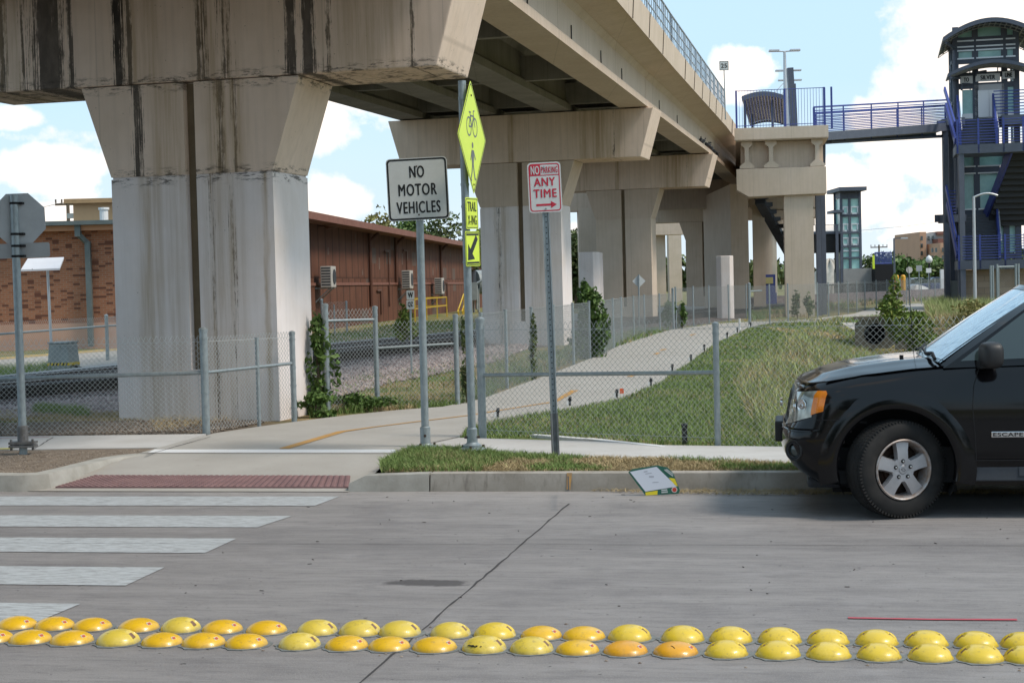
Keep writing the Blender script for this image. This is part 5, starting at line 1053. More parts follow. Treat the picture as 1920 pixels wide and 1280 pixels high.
# hood
mb = MB(CM)
def hood(u, v, o=0.):          # u across -1..1, v front to cowl
    a = abs(u); q = None; tt_ = a*.80
    s0 = .14+ip(a, [(p[0], p[1]) for p in PATH])*.62-.03*(1-a); s1 = 1.13+.12*a*a
    s = s0+(s1-s0)*v; ze = ip(s, zsh)+.004; zc_ = ip(s, [(.10, .985), (.22, 1.03), (.3, 1.052), (.46, 1.088), (.79, 1.13), (1.25, 1.16)])
    k_ = (1-a**3.2); z = ze+(zc_-ze)*k_*min(1, .45+v*5)
    z += .012*exp(-((a-.66)/.09)**2)*min(1, v*3)
    return (s, u*(.80+.035*min(1, v*3)), z+o)
mb.grid(lambda u, v: hood(2*u-1, v), 36, 26); mb.build('hood', m_paint, car, smooth=1.2)
mb = MB(CM)     # hood nose rolled down to the grille
mb.grid(lambda u, v: (lambda p: (p[0]-.055*sin(v*pi/2), p[1], p[2]-.055*(1-cos(v*pi/2))))(hood(2*u-1, 0)), 36, 5); mb.build('hood_lip', m_paint, car, smooth=1.2)
# top of wings from body edge to hood
mb = MB(CM)
for sg in (1, -1):
    mb.grid(lambda u, v: ((lambda s: (s, -sg*(.826+(.80-.826)*v if s < 9 else 0), ip(s, zsh)+.006*sin(pi*v)))(.28+(1.45-.28)*u)), 22, 3)
mb.build('wing_top', m_paint, car, smooth=1.2)
# patches on the body skin
def patch(name, q0, q1, zl, zu, m, o=.006, nu=14, nv=6, sg=1, par=car, th=0, back=True):
    mb = MB(CM)
    def fn(u, v): q = q0+(q1-q0)*u; a = zl(u) if callable(zl) else zl; b = zu(u) if callable(zu) else zu; x, y, z = surf(q, a+(b-a)*v, o); return (x, y*sg, z)
    mb.grid(fn, nu, nv)
    if back:
        def fb(u, v): q = q0+(q1-q0)*u; a = zl(u) if callable(zl) else zl; b = zu(u) if callable(zu) else zu; x, y, z = surf(q, a+(b-a)*v, -.01); return (x, y*sg, z)
        for f0 in ((lambda u, v: fn(u, 0) if v < .5 else fb(u, 0)), (lambda u, v: fn(u, 1) if v < .5 else fb(u, 1))): mb.grid(f0, nu, 1)
        for f0 in ((lambda u, v: fn(0, u) if v < .5 else fb(0, u)), (lambda u, v: fn(1, u) if v < .5 else fb(1, u))): mb.grid(f0, nv, 1)
    return mb.build(name, m, par, smooth=.7)
t = NT('headlight lens'); n = t.vor(t.map(t.obj, (14, 14, 9)), 1.2); col = t.mix(t.ramp(n, .1, .7), (.50, .53, .48), (.20, .215, .19)); m_lens = t.done(col, .12, .25, .7, .8)
m_chrome = flat('chrome', (.62, .63, .64), .12, 1.); m_amber = mat('amber lens', (.80, .24, .015), (.66, .17, .01), 20, .2, .05, coat=.8)
for sg in (1, -1):
    hl = patch('headlight', 3.1, 7.6, lambda u: .665+.075*u**1.2, lambda u: .905+.025*u, m_lens, .008, sg=sg)
    for qb, zb2, rb in ((4.6, .80, .062), (6.3, .815, .05)):
        p_ = Vector(surf(qb, zb2, .010)); p2 = Vector(surf(qb+.3, zb2, .010)); d_ = (p2-p_).normalized(); nn_ = Vector((d_.y, -d_.x, 0)); nn_ = nn_ if nn_.x < 0 else -nn_; p_.y *= sg; nn_.y *= sg; Z3 = Matrix.Translation(p_) @ nn_.to_track_quat('Z', 'Y').to_matrix().to_4x4(); mb = MB(CM); mb.lathe([(rb, .0), (rb*.93, .004), (rb*.8, .001), (rb*.35, .0015), (rb*.28, .006), (0, .007)], 20, Z3); mb.build('reflector_bowl', m_chrome, hl, smooth=.8)
    patch('turn_signal', 7.5, 8.45, lambda u: .752+.03*u, lambda u: .930+.0*u-.09*max(0, u-.75), m_amber, .009, sg=sg, par=hl)
    patch('chrome_edge', 2.95, 3.2, .66, .905, m_chrome, .010, 2, 6, sg=sg, par=hl)
    # bumper crease, fog lamp
    fl_ = surf(6.2, .49, .0); mb = MB(CM); c_ = Vector((fl_[0], fl_[1]*sg, fl_[2])); nrm = Vector((-.62, -.78*sg, 0)); 
    Z_ = nrm.to_track_quat('Z', 'Y').to_matrix().to_4x4(); Z_ = Matrix.Translation(c_+nrm*.004) @ Z_
    mb.lathe([(.078, -.03), (.078, .006), (.070, .012), (.062, .008), (.058, -.02)], 24, Z_); fg = mb.build('fog_lamp', m_black, car, smooth=.7)
    mb = MB(CM); mb.lathe([(.050, -.012), (.035, -.002), (0, .002)], 20, Z_); mb.build('lens', m_glassd, fg, smooth=1); mb = MB(CM); mb.lathe([(.058, -.004), (.056, .010), (.050, .006)], 24, Z_); mb.build('ring', m_chrome if 0 else m_clad, fg, smooth=1)
    patch('bumper_lip', 0, 8.6, lambda u: .632-.0*u, lambda u: .650+.004*u, m_paint, .014, 26, 3, sg=sg)
    patch('panel_gap', 8.0, 11.1, lambda u: .716-.018*max(0, u-.4)*2, lambda u: .721-.018*max(0, u-.4)*2, m_blk2, .0035, 10, 1, sg=sg, back=False)
patch('grille', 0, 2.9, .67, .90, m_clad, .006); patch('grille', 0, 2.9, .67, .90, m_clad, .006, sg=-1)
for z in (.70, .765, .83):
    for sg in (1, -1): patch('grille_slot', 0, 2.8, z, z+.04, m_blk2, .012, 8, 1, sg=sg, back=False)
mb = MB(CM); mb.lathe([(0, .02), (.05, .018), (.06, 0)], 20, Matrix.Translation((-.035, 0, .79)) @ Matrix.Rotation(-pi/2, 4, 'Y') @ Matrix.Diagonal((.6, 1.3, 1, 1))); mb.build('grille_emblem', m_chrome, car, smooth=1)
mb = MB(CM); mb.box(-.095, -.03, -.26, .26, .50, .66); mb.build('number_plate_holder', m_black, car, bevel=.015)
mb = MB(CM); mb.box(.14, .5, -.6, .6, .185, .26); mb.build('air_dam', m_clad, car, bevel=.03)
mb = MB(CM); mb.box(.35, 4.3, -.72, .72, .24, .5); mb.box(.3, .6, -.80, .80, .24, .34); mb.build('underbody', m_blk2, car)
# doors: gaps, sill, badge, handle
def sgap(name, pts, sg, w_=.004, o=.002):
    mb = MB(CM); P_ = []
    for s, z in pts:
        T_ = ip(min(z, 1.02), TT); T_ -= (.03 if z > ip(s, zsh)-.012 else 0); P_.append(Vector((s, -sg*(T_+o), z)))
    mb.path(P_, w_, 4); return mb.build(name, m_blk2, car)
for sg in (1, -1):
    sgap('door_gap', [(1.33, .42), (1.325, .6), (1.31, .8), (1.32, .95), (1.36, 1.07)], sg)
    sgap('door_gap', [(2.40, .42), (2.40, 1.1)], sg); sgap('door_gap', [(1.33, .42), (3.0, .42)], sg)
    mb = MB(CM); mb.box(1.25, 2.93, -.012, .02, .0, .13, Matrix.Translation((0, -sg*.885, .27)) @ Matrix.Rotation(sg*radians(-8), 4, 'X')); sill = mb.build('sill', m_clad, car, bevel=.008)
    mb = MB(CM); mb.box(1.62, 1.80, -.020, 0, .03, .10, Matrix.Translation((0, -sg*.885, .27)) @ Matrix.Rotation(sg*radians(-8), 4, 'X')); mb.build('jacking_pad', m_clad, sill, bevel=.008)
    mb = MB(CM); mb.box(2.18, 2.34, -sg*.93-.012, -sg*.93+.012, .93, .965); mb.build('door_handle', m_paint, car, bevel=.008)
zb_ = .605; mb = MB(CM); mb.box(1.435, 1.665, -.912, -.90, zb_-.021, zb_+.021); bg_ = mb.build('badge', m_chrome, car, bevel=.004)
text('ESCAPE', .026, .205, CM @ fface(Vector((1.55, -.9125, zb_))), m_blk2, bg_, bold=.0012)
# wings of the cabin
cab = [(1.13, 1.12), (1.90, 1.665), (2.1, 1.70), (3.9, 1.70), (4.28, 1.60), (4.36, 1.15)]
def cabt(z): return .845-.21*max(0, (z-1.10))/.60
mb = MB(CM)
low_ = [(1.12, 1.08), (1.35, 1.085), (2.4, 1.11), (3.4, 1.13), (4.36, 1.14)]; top_ = [(1.87, 1.61), (2.0, 1.635), (2.6, 1.665), (3.6, 1.66), (4.22, 1.59)]
def cside(u, v, o=0, sg=1):
    i = min(int(u*4), 3); f_ = u*4-i; a = [low_[i][k]+(low_[i+1][k]-low_[i][k])*f_ for k in (0, 1)]; b = [top_[i][k]+(top_[i+1][k]-top_[i][k])*f_ for k in (0, 1)]
    s = a[0]+(b[0]-a[0])*v; z = a[1]+(b[1]-a[1])*v; return (s, -sg*(cabt(z)+.02*sin(pi*v)+o), z)
for sg in (1, -1): mb.grid(lambda u, v: cside(u, v, 0, sg), 24, 10)
def roof(u, v): a = abs(2*v-1); p = cside(u, 1); return (p[0]-(.10*(1-a*a) if u < .1 else 0)*(1-u*10 if u < .1 else 0), p[1]*(2*v-1)*-1, p[2]+.045*(1-a**2.4))
mb.grid(roof, 24, 10); mb.grid(lambda u, v: (lambda p: (p[0]+.05, p[1]*(2*v-1), p[2]))(cside(1, u)), 6, 6)
mb.build('cabin', m_paint, car, smooth=.9)
def wsc(u, v, o=0):            # windshield, u across -1..1
    lo_ = (1.10-.10*(1-u*u), 1.112+.03*(1-u*u)); hi_ = (1.85-.09*(1-u*u), 1.60+.045*(1-abs(u)**2.4)); f_ = v
    s = lo_[0]+(hi_[0]-lo_[0])*f_; z = lo_[1]+(hi_[1]-lo_[1])*f_+.012*sin(pi*f_); return (s-o*.6, u*(.80+(.60-.80)*f_), z+o*.8)
t = NT('windscreen over silver sunshade'); n = t.noise(t.map(t.obj, (3, 9, 3)), 4, 6, .7); col = t.mix(t.ramp(n, .35, .62), (.55, .74, .84), (.22, .36, .48)); t.bump(n, .5, .02); m_ws = t.done(col, .22, .35, .6); t.p.inputs['Coat Weight'].default_value = 1; t.p.inputs['Coat Roughness'].default_value = .02
mb = MB(CM); mb.grid(lambda u, v: wsc(2*u-1, v, .006), 20, 14); mb.build('windshield', m_ws, car, smooth=1.5)
mb = MB(CM)
for sg in (-1, 1): mb.grid(lambda u, v: (lambda p, q: tuple(Vector(p).lerp(Vector(q), v)))(wsc(sg*.96, u, .010), cside(0, u, .004, -sg)), 12, 3)
mb.grid(lambda u, v: wsc(2*u-1, .955+.06*v, .009), 16, 1); mb.build('windshield_pillar', m_paint, car, smooth=1)
mb = MB(CM); mb.grid(lambda u, v: (lambda p, q: tuple(Vector(p).lerp(Vector(q), v)))(hood(2*u-1, .99, .0), wsc(2*u-1, .03, .01)), 20, 2); mb.build('cowl', m_blk2, car)
mb = MB(CM); mb.path([Vector(wsc(-.55, .02, .03)), Vector(wsc(-.1, .06, .03)), Vector(wsc(.35, .10, .025))], .009, 5); mb.path([Vector(wsc(-.92, .0, .03)), Vector(wsc(-.8, .03, .05)), Vector(wsc(-.55, .02, .03))], .014, 6); mb.path([Vector(wsc(.1, .02, .03)), Vector(wsc(.8, .08, .025))], .009, 5); mb.build('wiper', m_blk2, car)
for sg in (1, -1):
    for u0, u1 in ((.055, .47), (.50, .74), (.77, .95)):
        mb = MB(CM); mb.grid(lambda u, v: cside(u0+(u1-u0)*u+(.16*(1-v)*0), .10+.76*v if u0 > .1 else .09+.77*v, .006, sg), 12, 6); mb.build('side_window', m_glassd, car, smooth=1.5)
    A_ = [Vector(cside(u, .975, .02, sg)) for u in (0.02, .3, .6, .9)]; mb = MB(CM); mb.path(A_, .013, 6); mb.build('roof_rail', m_blk2, car)
    # mirror
    mb = MB(CM); M2 = Matrix.Translation((1.43, -sg*1.00, 1.175)); vs = []
    def mir(u, v): th = 2*pi*u; ph = -pi/2+pi*v; e_ = .62; sg_ = lambda x: (abs(x)**e_)*(1 if x >= 0 else -1); return (.075*sg_(cos(ph))*sg_(cos(th)), .115*sg_(cos(ph))*sg_(sin(th)), .095*sg_(sin(ph))+.02*cos(th)*0)
    mb.grid(mir, 28, 16, M2 @ Matrix.Rotation(sg*radians(10), 4, 'Z')); mr = mb.build('mirror', m_black, car, smooth=1.2)
    mb = MB(CM); mb.bar((1.40, -sg*.84, 1.10), (1.43, -sg*.96, 1.11), .12, .06); mb.build('arm', m_black, mr, bevel=.01)
mb = MB(CM); mb.tube((1.02, -.70*-1, 1.12), (.98, .70, 1.93), .0022, 5); mb.tube((1.02, .70, 1.10), (1.02, .70, 1.13), .012, 8); mb.build('antenna', m_blk2, car)
mb = MB(CM); p = hood(-.35, .72, .012); mb.box(p[0]-.014, p[0]+.014, p[1]-.02, p[1]+.02, p[2]-.012, p[2]+.008); mb.build('washer_nozzle', m_blk2, car)
# wheels
t = NT('tyre rubber'); t.bump(t.noise(t.obj, 80, 4), .3, .003); m_tyre = t.done(t.mix(t.ramp(t.noise(t.obj, 6, 5), .4, .7), (.016, .016, .016), (.032, .030, .028)), .8, 0, .25)
m_rim = mat('silver alloy', (.44, .44, .455), (.36, .36, .375), 8, .38, .04, met=.55); m_rustd = mat('rusty brake dark', (.045, .022, .012), (.012, .010, .009), 14, .85, .3); m_rrust = mat('rusty rim edge', (.30, .22, .17), (.42, .41, .41), 22, .5, .1, met=.4)
for wx in WX:
    for sg in (1, -1):
        yaw = radians(25) if wx < 2 else 0
        W_ = CM @ Matrix.Translation((wx, -sg*.80, .355)) @ Matrix.Rotation(yaw, 4, 'Z') @ (Matrix.Rotation(pi, 4, 'Z') if sg < 0 else I4) @ Matrix.Rotation(pi/2, 4, 'X')    # z -> outward (towards -y)
        mb = MB(W_); prof = [(.215, -.11), (.235, -.125), (.30, -.135), (.345, -.122), (.362, -.10), (.367, -.05), (.368, 0), (.367, .05), (.362, .10), (.352, .116), (.335, .126), (.30, .134), (.262, .132), (.236, .124), (.214, .108), (.214, .09)]; prof = [(.215+(r-.215)*.90, z*.94) for r, z in prof]
        mb.lathe(prof, 72); ty = mb.build('tyre', m_tyre, car, smooth=1.2)
        mb = MB(W_)
        for k_ in range(84):
            a_ = 2*pi*k_/84; mb.box(.325, .3492, -.006, .006, .082, .1145, Matrix.Rotation(a_, 4, 'Z')); 
            if k_ % 1 == 0: mb.box(.345, .3542, -.011, .010, -.09, -.035, Matrix.Rotation(a_, 4, 'Z')); mb.box(.345, .3545, -.011, .010, -.03, .025, Matrix.Rotation(a_+.03, 4, 'Z')); mb.box(.345, .3542, -.011, .010, .03, .082, Matrix.Rotation(a_, 4, 'Z'))
        mb.build('tread_blocks', m_tyre, ty)
        mb = MB(W_); mb.lathe([(.214, .085), (.222, .118), (.214, .124), (.205, .118), (.200, .10), (.188, .06), (.188, -.08)], 56); rm = mb.build('rim', m_rrust, car, smooth=1)
        mb = MB(W_); mb.lathe([(.19, .0), (.15, .02), (.0, .02)], 30); mb.lathe([(.12, .045), (.12, .02)], 30); mb.lathe([(0, .045), (.12, .045)], 30); mb.build('brake_disc', m_rustd, rm)
        mb = MB(W_)
        for k_ in range(5):
            R5 = Matrix.Rotation(pi/2+2*pi*k_/5, 4, 'Z')
            pr = [(.030, .046, .104), (.085, .040, .108), (.14, .042, .102), (.203, .052, .098)]
            for (r0, w0, z0), (r1, w1, z1_) in zip(pr, pr[1:]):
                mb.add([(r0, -w0, z0), (r0, w0, z0), (r1, w1, z1_), (r1, -w1, z1_), (r0, -w0-.012, z0-.035), (r0, w0+.012, z0-.035), (r1, w1+.010, z1_-.04), (r1, -w1-.010, z1_-.04)], [(0, 1, 2, 3), (0, 3, 7, 4), (1, 5, 6, 2)], R5)
        mb.lathe([(0, .110), (.028, .110), (.033, .106), (.034, .100), (.07, .106), (.088, .104), (.095, .07)], 40); mb.build('spokes', m_rim, rm, smooth=.6)
        mb = MB(W_)
        for k_ in range(5): a_ = pi/2+2*pi*k_/5; mb.lathe([(0, .109), (.0155, .108), (.016, .1065)], 10, Matrix.Translation((.062*cos(a_), .062*sin(a_), 0)))
        mb.build('lug_hole', m_blk2, rm); mb = MB(W_)
        for k_ in range(5): a_ = pi/2+2*pi*k_/5; mb.lathe([(0, .118), (.008, .117), (.010, .108)], 6, Matrix.Translation((.062*cos(a_), .062*sin(a_), 0)))
        mb.build('lug_nut', m_chrome, rm); mb = MB(W_); mb.lathe([(.010, .112), (.013, .112), (.013, .1105)], 16, Matrix.Rotation(radians(-20), 4, 'Z') @ Matrix.Diagonal((1.25, .8, 1, 1))); mb.build('cap_emblem', m_blk2, rm)
# ================= foliage helpers =================
def leafcloud(name, centers, n, lsz, m, parent, seed=0, shell=.35):
    """centers: list of (pos, radius xyz); leaf quads spread through the clumps"""
    R_ = np.random.RandomState(seed); tot = sum(c[1][0]*c[1][1]*c[1][2] for c in centers); VV = []
    for p, r in centers:
        k = max(4, int(n*(r[0]*r[1]*r[2])/tot)); d = R_.normal(size=(k, 3)); d /= np.linalg.norm(d, axis=1)[:, None]; rad = R_.uniform(shell, 1, k)**.6; lump = 1+.22*np.sin(d[:, 0]*5+p[0])*np.cos(d[:, 2]*6+p[1])
        C = np.array(p)[None]+d*(rad*lump)[:, None]*np.array(r)[None]; a = R_.normal(size=(k, 3)); a /= np.linalg.norm(a, axis=1)[:, None]; b = np.cross(a, R_.normal(size=(k, 3))); b /= np.linalg.norm(b, axis=1)[:, None]
        s = (lsz*R_.uniform(.55, 1.3, k))[:, None]; VV.append(np.stack([C-a*s, C+b*s*.5, C+a*s, C-b*s*.5], 1))
    V_ = np.concatenate(VV).reshape(-1, 3); return npobj(name, V_, np.arange(len(V_)).reshape(-1, 4), m, parent)
def tree(label, base, h, rx, ry, m=None, n=6000, lsz=.12, seed=0, trunk=.3, low=.25, ncl=14, name='tree', cat='tree', group=None, tr=.16, spread=1.):
    random.seed(seed); e = thing(name, label, cat, base, 0, group); cl = []
    tip = Vector(base)+Vector((random.uniform(-.1, .1)*h*.3, 0, h*.62)); mb = MB(); mb.tube(base-Vector((0, 0, .1)), Vector(base).lerp(tip, .5), tr, 7, tr*.72); mb.tube(Vector(base).lerp(tip, .5), tip, tr*.72, 7, tr*.4)
    for i in range(ncl):
        a_ = random.uniform(0, 2*pi); k = sqrt(random.random()); zz = low+(1-low)*random.random(); w_ = sin(pi*min(1, max(0, (zz-low)/(1-low)*.8+.15)))
        c_ = Vector(base)+Vector((rx*k*w_*cos(a_)*.75, ry*k*w_*sin(a_)*.75, h*(zz*.84))); s_ = random.uniform(.28, .5); cl.append((c_, (rx*s_, ry*s_, h*(1-low)*.22*random.uniform(.7, 1.3))))
        st_ = Vector(base).lerp(tip, random.uniform(.4, .95)); mb.tube(st_, c_, tr*.3, 5, tr*.08)
    mb.build('trunk', m_bark, e, smooth=1); leafcloud('crown', cl, n, lsz, m or m_leaf, e, seed); return e
# vine bush right of the front pier
b0 = G(600, 776, .13)
tree('leafy green vine bush between the front pier and the fence post', b0, 1.25, .25, .24, m_leaf, 950, .05, 3, low=.05, ncl=16, name='bush', cat='bush', tr=.02)
b0 = G(592, 782, .13); tree('low spreading weeds at the foot of the front pier', b0, .30, .34, .25, m_leaf, 900, .035, 5, low=.02, ncl=8, name='weed', cat='weed', tr=.01)
b0 = G(665, 772, .13); tree('low green weeds along the fence foot beside the path', b0, .28, .55, .22, m_leaf, 1200, .03, 6, low=.02, ncl=9, name='weed', cat='weed', tr=.01)
b0 = G(1112, 671, .13); b0 = G(1108, 672, .13); tree('tall dark green shrub growing through the trail-side fence', b0, 1.55, .50, .45, m_leaf, 2600, .06, 9, low=.02, ncl=22, name='bush', cat='bush', tr=.03)
b0 = Vector((at(1098, 672, 35).x, 35, .1)); tree('slim upright shoot of the shrub by the second pier', b0, 1.95, .17, .17, m_leaf, 500, .07, 10, low=.3, ncl=8, name='bush', cat='bush', tr=.02)
b0 = Vector((at(760, 640, 33).x, 33, .8)); tree('green vine clump on the fence behind the W QZ plates', b0, .62, .33, .25, m_leafy, 800, .05, 12, low=.0, ncl=9, name='vine', cat='vine', tr=.02)
for px, yy, d, sd in ((1001, 585, 27.0, 13), (872, 600, 21.9, 15)):
    b0 = Vector((at(px, 690, d).x, d, .1)); tree('thin climbing vine on the fence '+('in front of the second pier' if sd == 13 else 'post beside the diamond sign pole'), b0, at(px, yy, d).z-.05, .09, .07, m_leaf2, 420, .035, sd, low=.1, ncl=14, name='vine', cat='vine', tr=.008)
b0 = G(1683, 602, .05); b0 = Vector((at(1683, 600, 50).x, 50, -.1)); tree('young light green sapling above the culvert', b0, 1.9, .62, .5, m_leafy, 1500, .08, 16, low=.1, ncl=16, name='sapling', cat='tree', tr=.025)
b0 = Vector((at(1712, 640, 49).x, 49, -.5)); tree('dense green bush beside the dark culvert mouth', b0, 1.15, .95, .7, m_leafy, 2600, .07, 17, low=.0, ncl=16, name='bush', cat='bush', tr=.03)
for px, sd in ((1495, 18), (1516, 19)):
    b0 = Vector((at(px, 590, 64).x, 64, .1)); tree('sparse shrub at the platform column foot, '+('left one' if sd == 18 else 'right one'), b0, 1.15, .32, .25, m_leaf2, 220, .08, sd, low=.2, ncl=8, name='bush', cat='bush', tr=.02)
b0 = Vector((at(1835, 600, 42).x, 42, -.2)); tree('yellowish bush in front of the block wall', b0, 1.25, 1.1, .8, island('yellowish dry leaf', [(.22, .22, .07), (.34, .28, .12), (.15, .18, .05)]), 2400, .06, 20, low=.0, ncl=16, name='bush', cat='bush', tr=.03)
b0 = Vector((at(1905, 600, 44).x, 44, -.2)); tree('green brown bush behind the car windshield', b0, 1.2, 1.1, .8, m_leaf2, 2000, .07, 21, low=.0, ncl=14, name='bush', cat='bush', tr=.03)
for px, py, d, w_, sd in ((1258, 610, 54, .35, 30), (1280, 612, 55, .3, 31)):
    b0 = Vector((at(px, py, d).x, d, .1)); tree('dark bush behind the fence end by the third pier, '+('left' if sd == 30 else 'right'), b0, .9+.2*(sd == 30), w_, .3, m_leaf, 500, .07, sd, low=.0, ncl=8, name='bush', cat='bush', tr=.02)
# culvert
cu = thing('culvert', 'concrete culvert headwall with a dark round pipe mouth', 'culvert', (at(1640, 640, 51).x, 51, -.5))
M_ = FR((at(1640, 626, 51).x, 51, at(1640, 626, 51).z), radians(-12)); mb = MB(M_); n = 20; o_ = [(.34*cos(2*pi*i/n), .34*sin(2*pi*i/n)) for i in range(n)]
sq = [(1.0 if abs(cos(2*pi*i/n)) > .7 else 1.0*cos(2*pi*i/n)/.72, 0) for i in range(n)]
sq = []; 
for i in range(n): c_, s_ = cos(2*pi*i/n), sin(2*pi*i/n); k = max(abs(c_), abs(s_)); sq.append((c_/k*.62+.0, s_/k*.46))
mb.add([(x, 0, z) for x, z in o_]+[(x, 0, z) for x, z in sq], [(i, (i+1) % n, n+(i+1) % n, n+i) for i in range(n)]); mb.add([(x, 0, z) for x, z in o_]+[(x, 2, z) for x, z in o_], [(i, (i+1) % n, n+(i+1) % n, n+i) for i in range(n)]); mb.box(-.66, 1.5, -.06, .3, .463, .56); mb.box(.622, 1.5, 0, .3, -.5, .463); mb.build('headwall', mat('brown grey headwall', (.22, .19, .15), (.15, .13, .10), 4), cu)
mb = MB(M_); mb.add([(x, 1.2, z) for x, z in o_], [tuple(range(n))]); mb.lathe([(.30, 0), (.34, -.0)], 4); mb.build('pipe_mouth', m_dark, cu)
mb = MB(); A = G(1580, 606, .0); mb.add([at(1578, 605, 53), at(1628, 604, 53), at(1632, 628, 51.5), at(1596, 616, 51.5)], [(0, 1, 2, 3)]); mb.add([at(1578, 605, 53.2), at(1628, 604, 53.2), at(1632, 628, 51.7), at(1596, 616, 51.7)], [(0, 1, 2, 3)]); mb.build('wing_slab', m_path, cu, fix=False)

# ================= left buildings =================
# brick building
bx0 = at(-60, 500, 49).x; bk = thing('brick_building', 'orange brick building with grey gutter behind the stop sign', 'building', (bx0, 49, 0))
ze = at(150, 432, 49).z; xe = -8.6; xb = -30
zb = at(100, 607, 49).z
mb = MB(); mb.box(xb, xe, 49, 62, zb, ze); o = mb.build('brick_wall', m_brick, bk)
mb = MB(); mb.box(xb, xe-.001, 48.97, 49.3, -.1, zb); mb.build('painted_base', m_peach, bk)
m_fasc = mat('salmon fascia', (.47, .25, .15), (.42, .22, .13), 3, .7); m_gut = mat('grey green gutter', (.13, .155, .155), (.10, .12, .12), 3, .5)
mb = MB(); mb.box(xb, xe+.3, 48.6, 49.0, ze-.02, ze+.14); mb.build('soffit', m_fasc, bk); mb = MB(); mb.box(xb, xe+.4, 48.38, 62, ze+.145, ze+.27); mb.build('roof_edge', m_gut, bk)
xd = at(162, 500, 48.6).x; mb = MB(); mb.box(xd-.30, xd-.13, 48.5, 48.68, ze-.2, ze+.14); mb.bar((xd-.2, 48.6, ze-.15), (xd, 48.8, ze-.4), .13, .13); mb.box(xd-.07, xd+.09, 48.72, 48.88, .2, ze-.35); mb.build('downpipe', m_gut, bk)
pe = thing('rooftop_structure', 'orange-tan flat-roofed block with a white vent behind the brick building', 'building', (at(170, 400, 58).x, 58, 4))
A = at(138, 415, 58); B = at(235, 415, 58); z0, z1 = A.z-.6, at(140, 382, 58).z; mb = MB(); mb.add([(A.x, 58, z0), (B.x, 58, z0), (B.x, 58, z1), (A.x, 58, z1), (A.x, 62, z0), (B.x, 62, z0), (B.x, 62, z1), (A.x, 62, z1)], [(0, 1, 2, 3), (1, 5, 6, 2), (4, 7, 6, 5), (0, 3, 7, 4)]); mb.build('wall', mat('tan orange cladding', (.60, .38, .21), (.55, .345, .19), 2), pe)
mb = MB(); mb.box(A.x-.25, B.x, 57.7, 62.2, z1, z1+.16); mb.build('roof', mat('tan roof edge', (.42, .27, .14), (.36, .23, .12)), pe)
v_ = at(195, 405, 57); mb = MB(); mb.tube((v_.x, 57, z0-.3), (v_.x, 57, v_.z+.22), .15, 12); mb.tube((v_.x, 57, v_.z+.22), (v_.x, 57, v_.z+.30), .19, 12); mb.build('vent', m_wht, pe)
# utility pole
def upole(px, pyt, d, arm, lab, zb=0., cat='utility pole'):
    p = at(px, pyt, d); e = thing('utility_pole', lab, cat, (p.x, d, 0)); mb = MB(); mb.tube((p.x, d, zb), p, .14, 7, .10); mb.build('pole', m_bark, e); mb = MB()
    mb.box(p.x-arm, p.x+arm, d-.06, d+.06, p.z-.35, p.z-.22)
    for k in range(5): x = p.x-arm*.95+arm*1.9*k/4; mb.tube((x, d, p.z-.2), (x, d, p.z+.02), .05, 5)
    mb.build('crossarm', m_bark, e); return e
u1 = upole(127, 374, 95, .75, 'wooden utility pole with crossarm behind the roof of the brick building')
mb = MB(); p = at(127, 378, 95); mb.path([p, at(60, 393, 110), at(-40, 398, 130)], .015, 4); mb.build('wire', m_blk2, u1); mb = MB(); mb.box(p.x-.05, p.x+.5, 94.9, 95.1, p.z-1.0, p.z-.7); mb.build('transformer', m_gray, u1)
# brown warehouse: long wall receding
WA0, WA1 = Vector((-8.326, 58.0, 0)), Vector((4.0, 186.0, 0)); u_ = (WA1-WA0).normalized(); n_ = Vector((u_.y, -u_.x, 0))   # n_ faces the track
WMx = Matrix(((-n_.x, u_.x, 0, WA0.x), (-n_.y, u_.y, 0, WA0.y), (0, 0, 1, 0), (0, 0, 0, 1)))     # local x into building, y along the wall
LW = (WA1-WA0).length
def onwall(px, py, out=0.):     # where a sight line meets the wall plane
    x, y, q = ray(px, py); d = Vector((x, y, q)); P0 = WA0+n_*out; t_ = (P0-Vector((0, 0, EYE))).dot(n_)/d.dot(n_); w_ = WMx.inverted() @ (Vector((0, 0, EYE))+d*t_); return w_
zt_ = onwall(640, 424).z; wh = thing('warehouse', 'long brown board-sided warehouse receding behind the tracks', 'building', WA0, atan2(u_.y, u_.x)-pi/2)
zm = onwall(600, 530).z
mb = MB(WMx); mb.box(0, 5, 0, LW, zm, zt_); mb.build('board_wall', m_siding, wh); mb = MB(WMx); mb.box(-.03, 4.9, .05, LW, -.1, zm-.12); mb.build('lower_wall', m_siding, wh); mb = MB(WMx); mb.box(-.07, .2, 0, LW, zm-.12, zm); mb.build('band', m_brroof, wh)
mb = MB(WMx); mb.prz([(-.9, zt_-.1), (-.9, zt_+.18), (3, zt_+.3), (5.5, zt_+.18), (5.5, zt_-.1)], -.8, LW+.5); mb.build('roof', m_brroof, wh)
for px, y0, y1 in ((693, 438, 575), (742, 455, 530), (826, 455, 560), (1000, 470, 560)):
    a = onwall(px, y0, .12); b = onwall(px, y1, .12); mb = MB(WMx); mb.tube((-.12, a.y, zt_-.15), (-.12, a.y, b.z), .085, 8); mb.tube((-.5, a.y+.3, zt_-.12), (-.12, a.y, zt_-.5), .085, 8); mb.build('downpipe', m_brown, wh)
for px, y0, y1 in ((728, 472, 575), (762, 470, 545), (838, 530, 580), (714, 545, 590)):
    a = onwall(px, y0, .08); b = onwall(px, y1, .08); mb = MB(WMx); mb.tube((-.08, a.y, a.z), (-.08, a.y, b.z), .04, 6); mb.tube((-.08, a.y, a.z), (-.08, a.y-1., a.z), .04, 6); mb.build('pipe', m_brown, wh)
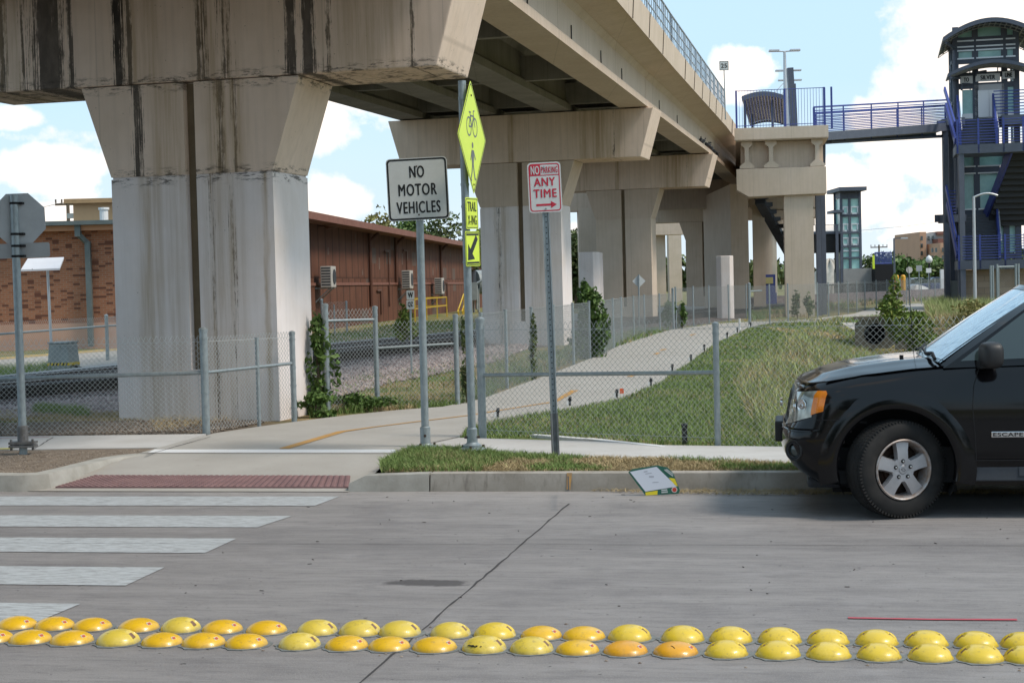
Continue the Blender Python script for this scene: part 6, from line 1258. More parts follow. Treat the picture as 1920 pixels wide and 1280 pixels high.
mb = MB(WMx); a = onwall(597, 428); mb.lathe([(0, 0), (.18, .02), (.3, .12), (0, .13)], 12, Matrix.Translation((-.5, a.y, a.z-.05))); mb.tube((-.5, a.y, a.z+.05), (0, a.y, a.z+.1), .03, 6); mb.build('barn_lamp', m_brown, wh)
random.seed(2); mb = MB(WMx)
for _ in range(26): y = random.uniform(2, 60); z = random.uniform(zm+.3, zt_-.5); mb.box(-.012, .0, y, y+random.uniform(.15, .4), z, z+random.uniform(.2, .6))
mb.build('board_patch', mat('faded board patch', (.20, .14, .115), (.11, .06, .045), 2, .9), wh)
for i, (px, py, sz, lab) in enumerate(((615.5, 519, 1.0, 'leftmost white wall-hung air conditioner on the warehouse'), (764, 524, 1.12, 'middle air conditioner on the warehouse behind the grey pole'), (824, 536, 1.12, 'right air conditioner on the warehouse near the yellow railing'))):
    a = onwall(px, py, .5); e = thing('air_conditioner', lab, 'air conditioner', WMx @ Vector((-.5, a.y, a.z)), 0, 'wall-hung air conditioners'); h_ = .42*sz
    mb = MB(WMx); mb.box(-.72, -.28, a.y-.46*sz, a.y+.46*sz, a.z-h_, a.z+h_); mb.build('housing', mat('cream housing', (.50, .48, .44), (.42, .40, .37), 5) if i == 0 else bpy.data.materials['cream housing'], e, bevel=.02)
    mb = MB(WMx); mb.lathe([(.30*sz, .0), (.30*sz, .02), (0, .02)], 20, Matrix.Translation((-.72, a.y+.1, a.z)) @ Matrix.Rotation(-pi/2, 4, 'Y')); 
    for k in range(7): mb.box(-.68, -.32, a.y-.465*sz, a.y-.46*sz, a.z-h_+.08+k*.11*sz, a.z-h_+.13+k*.11*sz)
    mb.build('fan_grille', m_clad, e); mb = MB(WMx)
    for s_ in (-.3, .3): mb.bar((-.7, a.y+s_, a.z-h_-.03), (0, a.y+s_, a.z-h_-.03), .05, .05); mb.bar((-.6, a.y+s_, a.z-h_-.05), (0, a.y+s_, a.z-h_-.6), .04, .04)
    mb.build('bracket', m_gray, e)
# yellow railings, equipment, platform
e = thing('yellow_railing', 'small yellow safety railing against the warehouse wall', 'railing', WMx @ Vector((-2, onwall(820, 585, 2).y, 0)))
y0_, y1_ = onwall(778, 585, 2).y, onwall(838, 585, 2).y; mb = MB(WMx)
for z in (.75, 1.2): mb.bar((-2, y0_, z), (-2, y1_, z), .05, .05); mb.bar((-2, y1_, z), (-.2, y1_, z), .05, .05)
for k in range(4): y = y0_+(y1_-y0_)*k/3; mb.bar((-2, y, 0), (-2, y, 1.2), .055, .055)
mb.build('rails', m_yrail, e)
e = thing('yellow_steps', 'yellow stair handrail beside the grey tank equipment', 'railing', WMx @ Vector((-2, onwall(862, 585, 2).y, 0))); y2_ = onwall(858, 585, 2).y; y3_ = onwall(878, 585, 2).y; mb = MB(WMx)
for y in (y2_, y2_+2): mb.bar((-2, y, .3), (-2, y+3, 1.3), .055, .055); mb.bar((-2, y+3, 1.3), (-2, y+7, 1.3), .055, .055); mb.bar((-2, y+3, 0), (-2, y+3, 1.3), .055, .055); mb.bar((-2, y+.4, 0), (-2, y+.4, .5), .08, .08)
mb.build('handrail', m_yrail, e)
a = onwall(897, 560, 2.2); e = thing('tank_equipment', 'grey tank and piping equipment at the warehouse wall left of the second pier', 'tank', WMx @ Vector((-2, a.y, 0)))
c_ = at(897, 555, 100); mb = MB(); A = at(889, 580, 100); B = at(908, 540, 100); mb.tube((A.x+.1, 100, 2.0), (B.x+.4, 100.5, 2.0), .75, 14); mb.lathe([(0, .2), (.5, .1), (.75, -.1)], 14, Matrix.Translation((A.x+.1, 100, 2.0)) @ Matrix.Rotation(-pi/2, 4, 'Y')); mb.build('tank', m_gray, e, smooth=.8)
mb = MB(); mb.box(A.x-.4, A.x+.25, 98.5, 99.5, .9, 2.0)
for k in range(4): mb.tube((A.x+.3*k, 99.2, 0), (A.x+.3*k, 99.2, 1.6), .07, 6)
mb.path([(A.x+.2, 99, .3), (A.x+.2, 99, 1.9), (A.x+.8, 99, 2.2)], .09, 6); mb.build('piping', m_gray, e)
# solar cabinet
b0 = G(110, 693, .18); e = thing('signal_cabinet', 'grey tapered trackside cabinet with a yellow and black hazard stripe', 'cabinet', b0); s_ = b0.y/3000
mb = MB(FR(b0, radians(-8))); w0, w1, d0, h_ = 22*s_, 18*s_, .55, 49*s_; wq = lambda z: w0+(w1-w0)*z/h_
def frus(mb, z0, z1, o=0): a, b = wq(z0)+o, wq(z1)+o; mb.add([(-a, -o, z0), (a, -o, z0), (a, d0+o, z0), (-a, d0+o, z0), (-b, -o, z1), (b, -o, z1), (b, d0+o, z1), (-b, d0+o, z1)], [(0, 1, 5, 4), (1, 2, 6, 5), (2, 3, 7, 6), (3, 0, 4, 7), (4, 5, 6, 7), (0, 3, 2, 1)])
frus(mb, 0, h_); mb.build('housing', m_gray, e, bevel=.012); mb = MB(FR(b0, radians(-8))); mb.box(-w1-.02, w1+.02, -.03, d0+.03, h_+.002, h_+.035); mb.box(-.05, .05, -.02, -.004, h_*.78, h_*.9); mb.build('lid', m_gray, e)
mb = MB(FR(b0, radians(-8))); frus(mb, .09, .15, .004); mb.build('hazard_stripe', flat('hazard yellow', (.65, .45, .03), .5), e); mb = MB(FR(b0, radians(-8)))
for k in range(6): x = -wq(.12)+.03+k*(2*wq(.12)-.04)/6; mb.add([(x, -.006, .09), (x+.035, -.006, .09), (x+.06, -.006, .15), (x+.025, -.006, .15)], [(0, 1, 2, 3)])
mb.build('stripe_bar', m_signk, e); mb = MB(); mb.path([b0+Vector((.25, .1, .08)), b0+Vector((.55, -.1, .03)), b0+Vector((1.4, -.3, .02))], .02, 5); mb.build('cable', m_blk2, e)
b1 = at(96, 645, b0.y+.3); t1 = at(89, 503, b0.y+.3); e = thing('solar_panel', 'white-faced solar panel tilted on a thin mast above the cabinet', 'solar panel', b1); mb = MB(); mb.tube(b1, t1, .03, 10); mb.build('mast', m_pvc, e, smooth=.8)
q4 = [at(39, 505.5, b0.y), at(112, 503, b0.y), at(120, 482, b0.y+.75), at(52, 484.5, b0.y+.75)]; mb = MB(); mb.add(q4+[p-Vector((0, 0, .04)) for p in q4], [(0, 1, 2, 3), (4, 7, 6, 5), (0, 4, 5, 1), (1, 5, 6, 2), (2, 6, 7, 3), (3, 7, 4, 0)]); mb.build('panel', mat('white panel underside', (.66, .64, .65), (.6, .58, .59), 2, .4), e)
mb = MB(); mb.path([t1, t1+Vector((-.2, .1, .0)), at(60, 505, b0.y)], .012, 5); mb.build('bracket', m_rust, e)
# trees behind the warehouse
for i, (px, py, d, h, rx, m_, lab) in enumerate(((700, 392, 105, 7.5, 2.0, island('olive seedy leaf', [(.22, .20, .06), (.13, .14, .045), (.30, .26, .10)]), 'sparse yellow-olive treetop above the warehouse roof'), (770, 408, 118, 7.8, 2.4, m_leaf, 'green treetop behind the NO MOTOR VEHICLES sign'), (838, 398, 112, 7.8, 2.7, m_leaf2, 'dark green treetop between the two sign poles'), (898, 425, 125, 6.6, 1.5, m_leafy, 'yellow-green treetop beside the second pier'), (1080, 425, 105, 6.0, 1.6, m_leaf2, 'green tree seen between the second and third piers'), (735, 410, 140, 9, 2.6, m_leafy, 'light green treetop low behind the warehouse roof'))):
    zt2 = at(px, py, d).z; tree(lab, Vector((at(px, 500, d).x, d, 0)), zt2*1.03, rx*1.25, 2.4, m_, 5200 if i else 1500, .19, 40+i, low=.3, ncl=18, tr=.2, group='trees behind the warehouse')

# ================= stair and lift tower =================
D0 = 74.; k0 = D0/3000
def T(px, py, d=D0): return at(px, py, d)
tw = thing('lift_tower', 'tall charcoal lift and stair tower with curved roofs and blue rails reading TO SILVER LINE', 'tower', T(1860, 580))
def X_(px, d=D0): return at(px, 400, d).x
def Z_(py, d=D0, px=1850): return at(px, py, d).z
# lift shaft volume
xs0, xs1 = X_(1792, 78), X_(1906, 78); yb0, yb1 = 78.2, 81.2
def RP(x, y): return Matrix.Translation((x, y, 0)) @ Matrix.Rotation(radians(-13), 4, 'Z') @ Matrix.Translation((-x, -y, 0))
RSH = RP(xs0, 78)
mb = MB(RSH); 
for x in (xs0+.10, X_(1831, 78), X_(1883, 78), xs1-.05): mb.box(x-.14, x+.14, 78, 78.3, .2, Z_(50, 78))
for py in (74, 84, 113, 140, 160, 286, 318, 395, 408, 480): z = Z_(py, 78); mb.box(xs0-.03, xs1+.03, 78.03, 78.27, z-.16, z+.1)
mb.box(xs0-.02, xs1+.02, 78.05, 78.25, Z_(85, 78)-.25, Z_(80, 78))
for x in (xs0, xs1): 
    for y in (79.4, 81): mb.box(x-.10, x+.10, y-.12, y+.12, .2, Z_(52, 78))
    for py in (60, 84, 113, 140, 190, 260, 318, 400, 480): z = Z_(py, 78); mb.box(x-.08, x+.08, 78.3, 81, z-.08, z+.08)
mb.build('steel_frame', m_dsteel, tw)
mb = MB(RSH); 
for (a, b) in ((1799, 1829), (1833, 1881), (1886, 1903)):
    for (c_, d_) in ((53, 74), (88, 110)): mb.box(X_(a, 78), X_(b, 78), 78.12, 78.16, Z_(d_, 78), Z_(c_, 78))
    for (c_, d_) in ((290, 312), (325, 392), (412, 475)): mb.box(X_(a, 78), X_(b, 78), 78.12, 78.16, Z_(d_, 78), Z_(c_, 78))
mb.box(X_(1807, 78), X_(1827, 78), 78.12, 78.16, Z_(213, 78), Z_(168, 78)); mb.box(X_(1884, 78), X_(1902, 78), 78.12, 78.16, Z_(213, 78), Z_(166, 78))
mb.box(xs0+.02, xs0+.05, 78.3, 81, Z_(475, 78), Z_(55, 78)); mb.box(xs1-.05, xs1-.02, 78.3, 81, Z_(475, 78), Z_(55, 78)); mb.build('glass_pane', m_glass, tw)
mb = MB(RSH); mb.box(xs0+.8, xs0+.85, 79.2, 79.25, .2, Z_(60, 78)); mb.box(xs1-.85, xs1-.8, 79.2, 79.25, .2, Z_(60, 78)); mb.box(xs0+.4, xs1-.8, 79.5, 80.6, Z_(330, 78), Z_(270, 78)); mb.build('lift_core', flat('grey lift core', (.16, .19, .19), .6), tw)
mb = MB(RSH)
for (a, b) in ((1799, 1829), (1833, 1881), (1886, 1903)):
    for yy in (77, 88, 95, 110, 289, 312, 325, 392): z = Z_(yy, 78); mb.box(X_(a, 78), X_(b, 78), 77.98, 78.1, z-.035, z+.035)
mb.build('window_frame', m_frame, tw)
mb = MB(RSH); mb.box(X_(1829, 78), X_(1882, 78), 78.0, 78.1, Z_(222, 78), Z_(160, 78)); dr = mb.build('door_surround', mat('pale metal surround', (.55, .55, .56), (.5, .5, .51), 2, .5), tw)
mb = MB(RSH); mb.box(X_(1835, 78), X_(1854.5, 78), 77.94, 78.0, Z_(221, 78), Z_(171, 78)); mb.box(X_(1855, 78), X_(1874, 78), 77.94, 78.0, Z_(221, 78), Z_(171, 78)); mb.build('lift_door', m_door, tw)
mb = MB(RSH); mb.box(X_(1806, 78), X_(1828, 78), 78.02, 78.1, Z_(222, 78), Z_(213, 78)); mb.box(X_(1883, 78), X_(1903, 78), 78.02, 78.1, Z_(222, 78), Z_(213, 78)); mb.build('kick_panel', m_door, tw)
m_sgn = flat('pale sign band', (.62, .63, .63), .5)
for a, b, s_, y in ((1805, 1828, 'TO', 149.5), (1833, 1877, 'SILVER', 147), (1881, 1903, 'LINE', 144.5)):
    mb = MB(RSH); mb.box(X_(a, 77.8), X_(b, 77.8), 77.82, 77.9, Z_(y+7, 77.8), Z_(y-7, 77.8)); q = mb.build('sign_panel', m_sgn, tw); text(s_, .20, (b-a)/3000*77.8*(.42 if s_ == 'TO' else .6), RSH @ fface(Vector(((X_(a, 77.8)+X_(b, 77.8))/2, 77.81, Z_(y, 77.8)))), m_signk, q, bold=.012)
def croof(name, xa, xb, z0, rise, y0, y1, th, nn=18):
    tp_ = [(xa+(xb-xa)*i/nn, z0+rise*sin(pi*i/nn)**.9) for i in range(nn+1)]; lo_ = [(x+(.02 if i < nn/2 else -.02), z-th) for i, (x, z) in enumerate(tp_)]; mb = MB(RP(xa, y0)); mb.prz(tp_+lo_[::-1], y0, y0+.12); mb.prz(tp_+[(x, z-.06) for x, z in tp_[::-1]], y0+.121, y1)
    o = mb.build(name, m_dsteel, tw); mb = MB(RP(xa, y0))
    for k in range(nn+1): x, z = tp_[k]; mb.bar((x, y0+.13, z-.10), (x, y1, z-.10), .05, .06)
    for k in range(8): y = y0+.3+(y1-y0-.4)*k/7; mb.path([(x, y, z-.13) for x, z in tp_], .025, 4)
    mb.build('purlin', m_alu, o); return o
croof('curved_roof', X_(1773, 76), X_(1948, 76), Z_(70, 76, 1773), .80, 76, 82.5, .20); croof('curved_canopy', X_(1781, 76.3), X_(1945, 76.3), Z_(138, 76.3, 1781), .55, 76.3, 78.3, .16)
mb = MB(); mb.path([T(1774, 80, 76.2), T(1790, 92, 77.8), T(1791, 230, 77.8)], .07, 6); mb.path([T(1782, 146, 76.2), T(1800, 147, 77.7)], .06, 6); mb.path([T(1803, 170, 77.7), T(1804, 158, 77.7), T(1828, 156, 77.7), T(1831, 136, 77.6), T(1850, 133, 77.5)], .05, 6); mb.build('drain_pipe', m_dsteel, tw)
# stair flights and landings (front of the shaft)
xl0, xl1 = X_(1797, D0), X_(1960, D0)
for (py, ytop, d_, lab) in ((488, 0, 0, ''), (271, 0, 0, '')):
    z = Z_(py, 73, 1850); mb = MB(RP(X_(1793, 73), 73)); mb.box(X_(1793, 73), X_(1990, 73), 73, 75.6, z-.40, z); mb.build('landing', m_dsteel, tw)
    mb = MB(RP(X_(1793, 73), 73)); zl = z+.02
    for k in range(9): mb.tube((X_(1795, 73), 73.05, zl+.08+k*.125), (X_(1990, 73), 73.05, zl+.08+k*.125), .017, 5); mb.tube((X_(1795, 73), 73.05, zl+.08+k*.125), (X_(1795, 73), 75.6, zl+.08+k*.125), .017, 5)
    for x in (1797, 1835, 1880, 1915, 1955): mb.box(X_(x, 73)-.04, X_(x, 73)+.04, 73.0, 73.1, zl-.4, zl+1.15)
    mb.build('landing_railing', m_blue, tw)
zA, zB, zC, zD = Z_(271, 73), Z_(224, 77.5), Z_(488, 73), Z_(402, 77.5)
for z0, z1, xa, xb in ((zA, zB, 1802, 1868), (zC, zD, 1802, 1870)):
    n = 14; mb = MB(RP(X_(xa, 75.6), 75.6))
    for k in range(n): y = 75.6+(77.6-75.6)*k/n; z = z0+(z1-z0)*(k+1)/n; mb.box(X_(xa, 75.6), X_(xb, 75.6), y, y+.18, z-.04, z); mb.box(X_(xa, 75.6)+.01, X_(xb, 75.6)-.01, y+.02, y+.04, z-(z1-z0)/n, z-.045)
    mb.build('stair_flight', flat('stair tread grey', (.075, .08, .095), .6), tw)
    for x in (xa, xb): 
        mb = MB(RP(X_(xa, 75.6), 75.6)); X0 = X_(x, 75.6); mb.bar((X0, 75.5, z0), (X0, 77.6, z1), .08, .36); mb.build('stringer', m_dsteel, tw)
        mb = MB(RP(X_(xa, 75.6), 75.6)); 
        for h in (.35, .6, .85, 1.1): mb.bar((X0, 75.5, z0+h), (X0, 77.6, z1+h), .08, .10)
        mb.bar((X0, 75.5, z0), (X0, 75.5, z0+1.25), .12, .12); mb.bar((X0, 77.6, z1), (X0, 77.6, z1+1.2), .1, .1); mb.build('stair_railing', m_blue, tw); mb = MB(RP(X_(xa, 75.6), 75.6)); mb.bar((X0+.08, 75.4, z0+.9), (X0+.08, 77.6, z1+.9), .05, .05); mb.build('handrail', m_frame, tw)
mb = MB(RSH); zq = Z_(222, 77.5); mb.box(xs0-.6, xs1+2.5, 77.6, 78, zq-.45, zq); mb.box(X_(1880, 77.4), xs1+2.5, 76.6, 77.6, zq-.45, zq); zq2 = Z_(400, 77.5); mb.box(xs0-1.0, xs1+2.5, 77.6, 78, zq2-.35, zq2); mb.build('upper_landing', m_dsteel, tw)
mb = MB(RSH)
for k in range(8): z = zq+.1+k*.15; mb.tube((X_(1876, 76.6), 76.65, z), (xs1+2.5, 76.65, z), .025, 5)
for k in range(8): z = zq2+.05+k*.13; mb.tube((xs0-.5, 77.6, z), (X_(1802, 77), 77.6, z), .025, 5)
mb.build('landing_railing', m_blue, tw)
# soffit flight at the right (dark underside)
mb = MB(); n = 12; xa, xb = X_(1884, 74.5), X_(1990, 74.5)
for k in range(n): y = 73.6+3.9*k/n; z = Z_(404, 75)+(zA-Z_(404, 75))*(1-k/n)-.7; mb.box(xa, xb, y, y+.3, z, z+.3)
mb.build('stair_soffit', m_blk2 if 0 else flat('dark soffit', (.035, .037, .042), .7), tw); mb = MB(); mb.bar((xa-.05, 73.3, zA-.2), (xa-.05, 77.4, Z_(404, 77)), .1, .5); mb.build('stringer', m_blue, tw)
# lower left small landing and flight
zz = Z_(402, 77); mb = MB(); xq = X_(1773, 77); mb.box(xq-.1, xs0, 76.2, 78, zz-.35, zz); mb.box(xq-.1, xs0, 76.2, 78, zB-.35, zB); mb.build('side_landing', m_dsteel, tw); mb = MB()
for k in range(8): mb.tube((xq-.1, 76.2, zz+.08+k*.15), (X_(1795, 76), 76.2, zz+.08+k*.15), .026, 5)
mb.bar((X_(1781, 75), 75.6, zz+1.3), (X_(1796, 73), 73.3, zC+1.0), .08, .22); mb.bar((X_(1781, 75), 75.6, zB+1.3), (X_(1796, 73), 73.3, zA+1.0), .08, .22); mb.bar((X_(1783, 75), 75.6, zz+.5), (X_(1797, 73), 73.3, zC+.2), .10, .3); mb.bar((X_(1783, 75), 75.6, zB+.5), (X_(1797, 73), 73.3, zA+.2), .10, .3); mb.build('side_railing', m_blue, tw)
# columns
for px, d, pt in ((1774, 76.5, 245), (1784, 77.5, 245), (1803, 73.1, 275), (1797, 77, 240)):
    mb = MB(); x = X_(px, d); mb.box(x-.12, x+.12, d-.12, d+.12, .15, Z_(pt, d, px)); mb.build('column', m_dsteel, tw)
mb = MB(); x = X_(1800, 73.2); mb.box(x-.12, x+.12, 73.1, 73.3, .1, zC); x = X_(1797, 75.8); mb.build('column', m_dsteel, tw)
mb = MB(); mb.box(X_(1777, 76.9), X_(1795, 76.9), 76.6, 77.4, .1, 1.45); mb.build('grey_footing', m_gray, tw)
# block wall
BWM = RP(X_(1806, 73.6), 73.6)
bw = thing('block_wall', 'tan split-block wall under the first landing of the stair tower', 'wall', (X_(1805, 73.6), 73.6, 0)); mb = MB(BWM); mb.box(X_(1806, 73.6), X_(2100, 73.6), 73.6, 77, -.1, zC-.42); mb.build('masonry', m_block, bw)
mt = at(1887, 528, 73.4); mb = MB(); mb.box(mt.x-.13, mt.x+.13, 73.4, 73.58, mt.z-.3, mt.z+.3); mb.tube((mt.x, 73.5, mt.z-.3), (mt.x+.1, 73.5, .1), .04, 6); mb.lathe([(0, .12), (.12, .08), (.13, 0)], 12, Matrix.Translation((mt.x, 73.4, mt.z)) @ Matrix.Rotation(pi/2, 4, 'X')); tag(mb.build('electric_meter', m_gray), 'small grey electric meter on the tan block wall', 'electric meter')
gt = thing('metal_gate', 'silver tube gate frame standing before the tan block wall', 'gate', T(1890, 570, 71)); zg = Z_(497, 71, 1880)
for px in (1856, 1860, 1868, 1903, 1908): mb = MB(); x = X_(px, 71); mb.tube((x, 71, 0), (x, 71, zg+(.05 if px > 1865 else 0)), .055, 8); mb.build('post', m_galv, gt, smooth=.8)
mb = MB(); mb.tube((X_(1868, 71), 71, zg-.08), (X_(1903, 71), 71, zg-.08), .04, 6); mb.tube((X_(1868, 71), 71, .25), (X_(1903, 71), 71, .25), .04, 6); mb.tube((X_(1871, 71), 71, .25), (X_(1871, 71), 71, zg-.08), .03, 6); mb.build('gate_frame', m_galv, gt)
V_, F_ = linkmesh([Vector((X_(1871, 71), 71, 0)), Vector((X_(1903, 71), 71, 0))], .25, zg-.1, .06, .003); npobj('wire_mesh', V_, F_, m_wire, gt)
lp = thing('path_lamp', 'slim grey lamp post with a curved arm in front of the stair tower', 'street lamp', T(1826, 577, 70)); mb = MB(); x = X_(1826, 70); zl = Z_(368, 70, 1826); mb.tube((x, 70, 0), (x, 70, zl), .085, 10, .06); mb.build('pole', m_pvc, lp, smooth=.8)
mb = MB(); mb.path([(x+1.05*i/8, 70, zl-.05+.16*sin(pi*i/8*.9)) for i in range(9)], .045, 6); mb.build('arm', m_pvc, lp, smooth=1)
# footbridge
fb = thing('footbridge', 'dark steel footbridge with blue railings joining platform and tower', 'footbridge', T(1650, 240, 72)); P0, P1 = at(1527, 265, 68), at(1778, 246, 76.5); Q0, Q1 = at(1527, 249, 68), at(1778, 230, 76.5)
mb = MB(); mb.bar((P0.x, 68, (P0.z+Q0.z)/2), (P1.x, 76.5, (P1.z+Q1.z)/2), .14, Q0.z-P0.z); mb.bar((P0.x-.1, 70.4, (P0.z+Q0.z)/2), (P1.x, 78.9, (P1.z+Q1.z)/2), .14, Q0.z-P0.z); mb.build('girder', m_dsteel, fb)
mb = MB(); mb.add([(P0.x, 68.1, P0.z+.12), (P1.x, 76.6, P1.z+.12), (P1.x, 78.9, P1.z+.12), (P0.x, 70.4, P0.z+.12), (P0.x, 68.1, P0.z+.22), (P1.x, 76.6, P1.z+.22), (P1.x, 78.9, P1.z+.22), (P0.x, 70.4, P0.z+.22)], [(0, 1, 2, 3), (4, 7, 6, 5), (0, 4, 5, 1), (2, 6, 7, 3)]); mb.build('deck', m_dsteel, fb)
for dy in (0, 2.35):
    mb = MB()
    for k in range(8): f_ = .04+k*.148; mb.tube((P0.x+dy*.22, 68+dy, Q0.z+f_), (P1.x+dy*.22, 76.5+dy, Q1.z+f_), .024 if k < 7 else .04, 5)
    for k in range(6): f_ = k/5; p = Vector((P0.x+dy*.22, 68+dy, Q0.z)).lerp(Vector((P1.x+dy*.22, 76.5+dy, Q1.z)), f_); mb.bar(p-Vector((0, 0, .3)), p+Vector((0, 0, 1.06)), .09 if k in (0, 5) else .05, .05)
    mb.build('railing', m_blue, fb)
mb = MB(); mb.path([at(1527, 262, 69), at(1536, 268, 69.5), at(1777, 255, 77)], .07, 6); mb.path([at(1545, 310, 70), at(1545, 268, 70), at(1560, 266, 70)], .07, 6); mb.build('pipe', m_dsteel, fb)
mb = MB(); 
for px, d in ((1532, 69), (1541, 71)): x = at(px, 300, d).x; mb.box(x-.1, x+.1, d-.1, d+.1, .1, at(px, 268, d).z)
mb.build('leg', m_dsteel, fb)
# ================= second, distant tower =================
D2 = 118.
t2 = thing('glass_lift_tower', 'slender distant glass lift tower with a flat dark roof', 'tower', T(1598, 530, D2))
def X2(px): return at(px, 450, D2).x
def Z2(py): return at(1600, py, D2).z
mb = MB()
for px in (1578, 1593.5, 1613): 
    for y in (D2, D2+2.2): mb.box(X2(px)-.09, X2(px)+.09, y-.09, y+.09, Z2(510), Z2(358))
for py in (371, 403, 405, 436, 462, 483): mb.box(X2(1577), X2(1614), D2-.1, D2+.1, Z2(py)-.06, Z2(py)+.06)
mb.box(X2(1578), X2(1613), D2-.05, D2+2.2, Z2(370), Z2(359)); mb.build('steel_frame', m_dsteel, t2); mb = MB(); mb.box(X2(1569), X2(1620), D2-1.2, D2+3.4, Z2(359), Z2(352)); mb.build('roof', m_dsteel, t2)
mb = MB(); mb.box(X2(1579), X2(1612), D2+.02, D2+2.1, Z2(505), Z2(371)); mb.build('glass', m_glass, t2)
mb = MB()
for (a, b, p, q) in ((1582, 1590, 388, 402), (1597, 1609, 388, 402), (1582, 1590, 420, 434), (1597, 1608, 420, 434), (1597, 1609, 446, 460), (1580, 1590, 446, 460)):
    for px in (a, b): mb.box(X2(px)-.05, X2(px)+.05, D2-.02, D2+.01, Z2(q), Z2(p))
    mb.box(X2(a), X2(b), D2-.02, D2+.01, Z2(q), Z2(q)+.12)
for p in (388, 420, 446, 470): mb.box(X2(1579), X2(1612), D2-.04, D2-.01, Z2(p)-.05, Z2(p)+.05)
mb.build('inner_framing', m_frame, t2); mb = MB(); mb.box(X2(1559), X2(1578), D2-1, D2+1.5, Z2(399), Z2(394)); mb.build('side_canopy', m_dsteel, t2)
mb = MB(); mb.box(X2(1578), X2(1660), D2-.3, D2+3, 0, Z2(503.5)); mb.build('concrete_base', mat('grey tower base', (.33, .33, .32), (.27, .27, .265), 1), t2)
en = thing('stair_enclosure', 'black sheet-sided stair enclosure with a railing beside the glass tower', 'enclosure', T(1648, 530, D2-1)); mb = MB(); mb.box(X2(1631), X2(1664), D2-1.6, D2-.4, 0, Z2(497)); mb.build('dark_panel', m_blk2, en); mb = MB(); pickets(mb, (X2(1631), D2-1.5, Z2(497)), (X2(1662), D2-1.5, Z2(497)), .85, 16, .03); mb.build('railing', m_blue, en)
mb = MB(); mb.box(X2(1625), X2(1629), D2-1.8, D2-1.75, Z2(505), Z2(480)); tag(mb.build('banner', m_signy), 'narrow yellow-green vertical banner beside the glass tower', 'banner')
wk = thing('walkway', 'dark enclosed walkway on posts left of the glass tower', 'walkway', T(1555, 450, D2)); mb = MB(); mb.box(X2(1500), X2(1577), D2, D2+3, Z2(472), Z2(438)); mb.build('enclosure', m_blk2, wk); mb = MB(); mb.box(X2(1500), X2(1577), D2-.1, D2+3, Z2(437.5), Z2(433)); mb.box(X2(1568)-.1, X2(1568)+.1, D2-.3, D2-.1, 0, Z2(420)); mb.box(X2(1576)-.1, X2(1576)+.1, D2-.3, D2-.1, 0, Z2(470)); mb.build('steel', m_dsteel, wk); mb = MB(); pickets(mb, (X2(1500), D2, Z2(433)), (X2(1577), D2, Z2(433)), .5, 40, .015); mb.build('railing', m_wire, wk)
bf = thing('metal_fence', 'distant black picket fence at the foot of the glass tower', 'fence', T(1600, 540, 110)); mb = MB(); pickets(mb, (at(1535, 540, 108).x, 108, .3), (at(1665, 535, 112).x, 112, .3), .95, 50, .03); mb.build('pickets', m_blk2, bf)
# mound, far things
def mound(name, px, py, d, rx, ry, h, m): c_ = at(px, py, d); mb = MB(); mb.grid(lambda u, v: (c_.x+rx*(v)*cos(2*pi*u), d+ry*v*sin(2*pi*u), .05+h*(cos(pi*v)*.5+.5)*(1+.08*sin(7*u*2*pi))), 30, 10); return st(mb.build(name, m, smooth=3))
mound('gravel_mound', 1556, 520, 145, 3.2, 5, 3.2, mat('pale gravel', (.46, .42, .36), (.36, .33, .28), 2)); mound('dirt_mound', 1712, 520, 128, 2.9, 5, .95, mat('grey white dirt', (.50, .48, .45), (.40, .38, .35), 2))
far = [(1652, 470, 160, 5.5, m_leaf2, 'broad far tree behind the stair enclosure'), (1690, 488, 150, 4.5, m_leaf, 'dark far tree left of the far street light'), (1700, 500, 165, 4, m_leaf2, 'rounded far tree above the parked cars'), (1735, 485, 170, 4.5, m_leaf2, 'olive far tree left of the globe lamp'), (1752, 488, 160, 3, m_leaf, 'far tree below the apartment block'), (1765, 497, 150, 2.6, m_leaf2, 'far tree just left of the tower columns'), (1722, 505, 140, 1.5, m_leafy, 'small yellow-green far tree near the mound')]
for i, (px, py, d, r, m_, lab) in enumerate(far): tree(lab, Vector((at(px, 520, d).x, d, 0)), at(px, py, d).z*1.05, r, r*.6, m_, 2600, .26, 60+i, low=.1, ncl=20, tr=.25, group='far trees behind the parking lot')
for i in range(26):
    px = -350+i*95+random.uniform(-30, 30)
    if 1560 < px < 1800: continue
    d = 240+random.uniform(-30, 60); tree('far dark tree on the low horizon', Vector((at(px, 540, d).x, d, 0)), random.uniform(4.5, 7), 9, 4, m_leaf2, 700, .7, 90+i, low=.0, ncl=14, tr=.3, name='tree', group='trees along the horizon')
ap = thing('apartment_building', 'distant orange and grey apartment block left of the tower columns', 'building', T(1770, 500, 230))
def XA(px): return at(px, 470, 230).x
def ZA(py): return at(1760, py, 230).z
m_apo = mat('orange brick far', (.50, .30, .20), (.45, .27, .18), .5); mb = MB(); mb.box(XA(1725), XA(1737), 230, 245, 0, ZA(434)); mb.box(XA(1742), XA(1800), 224, 245, 0, ZA(457)); mb.build('wall', m_apo, ap); mb = MB(); mb.box(XA(1737), XA(1800), 231, 245, 0, ZA(436)); mb.build('grey_wall', mat('pale grey far wall', (.42, .44, .45), (.38, .4, .41), .5), ap)
mb = MB(); mb.box(XA(1752), XA(1764), 228, 231, ZA(458), ZA(448)); mb.box(XA(1758), XA(1790), 230, 244, ZA(440), ZA(434)); mb.build('roof', mat('dark red roof', (.20, .09, .07), (.16, .08, .06)), ap)
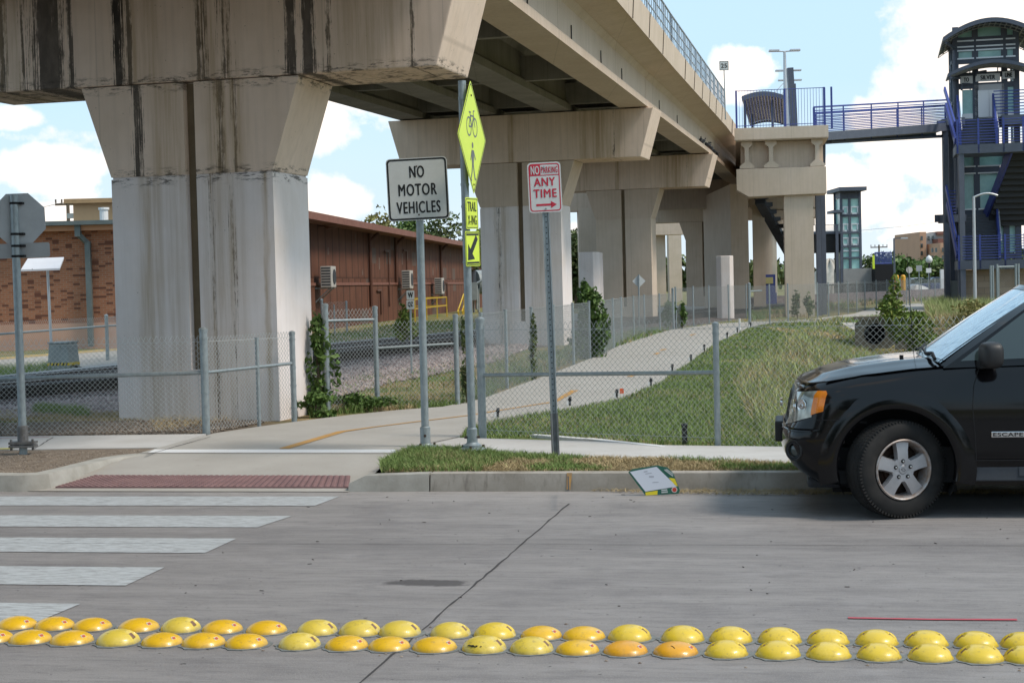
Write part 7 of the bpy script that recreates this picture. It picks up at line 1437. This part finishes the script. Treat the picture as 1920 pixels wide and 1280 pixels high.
for px, py in ((1741, 446), (1749, 446), (1756, 452), (1748, 470), (1755, 470), (1768, 470), (1775, 470), (1748, 484), (1755, 484), (1768, 484), (1728, 446), (1728, 460), (1728, 474), (1783, 470), (1790, 470)): mb = MB(); d_ = 223.9 if px > 1742 and py > 458 else (229.9 if px < 1737 else 230.9); mb.box(at(px-2, py, d_).x, at(px+2, py, d_).x, d_-.1, d_, ZA(py+4), ZA(py-4)); mb.build('window', m_glassd, ap)
for i, (px, py, d, lab) in enumerate(((1648, 459, 190, 'far utility pole behind the trees right of the glass tower'), (1548, 485, 180, 'far utility pole left of the gravel mound'),)): upole(px, py, d, 1.0, lab)
e = thing('street_light', 'far tall street light with one arm above the trees', 'street lamp', T(1676, 520, 140)); p = at(1676, 447, 140); mb = MB(); mb.tube((p.x, 140, 0), p, .11, 7, .07); mb.bar(p, p+Vector((.7, 0, .02)), .08, .08); mb.build('pole', m_dsteel, e); mb = MB(); mb.box(p.x+.6, p.x+1.2, 139.9, 140.1, p.z-.05, p.z+.06); mb.build('lamp_head', m_pvc, e)
e = thing('globe_lamp', 'black post lamp with a white globe near the tower columns', 'street lamp', T(1742, 530, 120)); p = at(1742, 487, 120); mb = MB(); mb.tube((p.x, 120, 0), (p.x, 120, p.z-.2), .08, 8); mb.build('post', m_blk2, e); mb = MB(); mb.lathe([(0, -.28), (.2, -.2), (.27, 0), (.18, .22), (0, .36)], 14, FR(p)); mb.build('globe', m_wht, e, smooth=1)
def msign(px, py, d, w_, h_, lab, m=m_alu, rnd=False, zb=0):
    p = at(px, py, d); e = thing('small_sign', lab, 'road sign', (p.x, d, 0)); mb = MB(); mb.tube((p.x, d, zb), (p.x, d, p.z), .035, 6); mb.build('post', m_galv, e); mb = MB()
    if rnd: mb.lathe([(0, 0), (w_, 0), (w_, .02), (0, .02)], 20, Matrix.Translation((p.x, d-.05, p.z)) @ Matrix.Rotation(pi/2, 4, 'X'))
    else: mb.box(p.x-w_, p.x+w_, d-.06, d-.04, p.z-h_, p.z+h_)
    mb.build('plate', m, e)
msign(1704.5, 506, 85, .17, .17, 'round white disc sign on a thin post left of the far cars', m_wht, True); msign(1723, 503, 110, .20, .2, 'plain grey rectangular sign back above the dirt mound', m_alu); msign(1741, 507, 112, .18, .16, 'small white rectangular sign beside the globe lamp', m_wht)
mb = MB(); p = at(1770, 519, 115); mb.box(p.x-.22, p.x+.22, 115, 115.3, 0, p.z+.55); tag(mb.build('kiosk', m_wht), 'small white kiosk box beside the tower columns', 'kiosk')
bo = [(1670, 'left of three short yellow bollards before the far cars'), (1681, 'middle of three short yellow bollards before the far cars'), (1693.5, 'right of three short yellow bollards before the far cars')]
for i, (px, lab) in enumerate(bo): p = at(px, 526, 118); mb = MB(); mb.tube((p.x, 118, 0), (p.x, 118, p.z+.32), .17, 12); mb.lathe([(.17, 0), (.12, .09), (0, .12)], 12, FR((p.x, 118, p.z+.32))); o = tag(mb.build('bollard', flat('bollard orange', (.72, .36, .03), .5) if i == 0 else bpy.data.materials['bollard orange']), lab, 'bollard', 'yellow bollards by the far parking lot')
# far parked cars
def farcar(px, d, col, rot, lab):
    c_ = at(px, 520, d); M_ = FR((c_.x, d, .05), rot); e = thing('parked_car', lab, 'car', c_.xy.to_3d(), rot, 'cars parked in the far lot'); e.location = M_.translation; WM[e.name] = M_
    mb = MB(M_); mb.prz([(-2.2, .35), (-2.2, .75), (-2.05, .92), (-1.2, 1.0), (-.6, 1.02), (1.9, 1.0), (2.2, .85), (2.2, .35)], -.88, .88); mb.build('body', flat('far car paint '+str(px), col, .3, .1, .5, .5), e, bevel=.06)
    mb = MB(M_); mb.prz([(-1.15, 1.0), (-.45, 1.45), (1.35, 1.47), (1.95, 1.0)], -.74, .74); g_ = mb.build('window', m_glassd, e, bevel=.04); mb = MB(M_); mb.prz([(-.4, 1.455), (-.35, 1.51), (1.25, 1.52), (1.32, 1.475)], -.68, .68); mb.build('roof', bpy.data.materials['far car paint '+str(px)], e)
    for x in (-1.35, 1.35):
        for y in (-.8, .8): mb = MB(M_); mb.tube((x, y-.1, .32), (x, y+.1, .32), .33, 14); mb.build('wheel', m_tyre, e)
farcar(1692, 126, (.05, .06, .09), 1.2, 'dark blue car at the left of the far lot'); farcar(1716, 140, (.45, .47, .5), 1.5, 'silver car behind the dirt mound'); farcar(1735, 150, (.62, .62, .62), .3, 'white car right of the dirt mound'); farcar(1752, 138, (.04, .06, .14), .2, 'navy blue car below the globe lamp'); farcar(1768, 160, (.5, .5, .5), .1, 'light grey car just left of the tower columns')
# overhead wires far
mb = MB(); mb.path([at(1615, 432, 190), at(1700, 424, 200), at(1790, 412, 210)], .02, 4); tag(mb.build('overhead_wire', m_blk2), 'thin overhead wire crossing the sky between the towers', 'wire')
for i, (x, y) in enumerate(((-34, -30), (-20, -34), (-6, -31), (8, -33), (21, -30), (35, -26), (48, -15))): tree('unseen broad tree added behind the viewer for dark reflections', Vector((x, y, .1)), 9.5, 7, 4, m_leaf, 1500, .5, 200+i, low=.08, ncl=16, tr=.3, group='unseen trees added behind the viewer')  # unseen trees, added so the black car paint has something dark to reflect
# separate pieces of a kind become parts of their own
SPL = ('diaphragm', 'bearing', 'bolt', 'clamp', 'conduit', 'glass_pane', 'window_frame', 'lift_door', 'kick_panel', 'pylon', 'stay_cable', 'upper_landing', 'side_landing', 'leg', 'roof_edge', 'inner_framing', 'column', 'crossarm_', 'lift_core', 'wiper', 'faint_print', 'balcony', 'steel', 'fan_grille_', 'deck_edge', 'web_wall', 'concrete_base', 'washer', 'wall', 'side_railing', 'parapet_joint', 'board_patch', 'pipe_mouth', 'landing_railing_')
def split(o):
    bm = bmesh.new(); bm.from_mesh(o.data); bm.verts.ensure_lookup_table(); seen = [-1]*len(bm.verts); n = 0
    for v in bm.verts:
        if seen[v.index] >= 0: continue
        q = [v]; seen[v.index] = n
        while q:
            a = q.pop()
            for e in a.link_edges:
                b = e.other_vert(a)
                if seen[b.index] < 0: seen[b.index] = n; q.append(b)
        n += 1
    if not 1 < n <= 60: bm.free(); return
    fs = [[] for _ in range(n)]
    for f in bm.faces: fs[seen[f.verts[0].index]].append([v.index for v in f.verts])
    co = [v.co.copy() for v in bm.verts]; bm.free(); nm = o.name.split('.')[0]; sm = [p.use_smooth for p in o.data.polygons][0]
    for k in range(n):
        ids = [i for i in range(len(co)) if seen[i] == k]; mp_ = {i: j for j, i in enumerate(ids)}; me = bpy.data.meshes.new(nm); me.from_pydata([co[i] for i in ids], [], [[mp_[i] for i in f] for f in fs[k]])
        for m in o.data.materials: me.materials.append(m)
        if sm: me.shade_smooth()
        if k == 0: o.data = me
        else: c = o.copy(); c.data = me; SC.collection.objects.link(c)
for o in [o for o in bpy.data.objects if o.type == 'MESH' and o.parent and o.name.split('.')[0] in SPL and o.data.users == 1 and not o.children]: split(o)
SC.render.engine = 'CYCLES'
